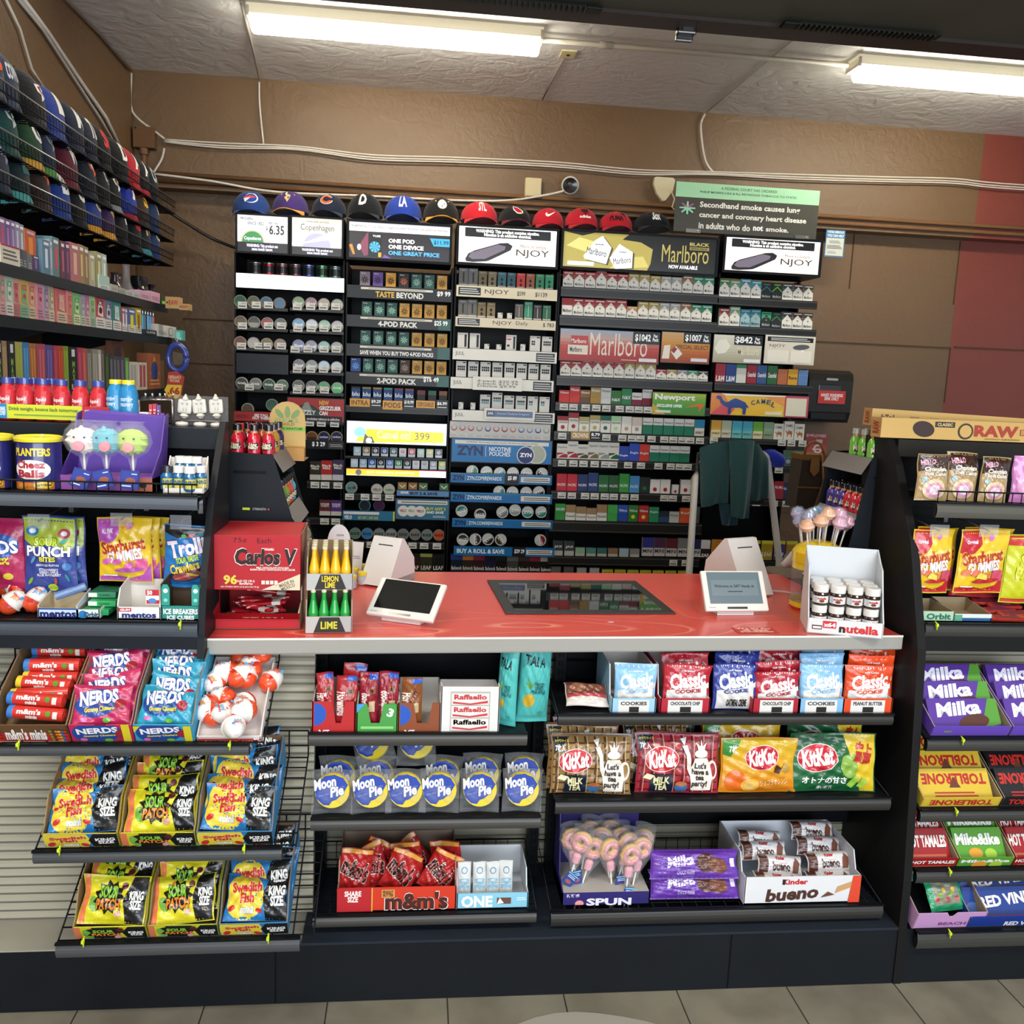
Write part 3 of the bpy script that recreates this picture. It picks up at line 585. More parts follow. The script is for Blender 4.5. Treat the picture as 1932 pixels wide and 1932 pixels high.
def d_zyn(A):
    A.rect(0,0,1,1,'1a70b0');A.rect(.03,.78,.97,.94,'dcd9cc');A.txt('WARNING: This product contains nicotine. Nicotine is an addictive chemical.',.14,.82,.86,.9,'444',.01);A.txt('ZYN',.05,.28,.31,.7,'16245a',.05);A.rect(.335,.25,.34,.72,'cde');A.txt('NICOTINE\nPOUCHES',.37,.28,.59,.68,'e8f0f4',.02)
    A.ell(.85,.4,.1,.1,'c8cdc0');A.ell(.85,.42,.085,.085,'aab09c');A.ell(.74,.36,.09,.09,'dfe4ea');A.ell(.74,.36,.082,.082,'182868');A.txt('ZYN',.68,.28,.8,.46,'fff',.05)
panel(853,830,1041,873,d_zyn,'large blue nicotine pouch sign with a navy tin')
def d_velo(A):A.rect(0,0,1,1,'35718c');A.rect(0,0,.5,1,'3d6a90');A.rect(.03,.75,.97,.93,'d8d5c8');A.lines(.1,.79,.95,.9,1,'666');[A.ell(.14+.16*i,.4,.105,.105,'d9d6cc')and A.txt('VELO',.07+.16*i,.35,.21+.16*i,.48,['a84a44','6a9a6a','7a3a50'][i],.04)for i in range(3)];A.txt('BUY ANY 2',.57,.46,.94,.62,'c8d048',.04);A.txt('AND SAVE',.57,.3,.9,.43,'eee',.04);A.lines(.7,.1,.95,.22,2,'bcd')
panel(747,942,847,980,d_velo,'blue card with three round tins reading buy any 2 and save')
def d_buy2(A):A.rect(0,0,1,1,'5a86b8');A.txt('BUY 2 & SAVE',.25,.2,.78,.75,'14181c',.05);A.txt('snus',.07,.4,.22,.8,'e8e8e8',.05)
panel(749,926,847,936,d_buy2,'thin pale blue strip reading buy 2 and save')
def d_griz(A):
    A.rect(0,0,1,1,'a03030');A.ell(.33,.0,.3,.3,'2c3a32',0,20,0,180);A.ell(.33,.0,.27,.27,'3d4a42',0,20,0,180);A.poly([(.22,.4),(.3,.8),(.36,.85),(.45,.4)],'8a9088');A.txt('GRIZZLY',.12,.28,.5,.48,'e6e8e2',.02,shear=.1)
    A.txt('NEW',.56,.72,.73,.92,'dca840',.04);A.txt('GRIZZLIER',.56,.5,.95,.68,'eee',.04);A.txt('CAN',.56,.28,.71,.46,'eee',.04);A.rect(.3,0,.97,.24,'1c1c1c');A.txt('smokeless tobacco is addictive.',.34,.05,.93,.17,'ccc',.03)
panel(543,752,649,795,d_griz,'red snuff sign with a green round can in the corner bay')
def small(x0,y0,x1,y1,bg,t,ink,lab,Y=RY-.03,th=.002,sub=None):
    def d(A):
        A.rect(0,0,1,1,bg)
        if t:A.txt(t,.08,.2 if not sub else .4,.92,.8,ink,.03)
        if sub:A.lines(.1,.1,.9,.3,1,sub)
    return panel(x0,y0,x1,y1,d,lab,Y,name='price_card',cat='price card',fr=0,th=th)
small(660,752,698,767,'d89a3a','INTRA','6a4a1a','orange and blue price card at the corner end of the blue pod row')
small(699,751,720,768,'16181a','$9.29','fff','black price card next to the orange and blue card',sub='ddd')
small(722,756,759,773,'d89a3a','PODS','6a4a1a','orange card reading pods')
small(761,752,782,770,'16181a','$10.99','fff','black price card next to the orange pods card',sub='ddd')
small(785,756,821,770,'d89a3a','DISPOSABLES','6a4a1a','orange card reading disposables')
small(823,755,845,772,'16181a','$6.99','fff','black price card next to the orange disposables card',sub='PLUS TAX' and 'ddd')
small(892,712,985,737,'e2dfd4','4-pack $20.99\n2-pack $12.79\nDevice $9.99 ','8a887e','white paper card listing 4-pack 2-pack and device prices',Y=RY-.035)
def d_jul(A):A.rect(0,0,1,1,'dedbd0');A.rect(.03,.15,.97,.85,'5a6c90');A.rect(.03,.15,.2,.85,'485878');A.txt('JUUL',.06,.35,.17,.65,'eee',.04);A.txt('Device Trade-In Program',.25,.4,.9,.62,'b8c4d8',.02)
panel(915,773,1008,790,d_jul,'white framed slate blue card on the pod strip',Y=RY-.035,frame='dedbd0')
small(1077,814,1113,829,'b08a48','CROWNS','f0ead8','gold card reading crowns')
small(1114,814,1133,829,'141414','8.79','fff','black price card beside the gold crowns card',sub='ddd')
# ---- bay A ----
cans=[('5a4a44','dark'),('a03038','red'),('8a5a58','dusty red'),('7a5050','brown'),('3a50a0','blue'),('3a8a4a','green'),('6a8078','grey green')]
def can(c):
    g=G();g.lathe([(.028,0),(.031,.003),(.031,.05),(.028,.053),(.028,.056),(.02,.057)],c,'metal',16,cols=['999',c,'999','bbb','bbb']);g.lathe([(.0312,.01),(.0312,.042)],'15171a','plastic',16);g.lathe([(.0313,.01),(.0313,.042)],c,'gloss',5,(0,0,0));return g.mesh('snuff_can')
row('A',470,645,522,[(can(c),n+' stacked snuff can')for c,n in cans],'can',grp='cans above the white light bar')
shelf('A',522,526)
T=lambda c,n,rim='a8a69c',**k:(tin(c,rim,**k),n+' snuff tin')
rowsA=[((453,478,502,527),568,[T('3a6a4a','green striped'),T('6a6a4a','olive'),T('3a6a8a','blue and orange',half='9a6a3a'),T('4a7a9a','orange striped',rim='a8704a')],'first'),
 ((563,587,611,636),571,[T('7a9a4a','green mint',txt='Skoal'),T('9a4a4a','red cherry',txt='Skoal'),T('b08a5a','tan peach',txt='Skoal'),T('8a8a4a','olive straight',txt='Skoal')],'second'),
 ((454,479,504,529),607,[T('6a5a44','dull brown'),T('4a4a46','charcoal banded',half='99968a'),T('a04a40','brick red'),T('5a5f60','slate grey')],'third'),
 ((563,588,612,636),612,[T('4a8aba','sky blue',txt='Skoal'),T('aab0c0','silver blue',txt='Skoal'),T('5a9a6a','fresh green',txt='Skoal'),T('8a8a84','plain grey',txt='Skoal')],'fourth'),
 ((453,478,503,528),646,[T('7a4a3a','rust brown'),T('b8b4ac','pale silver'),T('8a7040','bronze'),T('9a7a50','light bronze')],'fifth'),
 ((563,587,611,635),652,[T('5a62a0','violet blue',txt='Skoal'),T('6a5a80','purple',txt='Skoal'),T('4a9a8a','teal',txt='Skoal'),T('5a6a4a','moss green',txt='Skoal')],'sixth'),
 ((564,588,611,635),689,[T('5a5a58','dark grey',txt='Skoal'),T('6a6a66','mid grey',txt='Skoal'),T('9ab8d0','ice blue',txt='Skoal'),T('9ab0a8','pale mint',txt='Skoal')],'seventh'),
 ((456,482,507,532),723,[T('4a4a48','black banded',txt='Grizzly'),T('7a7a76','grey mountain',txt='Grizzly'),T('3a5a4a','dark green',txt='Grizzly'),T('5a7a5a','green banded',txt='Grizzly')],'eighth'),
 ((563,588,611,636),728,[T('6a6a66','dark silver',txt='Grizzly'),T('5a605a','smoky grey',txt='Grizzly'),T('3a9a4a','bright green',txt='Grizzly'),T('2aa84a','vivid green',txt='Grizzly')],'ninth')]
for xs,y,sp,rn in rowsA:tins('A',[(x,y+(x-xs[0])*.06)for x in xs],sp,rn)
for(a,b),yb,tg in(((444,544),581,(459,485,508)),((548,649),584,(562,587,611,634)),((444,544),620,(459,508,532)),((548,649),625,(563,588,612,636)),((444,544),658,(457,490,505,532)),((548,649),664,(558,582,612,635)),((548,649),702,(562,587,611,635)),((444,544),735,(472,527)),((548,649),741,(562,587,613))):
    s=shelf('A',yb,yb+5,px=(a,b),depth=.26)
    for t in tg:p=PY(t,yb-5,RY);link('price_tag',TAG,(p.x,RY-.022,p.z),parent=s)
g=G();x,z,w,h=BB(444,667,544,706,RY+.01);g.box(-w/2,w/2,0,.01,0,h,'20252b','plastic',.003);link('blanking_panel',g.mesh('blanking_panel'),(x,RY+.01,z),label='blank dark panel closing an empty tin slot in the corner bay',cat='panel')
tins('A',[(467,772),(513,764)],[T('5a5040','dark gold'),T('4a6a5a','dark green silver-rimmed')],'tenth')
shelf('A',777,795,'griz',px=(443,543));shelf('A',797,799,tags=(585,607,632),px=(548,649))
tins('A',[(588,825),(611,825),(635,825)],[T('7a4a2a','brown and gold',rim='b8a06a',half='3a2a2a'),T('2a2a5a','navy',rim='b8a86a',txt='Longhorn'),T('34345a','deep blue',rim='b8a86a',txt='Longhorn')],'eleventh')
shelf('A',831,847,'p3',px=(579,649))
cig=lambda t,b,x,n,h=.095,**k:(P_band(t,b,x,'e8e4da',.28,.054,h,name='cigarillo_pouch',mat='gloss',ty=(.55,.8),**k),n)
row('A',584,648,906,[cig('3a3430','c8c4ba',"Black\nMild",'dark brown cigar carton'),cig('b03030','d0ccc2',"Black\nMild",'bright red cigar carton',.1),cig('4a4058','c8c4ca',"Black\nMild",'purple and silver cigar carton',.105)],'box')
shelf('A',908,921,tags=(595,614,638),px=(580,649))
row('A',602,645,973,[cig('6a3038','d0ccc2',"SWISHER\nSWEETS",'maroon topped cigar carton',.08),cig('5a3a80','d0ccc2',"SWISHER\nSWEETS",'purple topped cigar carton',.08)],'box')
shelf('A',976,989,tags=(613,634),px=(580,649));shelf('A',1040,1050)
# ---- bay B ----
TG,GD=('2f5c54','8fb8a8','dark teal pod pack'),('c8963c','6a4a1c','gold pod pack')
bu=lambda s:(P_burst(s[0],s[1]),s[2])
row('B',676,846,542,[(P_burst('8a7a8a','3a3030'),'grey and yellow pod pack'),(P_burst('6a4a9a','2a1a4a'),'purple pod pack'),(P_burst('d89a2a','5a2a1a'),'orange pod pack'),(P_burst('2a2024','c86a4a'),'black pod pack with orange mark'),bu(TG),bu(TG),bu(GD)],'pod pack')
shelf('B',543,566,'taste')
row('B',680,845,598,[bu(TG)]*3+[bu(GD)]*4,'pod pack');shelf('B',599,620,'4pod')
row('B',677,846,652,[bu(TG)]*4+[bu(GD)]*3,'pod pack');shelf('B',653,675,'save')
row('B',659,844,704,[(P_burst('2a4a8a','6aa0e0'),'blue pod pack')]+[bu(TG)]*3+[(P_burst('4a3028','9a8a7a'),'brown pod pack')]+[bu(GD)]*3,'pod pack');shelf('B',706,727,'2pod')
blu=lambda t,n:(P_band(t,'24487e','blu','e8ecf4',.88,.043,.07,ty=(.35,.65),name='pod_pack'),n)
row('B',661,782,758,[blu('20242c','navy pod pack'),blu('9a8a4a','blue pod pack with gold edge'),blu('a88a4a','blue pod pack with tan edge'),blu('3a9a8a','blue pod pack with teal edge'),blu('8a3a4a','blue pod pack with maroon edge'),blu('9a4a4a','blue pod pack with red edge')],'pod pack')
row('B',784,846,758,[(P_band(c,'22201f','','fff',.6,.04,.055,name='vape_box'),n)for c,n in(('7a3a44','short black and maroon box'),('3a6a5a','short black and green box'),('8a5a3a','short black and brown box'))],'box')
shelf('B',768,780)
def P_on(c,w=.037,h=.045,ink='fff'):
    def f():
        g=G();g.box(-w/2,w/2,0,.015,0,h,'d8e4e8','gloss',.003);A=Art(w,h,mat='gloss');A.rect(.06,.3,.94,.96,c);A.ell(.5,.62,.26,.26,ink,n=14);A.ell(.5,.62,.18,.18,c,n=14);A.txt('on!',.34,.52,.7,.74,ink,.05);g.flat(A,-w/2,0,0);return g.mesh('pouch_pack')
    return cached(('on',c,ink),f)
row('B',665,836,862,[(P_on(c,ink=i),n+' pouch pack')for c,n,i in(('b8dce8','pale blue','fff'),('b08048','tan','fff'),('2a2a2e','black','fff'),('2a4a9a','deep blue','fff'),('2a6a5a','dark teal','fff'),('f4ecec','white','c86060'),('e03a38','red','fff'),('c8f0dc','pale mint','fff'),('e0e030','yellow','fff'),('1c1c20','black and white','fff'))],'pouch pack')
row('B',660,842,884,[(P_on(c,ink=i),n+' pouch pack')for c,n,i in(('d8eef8','icy','fff'),('a8ccf0','light blue','fff'),('2a72d0','bright blue','fff'),('26262c','black','fff'),('6a9af0','sky blue','fff'),('3aa86a','green','fff'),('1e2c2a','dark green','fff'),('f0e8e8','white','a8a0a0'),('e8e8ee','grey-white','a8a8b0'),('b0b8c0','silver','fff'),('e4e43a','yellow','fff'))],'pouch pack')
shelf('B',863,866)
V=lambda c,n,t='VELO',ink='7a3a3a',rim='b8b4a8',**k:(tin(c,rim,txt=t,ink=ink,**k),n)
tins('B',[(663,920),(711,924),(734,924)],[V('6a9a98','greenish grey pouch tin','d'),V('d2cec2','white pouch tin'),V('c8ccb8','pale green pouch tin','velo','6a8a5a')],'first')
row('B',749,847,926,[(P_band(c,c,'V','e8e0c0',0,.045,.04,ty=(.3,.7),name='pouch_pack'),n)for c,n in(('a8803a','amber pouch pack'),('a8703a','brown pouch pack'),('5a7a4a','olive pouch pack'))]+[None,(P_band('4a7a50','4a7a50','V','e8e0c0',0,.045,.04,ty=(.3,.7),name='pouch_pack'),'green pouch pack')],'pouch pack')
shelf('B',931,943,tags=(660,689,711,735),px=(654,746))
tins('B',[(688,954),(715,954)],[V('2a3034','black pouch tin with teal ring','',rim='4aa0a0'),V('4a2a48','dark purple pouch tin','',rim='4a3a50')],'second')
shelf('B',963,981,'velo',px=(647,745),Y=RY-.01)
RG=[('6a8a7a','dull green'),('4a8ac0','blue'),('8a908a','grey'),('969a94','light grey'),('7a7e7a','striped grey'),('8a8480','warm grey'),('7a8a80','greenish'),('d0603a','orange')]
tins('B',[(670+22.6*i,1007+i*.6)for i in range(8)],[V(c,n+' pouch tin','ROGUE','222',rim='888')for c,n in RG],'third',r=.0295)
shelf('B',1021,1034,tags=(700,735,757,778,800,824))
LP=lambda c,n,t='LEAF',top='d8c83a',s=.84:(P_band(top,c,t,'eae6da',s,.062,.105,mat='film',ty=(.2,.4),d=.012,name='leaf_pouch'),n+' tobacco leaf pouch')
row('B',722,838,1082,[LP('7a7a74','grey'),LP('4a2a3a','plum',top='22201f'),LP('3a2420','dark brown',top='2a2624'),LP('3a3a2a','olive',top='a8a85a'),LP('1e1e1e','black and yellow',top='1e1e1e')],'pouch')
shelf('B',1084,1092)
# ---- bay C ----
NJ=lambda c,n,k=0,**q:(P_njoy(c,k,**q),n+' vape box')
row('C',865,1045,543,[NJ('6a6a66','grey',1,w=.046,h=.085),NJ('70706c','light grey',1,w=.046,h=.085),NJ('7a6c4a','khaki'),NJ('8a7a58','sand'),NJ('3a7078','teal'),NJ('32646c','dark teal'),NJ('d83a34','red'),NJ('a8603a','rust'),NJ('3a9060','green'),NJ('2f9a68','bright green')],'vape box')
shelf('C',543,564,'njoy1')
row('C',864,1040,601,[NJ('62625e','grey',1,w=.046,h=.082),NJ('6a6a66','mid grey',1,w=.046,h=.08),NJ('7e6c48','khaki'),NJ('8a7852','sand'),(P_juul('sq',.024,.028),'tiny white box'),(P_juul('sq',.0241,.028),'small white box'),NJ('5e5850','brown grey',2),NJ('3a9070','tall green',2,h=.088),NJ('3a3636','black',2),NJ('2a6a4a','dark green',2)],'vape box')
shelf('C',602,620,'njoy2')
J=lambda k,n='white pod pack with black squares':(P_juul(k),n)
row('C',861,1043,661,[J('dev','white device box with a black stick'),J('dev','second white device box with a black stick'),J('sq','white box with one black square'),J('sq','second white box with one black square'),J('red','white device box with a red label'),(P_juul('k1',.024,.035),'tiny white box'),J('k2'),J('k4')],'pod pack')
shelf('C',661,682,'juul',px=(854,1050))
row('C',858,1040,714,[J('k4')]*8,'pod pack');shelf('C',715,736,'juul',px=(850,1044))
row('C',858,1038,775,[(P_juul('k1',.024,.035),'tiny white box'),(P_juul('k1',.024,.035),'second tiny white box'),J('b4','white pod pack with teal squares'),J('b4','raised white pod pack with teal squares',)+(.012,),J('b4','white pod pack with teal squares'),J('b4','white pod pack with teal squares'),J('b2','white pod pack with four squares'),J('b2','white pod pack with four squares')],'pod pack')
shelf('C',776,796,'juul',px=(853,1046))
def P_ring(c,w=.043,h=.085):
    def f():
        g=G();g.box(-w/2,w/2,0,.02,0,h,'dcd8d2');A=Art(w,h);A.ell(.5,.62,.36,.36,c,n=18);A.ell(.5,.66,.27,.27,'dcd8d2',n=18);A.rect(0,.28,1,.29,'888');A.lines(.1,.1,.9,.24,2,'aaa');g.flat(A,-w/2,0,0);return g.mesh('vape_box')
    return cached(('ring',c),f)
row('C',848,1038,829,[(P_ring(c),n+' ring on a white vape box')for c,n in(('b86a50','rust'),('c05a50','coral'),('b84a50','red'),('9a9070','khaki'),('4a4a90','indigo'),('b04a50','crimson'),('a83a44','dark red'),('c87050','orange'),('4a6aa0','blue'),('6a90b0','pale blue'),('3a4aa0','royal blue'),('90a090','grey green'))],'vape box')
shelf('C',829,833)
Z=lambda c,n,rot=0,t='ZYN',f='d8d8d0':(tin(f,'d8d8d2',r=.0315,txt=t,ink='fff',half=c,rot=rot),n+' pouch tin')
tins('C',[(891,889),(918,891),(943,893),(968,893),(994,894),(1023,894)],[Z('2a8a4a','green labelled',80),Z('3aa050','light green labelled',20),Z('3aa090','mint labelled',50),Z('8a2a2a','dark red labelled',10),Z('9a2a28','red labelled',0),Z('2a2220','black labelled',-40)],'first',.0315)
shelf('C',894,912,'zynp',px=(850,1041))
tins('C',[(942,928),(967,929),(993,930),(1017,929)],[Z('3a9a8a','mint and white',70),Z('3a9a80','mint green',0),Z('9a3028','red',5),Z('3a2a22','dark brown',30)],'second',.0315)
shelf('C',930,948,'zyn',px=(850,1041))
tins('C',[(871,964),(906,971),(948,967),(972,963),(996,967),(1022,967)],[Z('3a8a7a','teal tilted',200),Z('3a3a3a','black half-sunk',180),Z('8a8a84','grey',40),Z('a8a8a0','pale grey',0),Z('3a9a88','mint',0),Z('3a9078','green tilted',20)],'third',.0315)
shelf('C',979,995,'zyn',px=(853,1042))
tins('C',[(873,1018),(897,1018),(921,1018),(945,1019),(1020,1020)],[Z('3a3a3a','black upside-down',180),Z('4a3a30','brown sideways',95),Z('3a2a22','brown slanted',40),Z('4a3a28','coffee tilted',-50),Z('9a2a30','red sideways',110)],'fourth',.0315)
shelf('C',1031,1048,'roll',px=(856,1045))
row('C',850,1040,1084,[LP(c,n,t='Backwoods',top=c2,s=.7)for c,c2,n in(('1c2434','2a4080','navy'),('3a2c28','c87a3a','orange topped'),('3a2028','8a2a40','crimson topped'),('2a2040','201c28','violet'),('181818','222222','plain black'),('4a4a48','6a6a66','silver'),('2c2220','4a3430','brown'),('2a1c1e','9a2a3a','red topped'),('201c1a','b0aca8','white topped'))],'pouch')
shelf('C',1085,1092)
# ---- bay D ----
RD,GO,SI,BR,GR=(('a8282c','red and white cigarette pack'),('b09a4a','gold and white cigarette pack'),('a8a8a0','silver and white cigarette pack'),('9a6238','brown and white cigarette pack'),('1f8a66','green and white cigarette pack'))
m=lambda s,h=.079,dz=0:(P_marl(s[0],h=h),('tall ' if h>.085 else '')+s[1],dz)
row('D',1061,1347,549,[m(RD)]*3+[m(RD,.096)]+[m(RD)]*2+[m(GO,.083)]*2+[m(GO)]+[m(SI)]*2+[m(BR,.09),m(GR,.085),m(GR,.085)],'cigarette pack')
shelf('D',549,567)
row('D',1059,1343,602,[(P_band('a8282c','e6e2d8','Marlboro','444',.6,ty=(.2,.4)),'turned red and white cigarette pack')]+[m(RD,.087)]*3+[m(RD,.09)]*2+[m(('b88048','short tan and white cigarette pack'),.062)]+[m(GO,.088)]*2+[m(SI,.088)]*2+[m(BR,.09),m(GR,.087),m(GR,.087)],'cigarette pack')
shelf('D',602,621)
row('D',1056,1336,715,[m(RD,.076)]*2+[m(RD,.087)]*4+[m(GO,.088)]*3+[m(('a82c38','short red and grey cigarette pack'),.055),m(('b0902c','short gold cigarette pack'),.056),m(('8a90a0','short grey cigarette pack'),.056),m(('3a9a78','short green cigarette pack'),.056),m(('3a3c3e','short black cigarette pack'),.056)],'cigarette pack')
shelf('D',715,733)
B=lambda t,b,x,i,n,s=.5,h=.087,**k:(P_band(t,b,x,i,s,h=h,**k),n)
row('D',1054,1230,765,[B('c8302a','c8302a','Winston','eee','red cigarette pack',0,.07,ty=(.75,.9)),B('cc342c','cc342c','Winston','eee','tall red cigarette pack',0,.09,ty=(.75,.9)),B('9a6a3a','6a4a3a','Winston','eee','brown cigarette pack',.5,.075,ty=(.75,.9)),B('b0904a','a8843a','Winston','eee','gold cigarette pack',.5,.09,ty=(.75,.9)),B('d8d8d4','d0d0cc','Winston','555','silver cigarette pack',.5,.09,ty=(.75,.9)),B('3a7a3a','2f6a34','N&X','eee','green cigarette pack',.5,.078,ty=(.3,.5)),B('2f8a50','2a7a48','N&X','eee','tall green cigarette pack',.5,.09,ty=(.4,.6)),B('e4e0d8','7a2038','Newport','555','maroon and white cigarette pack',.5,.072,ty=(.6,.8)),B('e4e0d8','7a2038','Newport','555','tall maroon and white cigarette pack',.5,.09,ty=(.8,.93))],'cigarette pack')
shelf('D',765,780,tags=(1062,1080,1103,1123,1142,1167,1186,1203,1220))
CR_=lambda c,n,h=.08:(P_band(c,'e8e4d8','CROWNS','555',.72,h=h,mark=c,ty=(.55,.66)),n)
NP=B('e8e6de','1f7a5c','Newport','555','teal and white menthol cigarette pack',.58,.088,ty=(.66,.8))
row('D',1051,1329,819,[CR_('a82a30','white and red crest cigarette pack'),CR_('a02a34','tall white and red crest cigarette pack',.1),CR_('c0b070','white and cream crest cigarette pack'),CR_('b8a860','tall white and beige crest cigarette pack',.09),CR_('1f6a54','white and dark green crest cigarette pack',.09),CR_('a8d8a0','white and mint crest cigarette pack',.09),B('e8e4dc','e8e4dc','','555','white cigarette pack with red stripe',0,.09,mark='c0a080'),B('e0d0c0','e8e4dc','','555','white cigarette pack with brown stripe',.5,.088,mark='a0988a')]+[NP]*5+[B('2a8ab0','e0dcc8','SPIRIT','444','blue and cream cigarette pack',.5,.088,ty=(.15,.3))],'cigarette pack')
shelf('D',819,835,tags=(1059,1142,1172,1190,1206,1227,1251,1268,1285,1300,1318))
def EF(c,n,h=.088):
    def f():
        w=.0545;g=G();g.box(-w/2,w/2,0,.023,0,h,'e6e2d8');A=Art(w,h);A.txt('Edgefield',.08,.7,.92,.84,'555',.01);A.poly([(0,.1),(0,.42),(.6,.42),(1,.3),(1,.1)],c);[A.poly([(0,.1+k*.08),(.6+k*.1,.38),(.66+k*.1,.38),(.12,.1+k*.05)],'e6e2d8')for k in range(3)];g.flat(A,-w/2,0,0);return g.mesh('cigarette_pack')
    return(cached(('ef',c,h),f),n)
row('D',1050,1301,870,[EF('a8242c','white cigarette pack with red furrows',.08),EF('a8243c','tall white cigarette pack with red furrows',.095),EF('5a4a30','white cigarette pack with brown furrows',.08),EF('7a7048','tall white cigarette pack with olive furrows',.095),EF('9a9a94','white cigarette pack with grey furrows',.095),EF('1f5a34','white cigarette pack with green furrows',.095),B('2a4ab0','2444a8','Eagle','eee','blue cigarette pack',.5,.078,ty=(.3,.45)),B('2a52c0','2a4ab0','Eagle','eee','tall blue cigarette pack',.5,.094,ty=(.4,.55)),B('d84030','d0382a','Eagle','eee','orange red cigarette pack',.5,.092,ty=(.4,.55))]+[NP]*4,'cigarette pack')
shelf('D',870,885,tags=(1059,1080,1099,1120,1140,1155,1183,1207,1240,1263,1280,1295))
PC=lambda c,n,h=.09:B(c,c,'PACIFIC','ddd',n,0,h,ty=(.3,.45))
LS=lambda n,h=.08:B('e8e4e0','e8e4e0','','444',n,0,h,mark='a81c24')
row('D',1049,1322,930,[PC('c02a38','crimson cigarette pack'),PC('c82c3a','crimson red cigarette pack'),PC('2a3a6a','navy cigarette pack'),PC('2c427a','tall navy cigarette pack',.1),PC('2a6a38','forest green cigarette pack'),PC('2c5c34','dark green cigarette pack'),PC('3a9a40','bright green cigarette pack',.1),PC('4a90c8','light blue cigarette pack',.09),B('2a302e','2a302e','','444','black cigarette pack with green ring',0,.085,mark='1f6a44'),LS('white cigarette pack with red disc',.075),LS('white red-disc cigarette pack',.076),(P_band('e0dcd8','e0dcd8','','fff',0,.035,.05,mark='a81c24'),'tiny white pack with red disc'),LS('white pack with red bullseye',.078),LS('white pack with large red bullseye',.088)],'cigarette pack')
shelf('D',930,945,tags=(1058,1077,1102,1120,1139,1156,1176,1195,1251,1267,1292,1312))
PY_=lambda c,n,h=.08:B('a8845a','e4e0d4','Pyramid','555',n,.5,h,mark=None,ty=(.15,.35))
row('D',1046,1320,984,[B('3a9a40','2f8a38','SALEM','eee','green cigarette pack',.5,.085),PY_('3a6ab0','tan and white cigarette pack',.08),PY_('3a6ab0','low tan and white cigarette pack',.072),PY_('a83030','short tan and white cigarette pack',.066),PY_('b03030','tall tan and white cigarette pack',.086),B('4ab050','3fa048','','eee','lime green cigarette pack'),B('2a5ac0','2448a0','Wildhorse','eee','blue wave cigarette pack'),B('3a8a3a','2c7a30','Wildhorse','eee','green and yellow 50 cent cigarette pack',mark='e8d030'),B('c83028','c02a24','Wildhorse','eee','red and yellow 50 cent cigarette pack',mark='e8d030'),B('2f9a68','2a8a5c','Eagle','eee','emerald cigarette pack',h=.08),B('22303a','2a4a6a','','eee','black and blue cigarette pack',h=.06),B('cfccc6','c8c4be','Winston','333','grey white cigarette pack',h=.058),B('e0602a','d8542a','Red','eee','orange cigarette pack',h=.08),B('555','4a4a4a','','eee','dark grey cigarette pack')],'cigarette pack')
shelf('D',985,1006)
bx=lambda c,n,x='',w=.05,h=.045:(P_band(c,'b8b4a8',x,'eee',.35,w,h,name='cigar_box',ty=(.5,.7)),n)
row('D',1042,1208,1050,[bx('2f3c3a','dark teal box','JAX',h=.08),bx('34403e','dark green box','JAX',h=.08),bx('8ab08a','pale green box'),bx('4a8a80','teal box'),bx('3a6a6a','deep teal box'),bx('8a6a4a','brown box'),bx('9ab8c8','ice blue box'),bx('8a8684','grey box')],'box')
row('D',1210,1322,1050,[(P_band('3a3c8a','c8c4c0','MINI','333',.45,.06,.1,mat='film',ty=(.18,.38),name='cigar_pouch'),'blue mini cigar pouch'),(P_band('5a3050','c8c4c0','MINI','333',.45,.06,.1,mat='film',ty=(.18,.38),name='cigar_pouch'),'plum mini cigar pouch'),(P_band('6a2a30','c8c4c0','MINI','333',.45,.06,.098,mat='film',ty=(.18,.38),name='cigar_pouch'),'maroon mini cigar pouch'),(P_band('8a8a8a','c8c4c0','MINI','333',.45,.06,.1,mat='film',ty=(.18,.38),name='cigar_pouch'),'grey mini cigar pouch'),(P_band('2a2c5a','c8c4c0','MINI','333',.45,.06,.095,mat='film',ty=(.18,.38),name='cigar_pouch'),'navy mini cigar pouch')],'pouch')
shelf('D',1051,1067,tags=(1268,1291))
row('D',1036,1300,1096,[bx('6a6864','dark grey cigar box',h=.07),bx('5a5854','grey cigar box',h=.07),bx('a8a8a4','silver cigar box',h=.066),bx('b8b8b4','pale silver cigar box',h=.066)]+[(P_band('d0c83a',c,'2 CIGARS','333',.6,.06,.06,mat='film',ty=(.65,.8),name='cigar_pouch'),n)for c,n in(('2a2a24','black and yellow cigar pouch'),('3a3430','brown and yellow cigar pouch'),('2a3a54','navy and yellow cigar pouch'),('2a5a4a','green and yellow cigar pouch'),('8a2a30','red and yellow cigar pouch'),('303028','olive and yellow cigar pouch'),('4a2a3a','wine and yellow cigar pouch'))],'pouch')
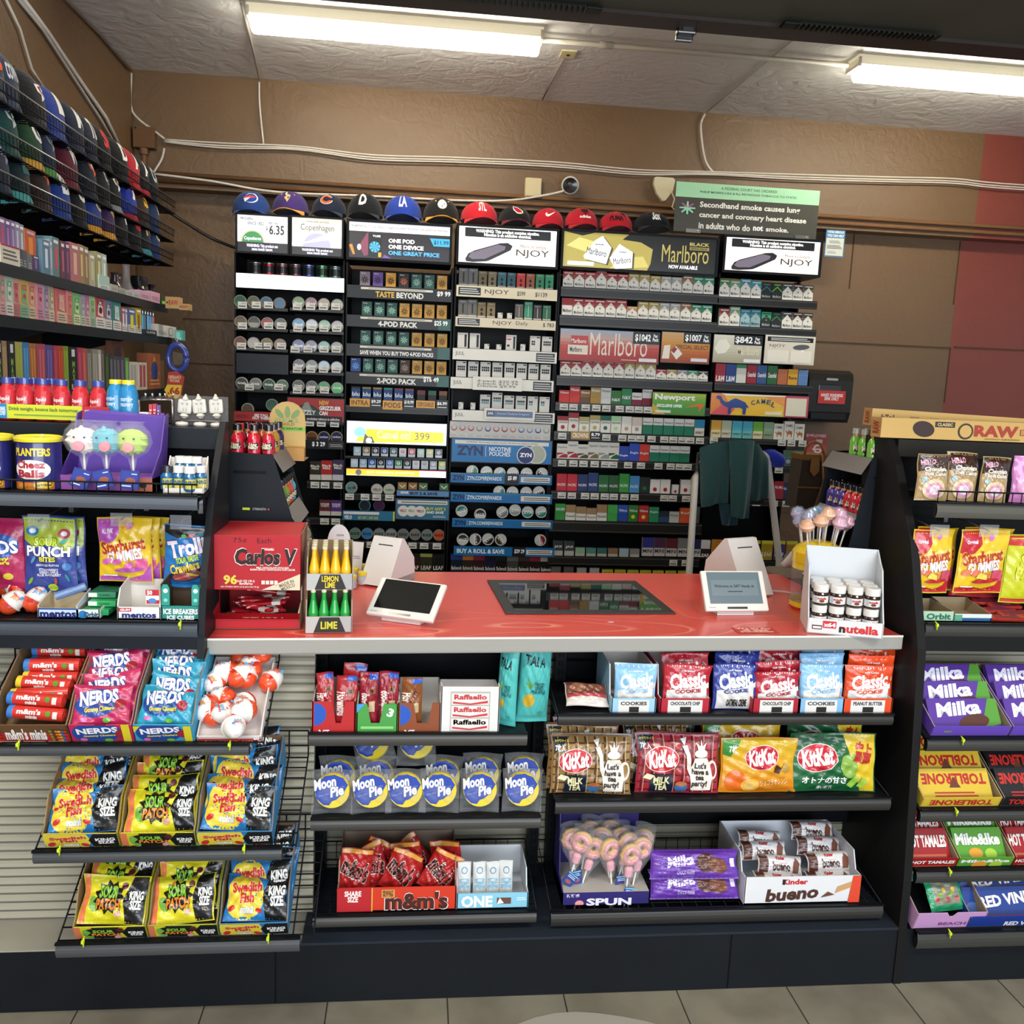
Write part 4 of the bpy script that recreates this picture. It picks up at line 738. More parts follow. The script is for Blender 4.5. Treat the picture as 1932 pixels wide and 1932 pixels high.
# ---- bay E ----
k_=lambda c,n,**q:(P_dark(c,**q),n)
row('E',1356,1534,564,[m(('3a7a3a','green banner white cigarette pack'),.088),m(('6a9a70','pale green banner cigarette pack'),.085),m(('3a8a9a','teal and sand cigarette pack'),.095),m(('2a90a0','teal and ice cigarette pack'),.088),k_('3a7a80','black cigarette pack with teal chevron'),k_('6ac83a','black cigarette pack with lime burst'),m(('2a3a34','black green and white cigarette pack'),.082),m(('4a2428','black red and white cigarette pack'),.082),m(('4a4428','black gold and white cigarette pack'),.08)],'cigarette pack')
shelf('E',565,580,px=(1352,1540))
row('E',1355,1533,619,[m(('8a3028','brown banner cigarette pack'),.09),m(('7aa07a','tall pale green cigarette pack'),.1),(P_marl('2a7a90',base='9ac0c8',h=.09),'teal and blue cigarette pack'),(P_marl('2c7c88',base='94b8b8',h=.092),'teal and grey cigarette pack'),(P_marl('2f9a68',base='26302c',ink='ccc',h=.082),'green and black cigarette pack'),k_('2f8a50','black cigarette pack with green chevron'),m(('2c3a34','dark green topped cigarette pack'),.088),m(('4a2428','dark red topped cigarette pack'),.088),m(('4a4428','dark gold topped cigarette pack'),.088)],'cigarette pack')
shelf('E',619,632,px=(1350,1538))
row('E',1348,1524,724,[B('a82c38','a02834','L&M','eee','red wide-letter cigarette pack',.6,.095,ty=(.05,.35)),B('2a4a90','24448a','L&M','eee','blue wide-letter cigarette pack',.6,.095,ty=(.05,.35)),B('3a8a5a','dcdcd0','','444','green and white cigarette pack',.8,.095),B('a02838','9a2434','Chesterfield','eee','red script cigarette pack',.6,.095,ty=(.35,.6)),B('3a5a90','34548a','Chesterfield','eee','blue script cigarette pack',.6,.095,ty=(.35,.6)),B('2a6a3a','266434','Chesterfield','eee','green script cigarette pack',.6,.095,ty=(.35,.6)),B('c07048','b86a44','','444','copper cigarette pack',.6,.08),B('d8a02a','d8a02a','Rave','222','mustard cigarette pack',0,.082,ty=(.35,.55)),B('6a90c0','5a84b8','','444','light blue cigarette pack',.6,.08)],'cigarette pack')
shelf('E',725,740,px=(1346,1532))
def CM(h,n):
    def f():
        w=.054;g=G();g.box(-w/2,w/2,0,.023,0,h,'e4e0d2');A=Art(w,h);A.txt('CAMEL',.12,.7,.88,.84,'444',.02);A.poly([(.15,.45),(.22,.5),(.35,.4),(.5,.55),(.62,.45),(.75,.5),(.85,.4),(.8,.15),(.74,.15),(.7,.3),(.42,.3),(.4,.15),(.34,.15),(.3,.35)],'a06a38');g.flat(A,-w/2,0,0);return g.mesh('cigarette_pack')
    return(cached(('cm',h),f),n)
SP=lambda t,b,n,h=.09:B(t,b,'SPIRIT','555',n,.45,h,ty=(.18,.3))
row('E',1340,1517,828,[SP('e0a83a','e8d8a0','yellow cigarette pack'),SP('b8c4a8','d8d4b8','sage cigarette pack'),SP('4ab0c8','6ac0c0','turquoise cigarette pack'),SP('48a8c0','68b8b8','aqua cigarette pack'),SP('6ab03a','e0d8a8','lime cigarette pack'),SP('8aa888','8aa080','grey green cigarette pack'),CM(.084,'white cigarette pack with brown camel'),CM(.098,'tall white pack with camel'),CM(.086,'white end pack with camel')],'cigarette pack')
shelf('E',829,838,tags=(1344,1472,1490,1511),px=(1335,1522))
row('E',1477,1514,880,[(P_band('3a6a4a','2a4a3a','','fff',.5,.06,.085,mark='88988c',mat='film',name='chew_pouch'),'green chewing tobacco pouch'),(P_band('3a7a54','2a5040','','fff',.5,.06,.085,mark='88988c',mat='film',name='chew_pouch'),'dark green chewing tobacco pouch')],'pouch')
shelf('E',881,893,px=(1458,1519),tags=(1466,1502))
row('E',1444,1508,942,[B('b83038','a82c34','PALL MALL','eee','scarlet cigarette pack',.5,.085),B('a82a38','9a2834','PALL MALL','eee','red cigarette pack',.5,.095),B('2a3a78','24346c','PALL MALL','eee','navy blue cigarette pack',.5,.086),B('2c4084','283a78','PALL MALL','eee','tall navy blue cigarette pack',.5,.096)],'cigarette pack')
shelf('E',943,955,px=(1402,1514),tags=(1424,1457,1480,1500))
row('E',1316,1504,1056,[(P_band('d8d8d8','2c2028','LEAF','eee',.55,.06,.1,mat='film',ty=(.1,.28),name='leaf_pouch'),'white and black tobacco leaf pouch'),LP('b87828','golden',top='b87828'),LP('c83038','red',top='c83038'),LP('3a3420','olive',top='a8a030'),LP('3a2030','wine',top='c8c030'),LP('a89028','mustard',top='d0c840'),LP('4a3a80','violet',top='c8c030'),LP('a87820','amber',top='c8c838')],'pouch')
shelf('E',1058,1066,px=(1332,1530))
# ---- fittings beside the racks ----
def d_court(A):
    A.rect(0,0,1,1,'4c4b45');A.rect(0,.7,1,1,'a8dcb4');A.txt('A FEDERAL COURT HAS ORDERED',.31,.89,.7,.945,'3a5a4a',.01);A.txt('PHILIP MORRIS USA & R.J. REYNOLDS TOBACCO TO STATE:',.165,.79,.84,.845,'3a5a4a',.01)
    A.txt('Secondhand smoke causes lung',.17,.48,.87,.63,'f0eee4',.03);A.txt('cancer and coronary heart disease',.17,.28,.92,.42,'f0eee4',.03);A.txt('in adults who do',.17,.08,.53,.21,'f0eee4',.03);A.txt('not',.55,.1,.62,.21,'ffffff',.06);A.txt('smoke.',.64,.1,.8,.2,'f0eee4',.03)
    for k in range(8):
        t=k*pi/4;c='9ad8b8' if k not in(1,3)else 'b06090'
        A.poly([(.085+.008*cos(t+pi/2),.48+.02*sin(t+pi/2)),(.085+.055*cos(t)+.006*cos(t+pi/2),.48+.13*sin(t)+.014*sin(t+pi/2)),(.085+.055*cos(t)-.006*cos(t+pi/2),.48+.13*sin(t)-.014*sin(t+pi/2)),(.085-.008*cos(t+pi/2),.48-.02*sin(t+pi/2))],c)
o=panel(1274,351,1545,444,d_court,'large grey and mint court sign about secondhand smoke standing on the rack',Y=RY-.04,name='court_notice_sign',frame='4c4b45',fr=0)
g=G();
for sx in(-.27,.3):g.box(sx-.04,sx+.035,-.006,0,-.004,.015,'9a978a','metal');g.lathe([(.006,0),(.004,-.004)],'ddd','metal',10,(sx+.02,-.006,.006),'Y')
link('bracket',g.mesh('bracket'),parent=o)
def d_help(A):A.rect(0,0,1,1,'4a88b8');A.rect(.04,.05,.96,.7,'d8dccc');A.txt("WE'RE SERIOUS",.06,.88,.94,.97,'e8f0f4',.04);A.txt('YOU CAN HELP',.06,.74,.94,.84,'eef4f8',.06);A.lines(.2,.5,.8,.62,3,'889');A.lines(.1,.3,.9,.45,3,'667');A.lines(.15,.12,.6,.22,2,'99a')
panel(1557,434,1593,485,d_help,'small blue and white notice card on the wall beside the rack',Y=4.93,fr=0,name='notice_card',th=.001)
def d_emp(A):A.rect(0,0,1,1,'b04a44');A.txt('EMPLOYEES',.05,.85,.93,.97,'e0d0c8',.03);A.rect(.5,.6,.78,.75,'d8c8c0');A.ell(.6,.35,.2,.2,'d8c8c0');A.ell(.6,.35,.12,.12,'b04a44');A.rect(.35,.3,.8,.36,'d8c8c0');A.lines(.3,.04,.8,.1,1,'e0d0c8')
panel(1518,818,1560,862,d_emp,'red employees wash hands notice behind the handbag',Y=4.93,fr=0,name='notice_card',th=.001)
# towel dispenser
x,z,w,h=BB(1532,698,1616,798,4.8);g=G();d=.2
g.prism([(.0,.0),(.0,h),(-d*.7,h),(-d*.95,h*.93),(-d,h*.8),(-d*.98,h*.2),(-d*.86,0)],-w/2,w/2,'26241f','plastic','YZ')
g.box(-w*.12,w*.14,-d-.004,-d*.9,h*.8,h*.845,'a8a49a','plastic',.002);g.box(-w*.28,w*.22,-d-.003,-d*.9,h*.6,h*.72,'1c1b18','gloss',.003);g.box(-w*.4,w*.4,-d*.99,-d*.8,h*.06,h*.18,'0a0a0a','plastic')
o=link('towel_dispenser',g.mesh('towel_dispenser'),(x,5.05,z),label='black wall-mounted paper towel dispenser with a red sticker',cat='towel dispenser')
g=G();A=Art(w*.62,h*.25);A.rect(0,0,1,1,'c23a38');A.txt('HAND WASHING\nSINK ONLY',.1,.25,.9,.78,'f0e4e0',.04);g.flat(A,-w*.28,h*.36,-d-.0035);link('sticker',g.mesh('sticker'),parent=o)
# ================= shared builders =================
def cap_mesh(w,h,col,brim,art=None,aw=.07,ah=.055,bl=.62,dep=1.1,z0=None,button=None,droop=0):
    a,b=w/2,w/2*dep
    rad=lambda z:max(0,1-max(0,min(z/h,1))**2.5)**.5
    g=G();n=28;zs=[0,.1,.25,.4,.55,.68,.8,.89,.95,.985,1]
    prof=[(1*(rad(t*h)),t*h)for t in zs];prof[-1]=(.001,h)
    g.lathe([(r,z)for r,z in prof],col,'fabric',n,sx=a,sy=b)
    g.lathe([(.007,h-.002),(.006,h+.004),(.001,h+.005)],button or col,'fabric',8)
    for sx in(-1,1):g.lathe([(.0035,0),(.002,.002)],button or brim,'fabric',8,(sx*a*.35,-b*rad(h*.72)*.93,h*.72),'Y')
    if art:
        A=Art(aw,ah,seg=6,mat='matte');art(A);zc=z0 if z0 is not None else h*.28
        def fn(x,y,l):
            z=zc+y;th=(x-aw/2)/a;r=rad(z)+.015+.012*l;return(a*r*sin(th),-b*r*cos(th),z)
        g.art(A,fn)
    me=g.mesh('baseball_cap')
    q=G();vs=[];m_,k_=12,4
    for s_ in(0,1):
        for j in range(k_+1):
            for i in range(m_+1):
                th=(i/m_-.5)*2.1;r=1+j/k_*bl*max(cos(th*.75),.0)**.6
                vs.append((a*sin(th)*(1+.02*j),-b*cos(th)*r,-.002-.014*j/k_*(sin(th)**2)*2-(.006+droop)*j/k_+(.0 if s_==0 else-.004)))
    N=(m_+1)*(k_+1);fs=[]
    for j in range(k_):
        for i in range(m_):p=j*(m_+1)+i;fs+=[[p,p+m_+1,p+m_+2,p+1],[N+p,N+p+1,N+p+m_+2,N+p+m_+1]]
    e=k_*(m_+1);fs+=[[e+i,N+e+i,N+e+i+1,e+i+1]for i in range(m_)]
    q.add(vs,fs,brim,'fabric',True);bm_=q.mesh('brim')
    return me,bm_
def place_cap(me,bm_,loc,rot,lab,grp):
    o=link('baseball_cap',me,loc,rot,label=lab,cat='cap',group=grp);link('brim',bm_,parent=o);return o
def pouch(w,h,t,base,art=None,seed=0,mat='film',crimp=.06,aw=.96,ah=.96,nx=20,ny=22,wr=1,bottom=None,name='candy_bag',sag=.0,top=None):
    """sealed bag standing in the XZ plane, front towards -Y, origin at the bottom centre"""
    R_=random.Random(seed);ph=[R_.uniform(0,6.3)for _ in range(8)];fr=[R_.uniform(3,9)for _ in range(4)]
    def th(u,v):
        vv=(v-crimp)/(1-2*crimp)
        if vv<=0 or vv>=1 or u<=0 or u>=1:return .0008
        f=(sin(pi*u)**.55)*(sin(pi*min(1,vv**(1-sag*.6)))**.5)
        wv=1+wr*(.10*sin(fr[0]*u*3+fr[1]*v*5+ph[0])+.07*sin(fr[2]*u*5-fr[3]*v*4+ph[1])+.05*sin(14*u+9*v+ph[2]))
        return .0008+t/2*f*wv
    def P(u,v,s):
        e=1+.012*sin(9*v+ph[3])*wr;z=v*h+wr*.01*h*sin(5*u+ph[4])*(v-.5)
        y=-s*th(u,v)+wr*.008*sin(7*v+ph[5])*(v>.5)*2*(v-.5)+.004*wr*sin(5*u+ph[6])*abs(2*v-1)
        return((u-.5)*w*e*(1-.05*(max(0,sin(pi*v))**.6)*(t/w>.15)),y,z)
    g=G();vs=[P(i/nx,j/ny,1)for j in range(ny+1)for i in range(nx+1)]+[P(i/nx,j/ny,-1)for j in range(ny+1)for i in range(nx+1)]
    N=(nx+1)*(ny+1);F,Bk=[],[]
    for j in range(ny):
        for i in range(nx):p=j*(nx+1)+i;F.append([p,p+1,p+nx+2,p+nx+1]);Bk.append([N+p,N+p+nx+1,N+p+nx+2,N+p+1])
    g.add(vs,F+Bk,base,mat,True)
    if bottom:
        pass
    if art:
        A=Art(w*aw,h*ah,seg=9,mat=mat);art(A);ox,oz=(1-aw)/2,(1-ah)/2
        def fn(x,y,l):
            u,v=ox+x/w,oz+y/h;p=P(u,v,1);return(p[0],p[1]-.0008-.00035*l,p[2])
        g.art(A,fn,mat)
    return g.mesh(name)
def open_tray(w,d,hf,hb,out,inn='8a7a66',art=None,hs=None,name='display_carton',notch=None,t=.0025,fh=None,sideart=None):
    """open carton: front height hf, back hb, sides sloping; origin bottom front centre, front towards -Y"""
    g=G();x=w/2;hs=hs or[(0,hf),(d,hb)]
    g.box(-x,x,0,d,0,t,inn)
    if hb>0:g.box(-x,x,d-t,d,t,hb,inn,faces={'b':out})
    if notch:
        n0,n1,nz=notch;g.prism([(-x,0),(x,0),(x,hf),(n1*x+.01,hf),(n1*x,nz),(n0*x,nz),(n0*x-.01,hf),(-x,hf)],0,t,out)
    else:g.box(-x,x,0,t,0,hf,out,faces={'b':inn})
    for sx in(-1,1):
        g.prism([(0,0),(d,0)]+[(a,b)for a,b in hs[::-1]],sx*x-(t if sx>0 else 0),sx*x+(t if sx<0 else 0),inn,plane='YZ')
        g.prism([(0,0),(d,0)]+[(a,b)for a,b in hs[::-1]],sx*x,sx*x+sx*.0006,out,plane='YZ')
    if art:
        A=Art(w,fh or hf);art(A);g.flat(A,-x,0,0)
    return g.mesh(name)
def put(o,M):o.matrix_world=M;return o
def TR(loc,rz=0,rx=0,ry=0):return Matrix.Translation(loc)@Matrix.Rotation(rz,4,'Z')@Matrix.Rotation(ry,4,'Y')@Matrix.Rotation(rx,4,'X')
def bottle(prof,cols,arts=None,mat='gloss',seg=20,name='bottle',aw=.04,ah=.03,z0=.02,r=.02,label_col=None):
    g=G();g.lathe(prof,None,mat,seg,cols=cols)
    if arts:
        A=Art(aw,ah,seg=5,mat='card');arts(A)
        g.art(A,lambda x,y,l:((r+.0006+.0004*l)*sin((x-aw/2)/r),-(r+.0006+.0004*l)*cos((x-aw/2)/r),z0+y))
    return g.mesh(name)
def fill(c):return lambda A:A.rect(0,0,1,1,c)
# ================= caps =================
def txtlogo(t,c,out=None,sh=0,b=.04,x=(.1,.9)):return lambda A:A.txt(t,x[0],.05,x[1],.95,c,b,shear=sh,out=out,ow=.04)
def l_buffalo(A):A.ell(.55,.55,.42,.32,'e8e8ee',8);A.ell(.5,.52,.38,.26,'2a4a9a',8);A.poly([(.05,.55),(.5,.78),(.85,.62),(.6,.5),(.1,.45)],'d84a50');A.poly([(.1,.42),(.5,.55),(.2,.05)],'e8e8ee')
def l_vik(A):A.poly([(.3,.95),(.35,.5),(.2,.4),(.4,.2),(.5,.02),(.7,.3),(.8,.6),(.6,.7),(.45,.7),(.38,.95)],'c8b070');A.poly([(.25,1),(.2,.7),(.35,.6),(.38,.75)],'eee');A.poly([(.5,.45),(.7,.45),(.6,.25)],'5a3a80')
def l_C(c,o=None):
    def f(A):A.ell(.5,.5,.44,.34,'e8e4e0',n=24);A.ell(.5,.5,.4,.3,c,n=24);A.ell(.5,.5,.22,.17,'1c2436',n=20);A.rect(.6,.38,.98,.62,'1c2436')
    return f
def l_steel(A):A.ell(.5,.5,.45,.45,'c8c8c4',n=20);A.ell(.5,.5,.38,.38,'e6e4e0',n=20);A.star(.52,.72,.1,'e0b030',4,.4);A.star(.68,.48,.1,'c02a30',4,.4);A.star(.5,.28,.1,'2a3a7a',4,.4)
def l_bird(A):A.poly([(.1,.95),(.6,.75),(.95,.4),(.8,.1),(.5,.1),(.25,.45)],'eee');A.poly([(.16,.87),(.58,.68),(.86,.38),(.72,.2),(.5,.22),(.3,.5)],'a81c2c');A.poly([(.7,.3),(.97,.22),(.75,.1)],'e0b030')
def l_swoosh(A):A.poly([(.05,.45),(.12,.2),(.3,.12),(.98,.8),(.35,.4),(.2,.42),(.15,.65)],'f4f0ee')
def l_trefoil(A):
    for r_,dx in((90,0),(135,-.18),(45,.18)):A.ell(.5+dx,.66,.28,.11,'2a1a1e',r_)
    for i in range(3):A.rect(.15,.42+i*.07,.85,.435+i*.07,'b02430',keep=True)
    A.txt('adidas',.08,.0,.92,.26,'e8e0e0',.05)
def l_puma(A):A.txt('PUMA',.0,.0,.75,.5,'2a1a20',.06);A.poly([(.5,.95),(.62,.75),(.75,.7),(.85,.45),(.95,.2),(.9,.5),(.99,.98),(.88,.8),(.7,.82)],'2a1a20')
def l_shield(A):A.poly([(.2,.95),(.8,.95),(.75,.3),(.5,.02),(.25,.3)],'e0e0e0');A.ell(.5,.6,.18,.18,'222');A.txt('R',.38,.1,.62,.35,'222',.05)
def l_bird2(c='e8e4e0',d='8a1c24'):return lambda A:(A.poly([(.1,.9),(.7,1),(.95,.7),(.6,.6),(.8,.3),(.4,.0),(.45,.4),(.2,.5)],c),A.poly([(.25,.8),(.6,.88),(.5,.65),(.55,.35),(.4,.55)],d))
def l_ram(A):A.ell(.5,.5,.42,.36,'d8c890',n=16);A.ell(.45,.5,.25,.2,'1c2c5a',n=16)
CG='baseball caps along the top of the tobacco racks'
for(x0,y0,x1,y1),c,b,art,aw,ah,lab in[
 ((431,359,506,402),'24407e','24407e',l_buffalo,.075,.045,'blue baseball cap with a charging buffalo at the corner end of the rack'),((508,359,579,400),'41306e','d8963a',l_vik,.05,.075,'purple baseball cap with a horned warrior and orange brim'),
 ((584,365,652,403),'1c2436','1c2436',l_C('d8603a'),.07,.07,'navy baseball cap with an orange letter C'),((652,363,722,407),'15171a','15171a',txtlogo('D','e8e4dc',b=.08),.045,.06,'black baseball cap with a white gothic letter D'),
 ((723,367,797,411),'26409a','26409a',txtlogo('LA','f0eee8',b=.03),.045,.07,'royal blue baseball cap with interlocked white letters L and A'),((798,371,868,414),'191919','d89a30',l_steel,.05,.05,'black baseball cap with a round three-star badge and gold brim'),
 ((870,379,943,417),'c02430','c02430',txtlogo('STL','f0ece8',b=.03),.045,.065,'red baseball cap with interlocked white letters S T L'),((943,387,1006,420),'17191c','701c2c',l_bird,.07,.06,'black baseball cap with a red bird head and dark red brim'),
 ((1008,391,1070,427),'b81c2c','b81c2c',l_swoosh,.06,.04,'red baseball cap with a white swoosh'),((1070,391,1135,428),'b41e2c','b41e2c',l_trefoil,.06,.065,'red baseball cap with a black three-leaf mark and small white lettering'),
 ((1136,398,1201,432),'b01c2a','b01c2a',l_puma,.085,.05,'red baseball cap with black lettering and a leaping cat'),((1203,399,1273,432),'15171a','15171a',txtlogo('Sox','eceae4',b=.04),.05,.07,'black baseball cap with white slanted Sox lettering')]:
    x,z,w,h=BB(x0,y0,x1,y1,4.6);me,bm_=cap_mesh(w*.98,h,c,b,art,aw*1.15,min(ah*1.15,h*.62),z0=h*.3);place_cap(me,bm_,(x,4.69,z+.01),(radians(-3),0,rnd(-.12,.12)),lab,CG)
# wire cap racks on the side wall
CX=-1.12;CG2='baseball caps in the wire racks on the side wall'
zr1=(PX(0,189,CX).z+PX(189,312,CX).z)/2;fz=PX(0,148,CX).z-PX(0,189,CX).z
rz_=[zr1,zr1-.128,zr1-.238]
def wire_rack(z,y0,y1,lab):
    g=G();xb=WX+.01;r=.0022;c='141517'
    for(xx,zz)in((CX,z),(CX,z+fz),(xb,z),(CX,z+fz*.5),(CX-.12,z)):g.tube([(xx,y0,zz),(xx,y1,zz)],r*(1.5 if zz>z+fz*.8 else 1),'8a8c8e' if zz>z+fz*.8 else c,'metal' if zz>z+fz*.8 else 'blackmetal',5)
    n=int((y1-y0)/.024)
    for i in range(n+1):
        y=y0+(y1-y0)*i/n;g.tube([(CX,y,z+fz),(CX,y,z),(xb,y,z)],.0018,c,'blackmetal',4)
    return link('wire_cap_rack',g.mesh('wire_cap_rack'),label=lab,cat='wire rack')
ye=PX(330,402,CX).y
for k,(z,l)in enumerate(zip(rz_,('top','middle','bottom'))):wire_rack(z,2.15,ye-.02*k,'%s black wire basket of caps on the side wall'%l)
W_,K_='e8e6e0','16181b'
rows_=[[(2,'S','e0582c','1c2436','C'),(30,'COWBOYS','b8bcc4','232c44',0),(82,None,l_bird2(),K_,0),(118,'l',W_,'283c86',0),(155,'M',W_,'1c2438',0),(181,'TB',W_,'1a2234',0),(207,'SF','d04444',K_,0),(240,'D',W_,K_,0),(262,'A',W_,'b02430',0),(280,'A',W_,K_,'a82430'),(297,'CR','a8acb4',K_,0)],
 [(30,None,l_bird2('b8c4c4','14403a'),'14403c',0),(76,'G',W_,'1f4028','c89838'),(102,None,l_bird2('8a9298','1c2a44'),'1c2a44','4a8a3a'),(145,'W',W_,'5a1c2c','6a2030'),(181,None,l_bird2('d8603a','eee'),'16202c',0),(206,None,l_shield,K_,0),(228,None,l_bird2(W_,'8a1c24'),K_,'8a8a8a'),(258,'7',W_,'24389a','9a2030'),(280,'S','e0b030','3a2c26',0),(300,'Y',W_,'1c3054',0)],
 [(14,None,l_bird2('8a90a8','1c2438'),'1c2438',0),(54,'E','3a6a6a','14282c','4a9a9a'),(94,None,l_bird2('d8703a','3a2a24'),'30241f',0),(132,'B',W_,'24408c',0),(162,'O',W_,K_,0),(191,None,l_ram,'263c86','d89838'),(217,None,l_vik,'3a2450','d89838'),(242,'Y',W_,K_,0),(268,'S','b82c38',K_,0),(285,'N','c8b070','181c24','3a8a9a'),(303,None,l_ram,'1e3460',0)]]
CN={'1c2436':'dark navy','232c44':'slate navy',K_:'black','283c86':'blue','1c2438':'navy','1a2234':'dark navy','b02430':'red','14403c':'dark green','1f4028':'green','1c2a44':'steel navy','5a1c2c':'maroon','16202c':'blue-black','24389a':'bright blue','3a2c26':'brown','1c3054':'navy blue','14282c':'dark teal','30241f':'dark brown','24408c':'blue','263c86':'royal blue','3a2450':'purple','181c24':'charcoal','1e3460':'deep blue'}
for k,rw in enumerate(rows_):
    for i,(px,t,c,base,brim)in enumerate(rw):
        if t:base_,art=base,txtlogo(t,c,b=.05)
        else:base_,art=base,c
        if brim=='C':brim=0
        y=PX(px,100+120*k+px*.75,CX-.01).y+.02
        me,bm_=cap_mesh(.172,.138,base_,brim or base_,art,.1 if t and len(t)>2 else .065,.07 if t and len(t)<3 else .05,z0=.05,bl=.1,droop=.014)
        place_cap(me,bm_,(CX-.108,y-.01,rz_[k]+.04),(radians(4),0,radians(90)+rnd(-.12,.05)),'%s baseball cap, %s along the %s wire basket from the door end'%(CN[base],ORD[i],('top','middle','bottom')[k]),CG2)
# ================= vape shelves on the side wall =================
SX=-1.1
def side_shelf(z,ya,yb,lab,dep=None):
    g=G();dep=dep or(SX-WX-.01);g.box(WX+.003,SX,ya,yb,z-.012,z,'15181b','blackmetal');g.box(SX-.003,SX+.004,ya,yb,z-.032,z,'23262a','blackmetal')
    for y in(3.0,3.75):g.prism([(WX+.005,z-.012),(SX-.02,z-.012),(SX-.02,z-.02),(WX+.005,z-.12)],y,y+.004,'15181b','blackmetal')
    return link('wall_shelf',g.mesh('wall_shelf'),label=lab,cat='shelf')
S1z,S2z,S3z=1.84,1.704,1.482
y1e,y2e,y3e=PX(314,582,SX).y,PX(323,646,SX).y,PX(312,730,SX).y
side_shelf(S1z,2.2,y1e,'black wall shelf of vape boxes directly under the cap racks');side_shelf(S2z,2.2,y2e,'black wall shelf of pastel vape boxes, middle of the three');side_shelf(S3z,2.2,y3e,'lowest black wall shelf, holding slim vape cartons')
def vape(px0,px1,pt,col,desc,z,which,art=None,mat='card',dx=0,d=.045,base=None,lower=None,dz=0,name='vape_box'):
    ya,yb=PX(px0,pt,SX).y,PX(px1,pt,SX).y;h=max(.02,PX((px0+px1)/2,pt,SX).z-z-dz);w=yb-ya
    g=G();g.box(-w/2*.96,w/2*.96,0,d,0,h,col,mat);A=Art(w*.92,h,mat=mat)
    if lower:A.rect(0,0,1,.33,lower);A.lines(.1,.06,.9,.28,3,'777')
    if art:art(A)
    g.flat(A,-w*.46,0,0)
    return link(name,g.mesh(name),(SX-.004-dx,(ya+yb)/2,z+dz),(0,0,radians(90)+rnd(-.03,.03)),label='%s on the %s side wall shelf'%(desc,which),cat='box' if name!='vape_box' else 'vape box',group='vape boxes on the %s wall shelf'%which)
def streak(c,c2='eee'):return lambda A:(A.rect(.3,.2,.7,.75,c),A.rect(.15,.85,.85,.93,c2))
def fruit(c,c2):return lambda A:(A.poly([(.2,.4),(.8,.35),(.7,.8),(.3,.85)],c2),A.txt('ICE',.2,.7,.8,.85,c,.03),A.ell(.5,.55,.18,.14,c))
U='upper'
for a,b,t,c,n,s in((0,8,412,'8a3a5a','pink and violet','c84a5a'),(8,19,410,'7a5a8a','wine red','b85060'),(19,29,414,'6a4a80','purple','9a7ab8'),(29,38,417,'7a6090','lilac','b09ac0'),(38,46,420,'8a88a0','silver violet','c8c0d8'),(46,54,424,'8a8c98','silver','ccc')):vape(a,b,t,c,n+' tall vape box stacked',S1z,U,streak(s),dz=.03,dx=.01)
vape(0,37,463,'d8d0bc','cream warning carton lying under the violet boxes',S1z,U,lambda A:(A.lines(.1,.2,.9,.8,3,'555'),A.rect(0,.9,1,1,'a83048')),name='warning_carton',dx=-.004)
for a,b,t,c,n in((38,46,470,'4a4a54','grey'),(46,53,473,'54545e','slate'),(55,63,480,'6a6a70','dull silver')):vape(a,b,t,c,n+' short vape box',S1z,U,lambda A:A.lines(.1,.1,.9,.5,3,'aaa'))
vape(54,76,434,'b85a30','burnt orange double vape box',S1z,U,streak('e88a3a','c8a8d0'),dz=.03,dx=.008);vape(64,76,483,'4a3a5a','small dark purple vape box',S1z,U,streak('8a6aa8'))
for a,b,t,c,n,s in((82,96,453,'5a7a90','steel blue','d0e0ee'),(96,100,452,'a0a0b8','thin lavender','ccc'),(100,114,448,'5a8080','grey teal','d84a5a'),(116,124,455,'6a3440','dark red slim','b06a7a'),(125,133,457,'5a3458','plum slim','9a5a8a'),(135,151,459,'b06a6a','rose red','d8b0a0'),(151,160,462,'9a7a54','tan','d8b888'),(160,169,466,'8a7050','bronze','c8a878'),(170,181,478,'a8a48c','khaki white','c8c090'),(183,194,476,'9a9060','mustard','d8d0a0'),(194,203,480,'a8bab0','frosted green','e8e8e0')):vape(a,b,t,c,n+' vape box',S1z,U,streak(s))
vape(186,205,520,'a8c4b8','low mint white carton',S1z,U,lambda A:(A.rect(0,0,1,.3,'ddd'),A.lines(.1,.05,.9,.25,2,'666')),dx=-.006)
# glass pieces, small boxes and the papers at the far end of the upper shelf
def glass(px,py,hpx,prof,c,lab,mat='clear',tube=None):
    p=PX(px,py,SX-.03);g=G();h=hpx*.0021;g.lathe([(r*h,z*h)for r,z in prof],c,mat,16)
    if tube:g.tube([(x*h,y*h,z*h)for x,y,z in tube],.007,c,mat)
    link('glass_pipe',g.mesh('glass_pipe'),(SX-.05,p.y,S1z),label=lab,cat='glass pipe')
BK=[(.3,0),(.32,.05),(.3,.15),(.14,.4),(.1,.6),(.1,.95),(.13,1)]
glass(209,525,50,BK,'d8d8dc','clear glass pipe with a violet mouth standing beyond the vape boxes',tube=[(0,-.2,.2),(0,-.5,.5),(0,-.5,.7)])
glass(228,540,40,[(.35,0),(.42,.15),(.38,.4),(.2,.6),(.16,.9),(.2,1)],'3a3236','smoky glass pipe with a bent spout','gloss',tube=[(0,.25,.5),(0,.5,.8),(0,.75,.95)])
glass(249,552,62,BK,'c8ccd4','tall clear glass beaker pipe');glass(272,556,48,[(.36,0),(.42,.2),(.36,.5),(.3,.6),(.34,.8),(.3,1)],'15171a','round black glass pipe','gloss');glass(295,566,40,[(.3,0),(.34,.2),(.2,.5),(.14,.8),(.2,1)],'1c1c20','slim black glass pipe behind the papers','gloss',tube=[(0,0,.4),(0,.4,.8),(0,.5,1)])
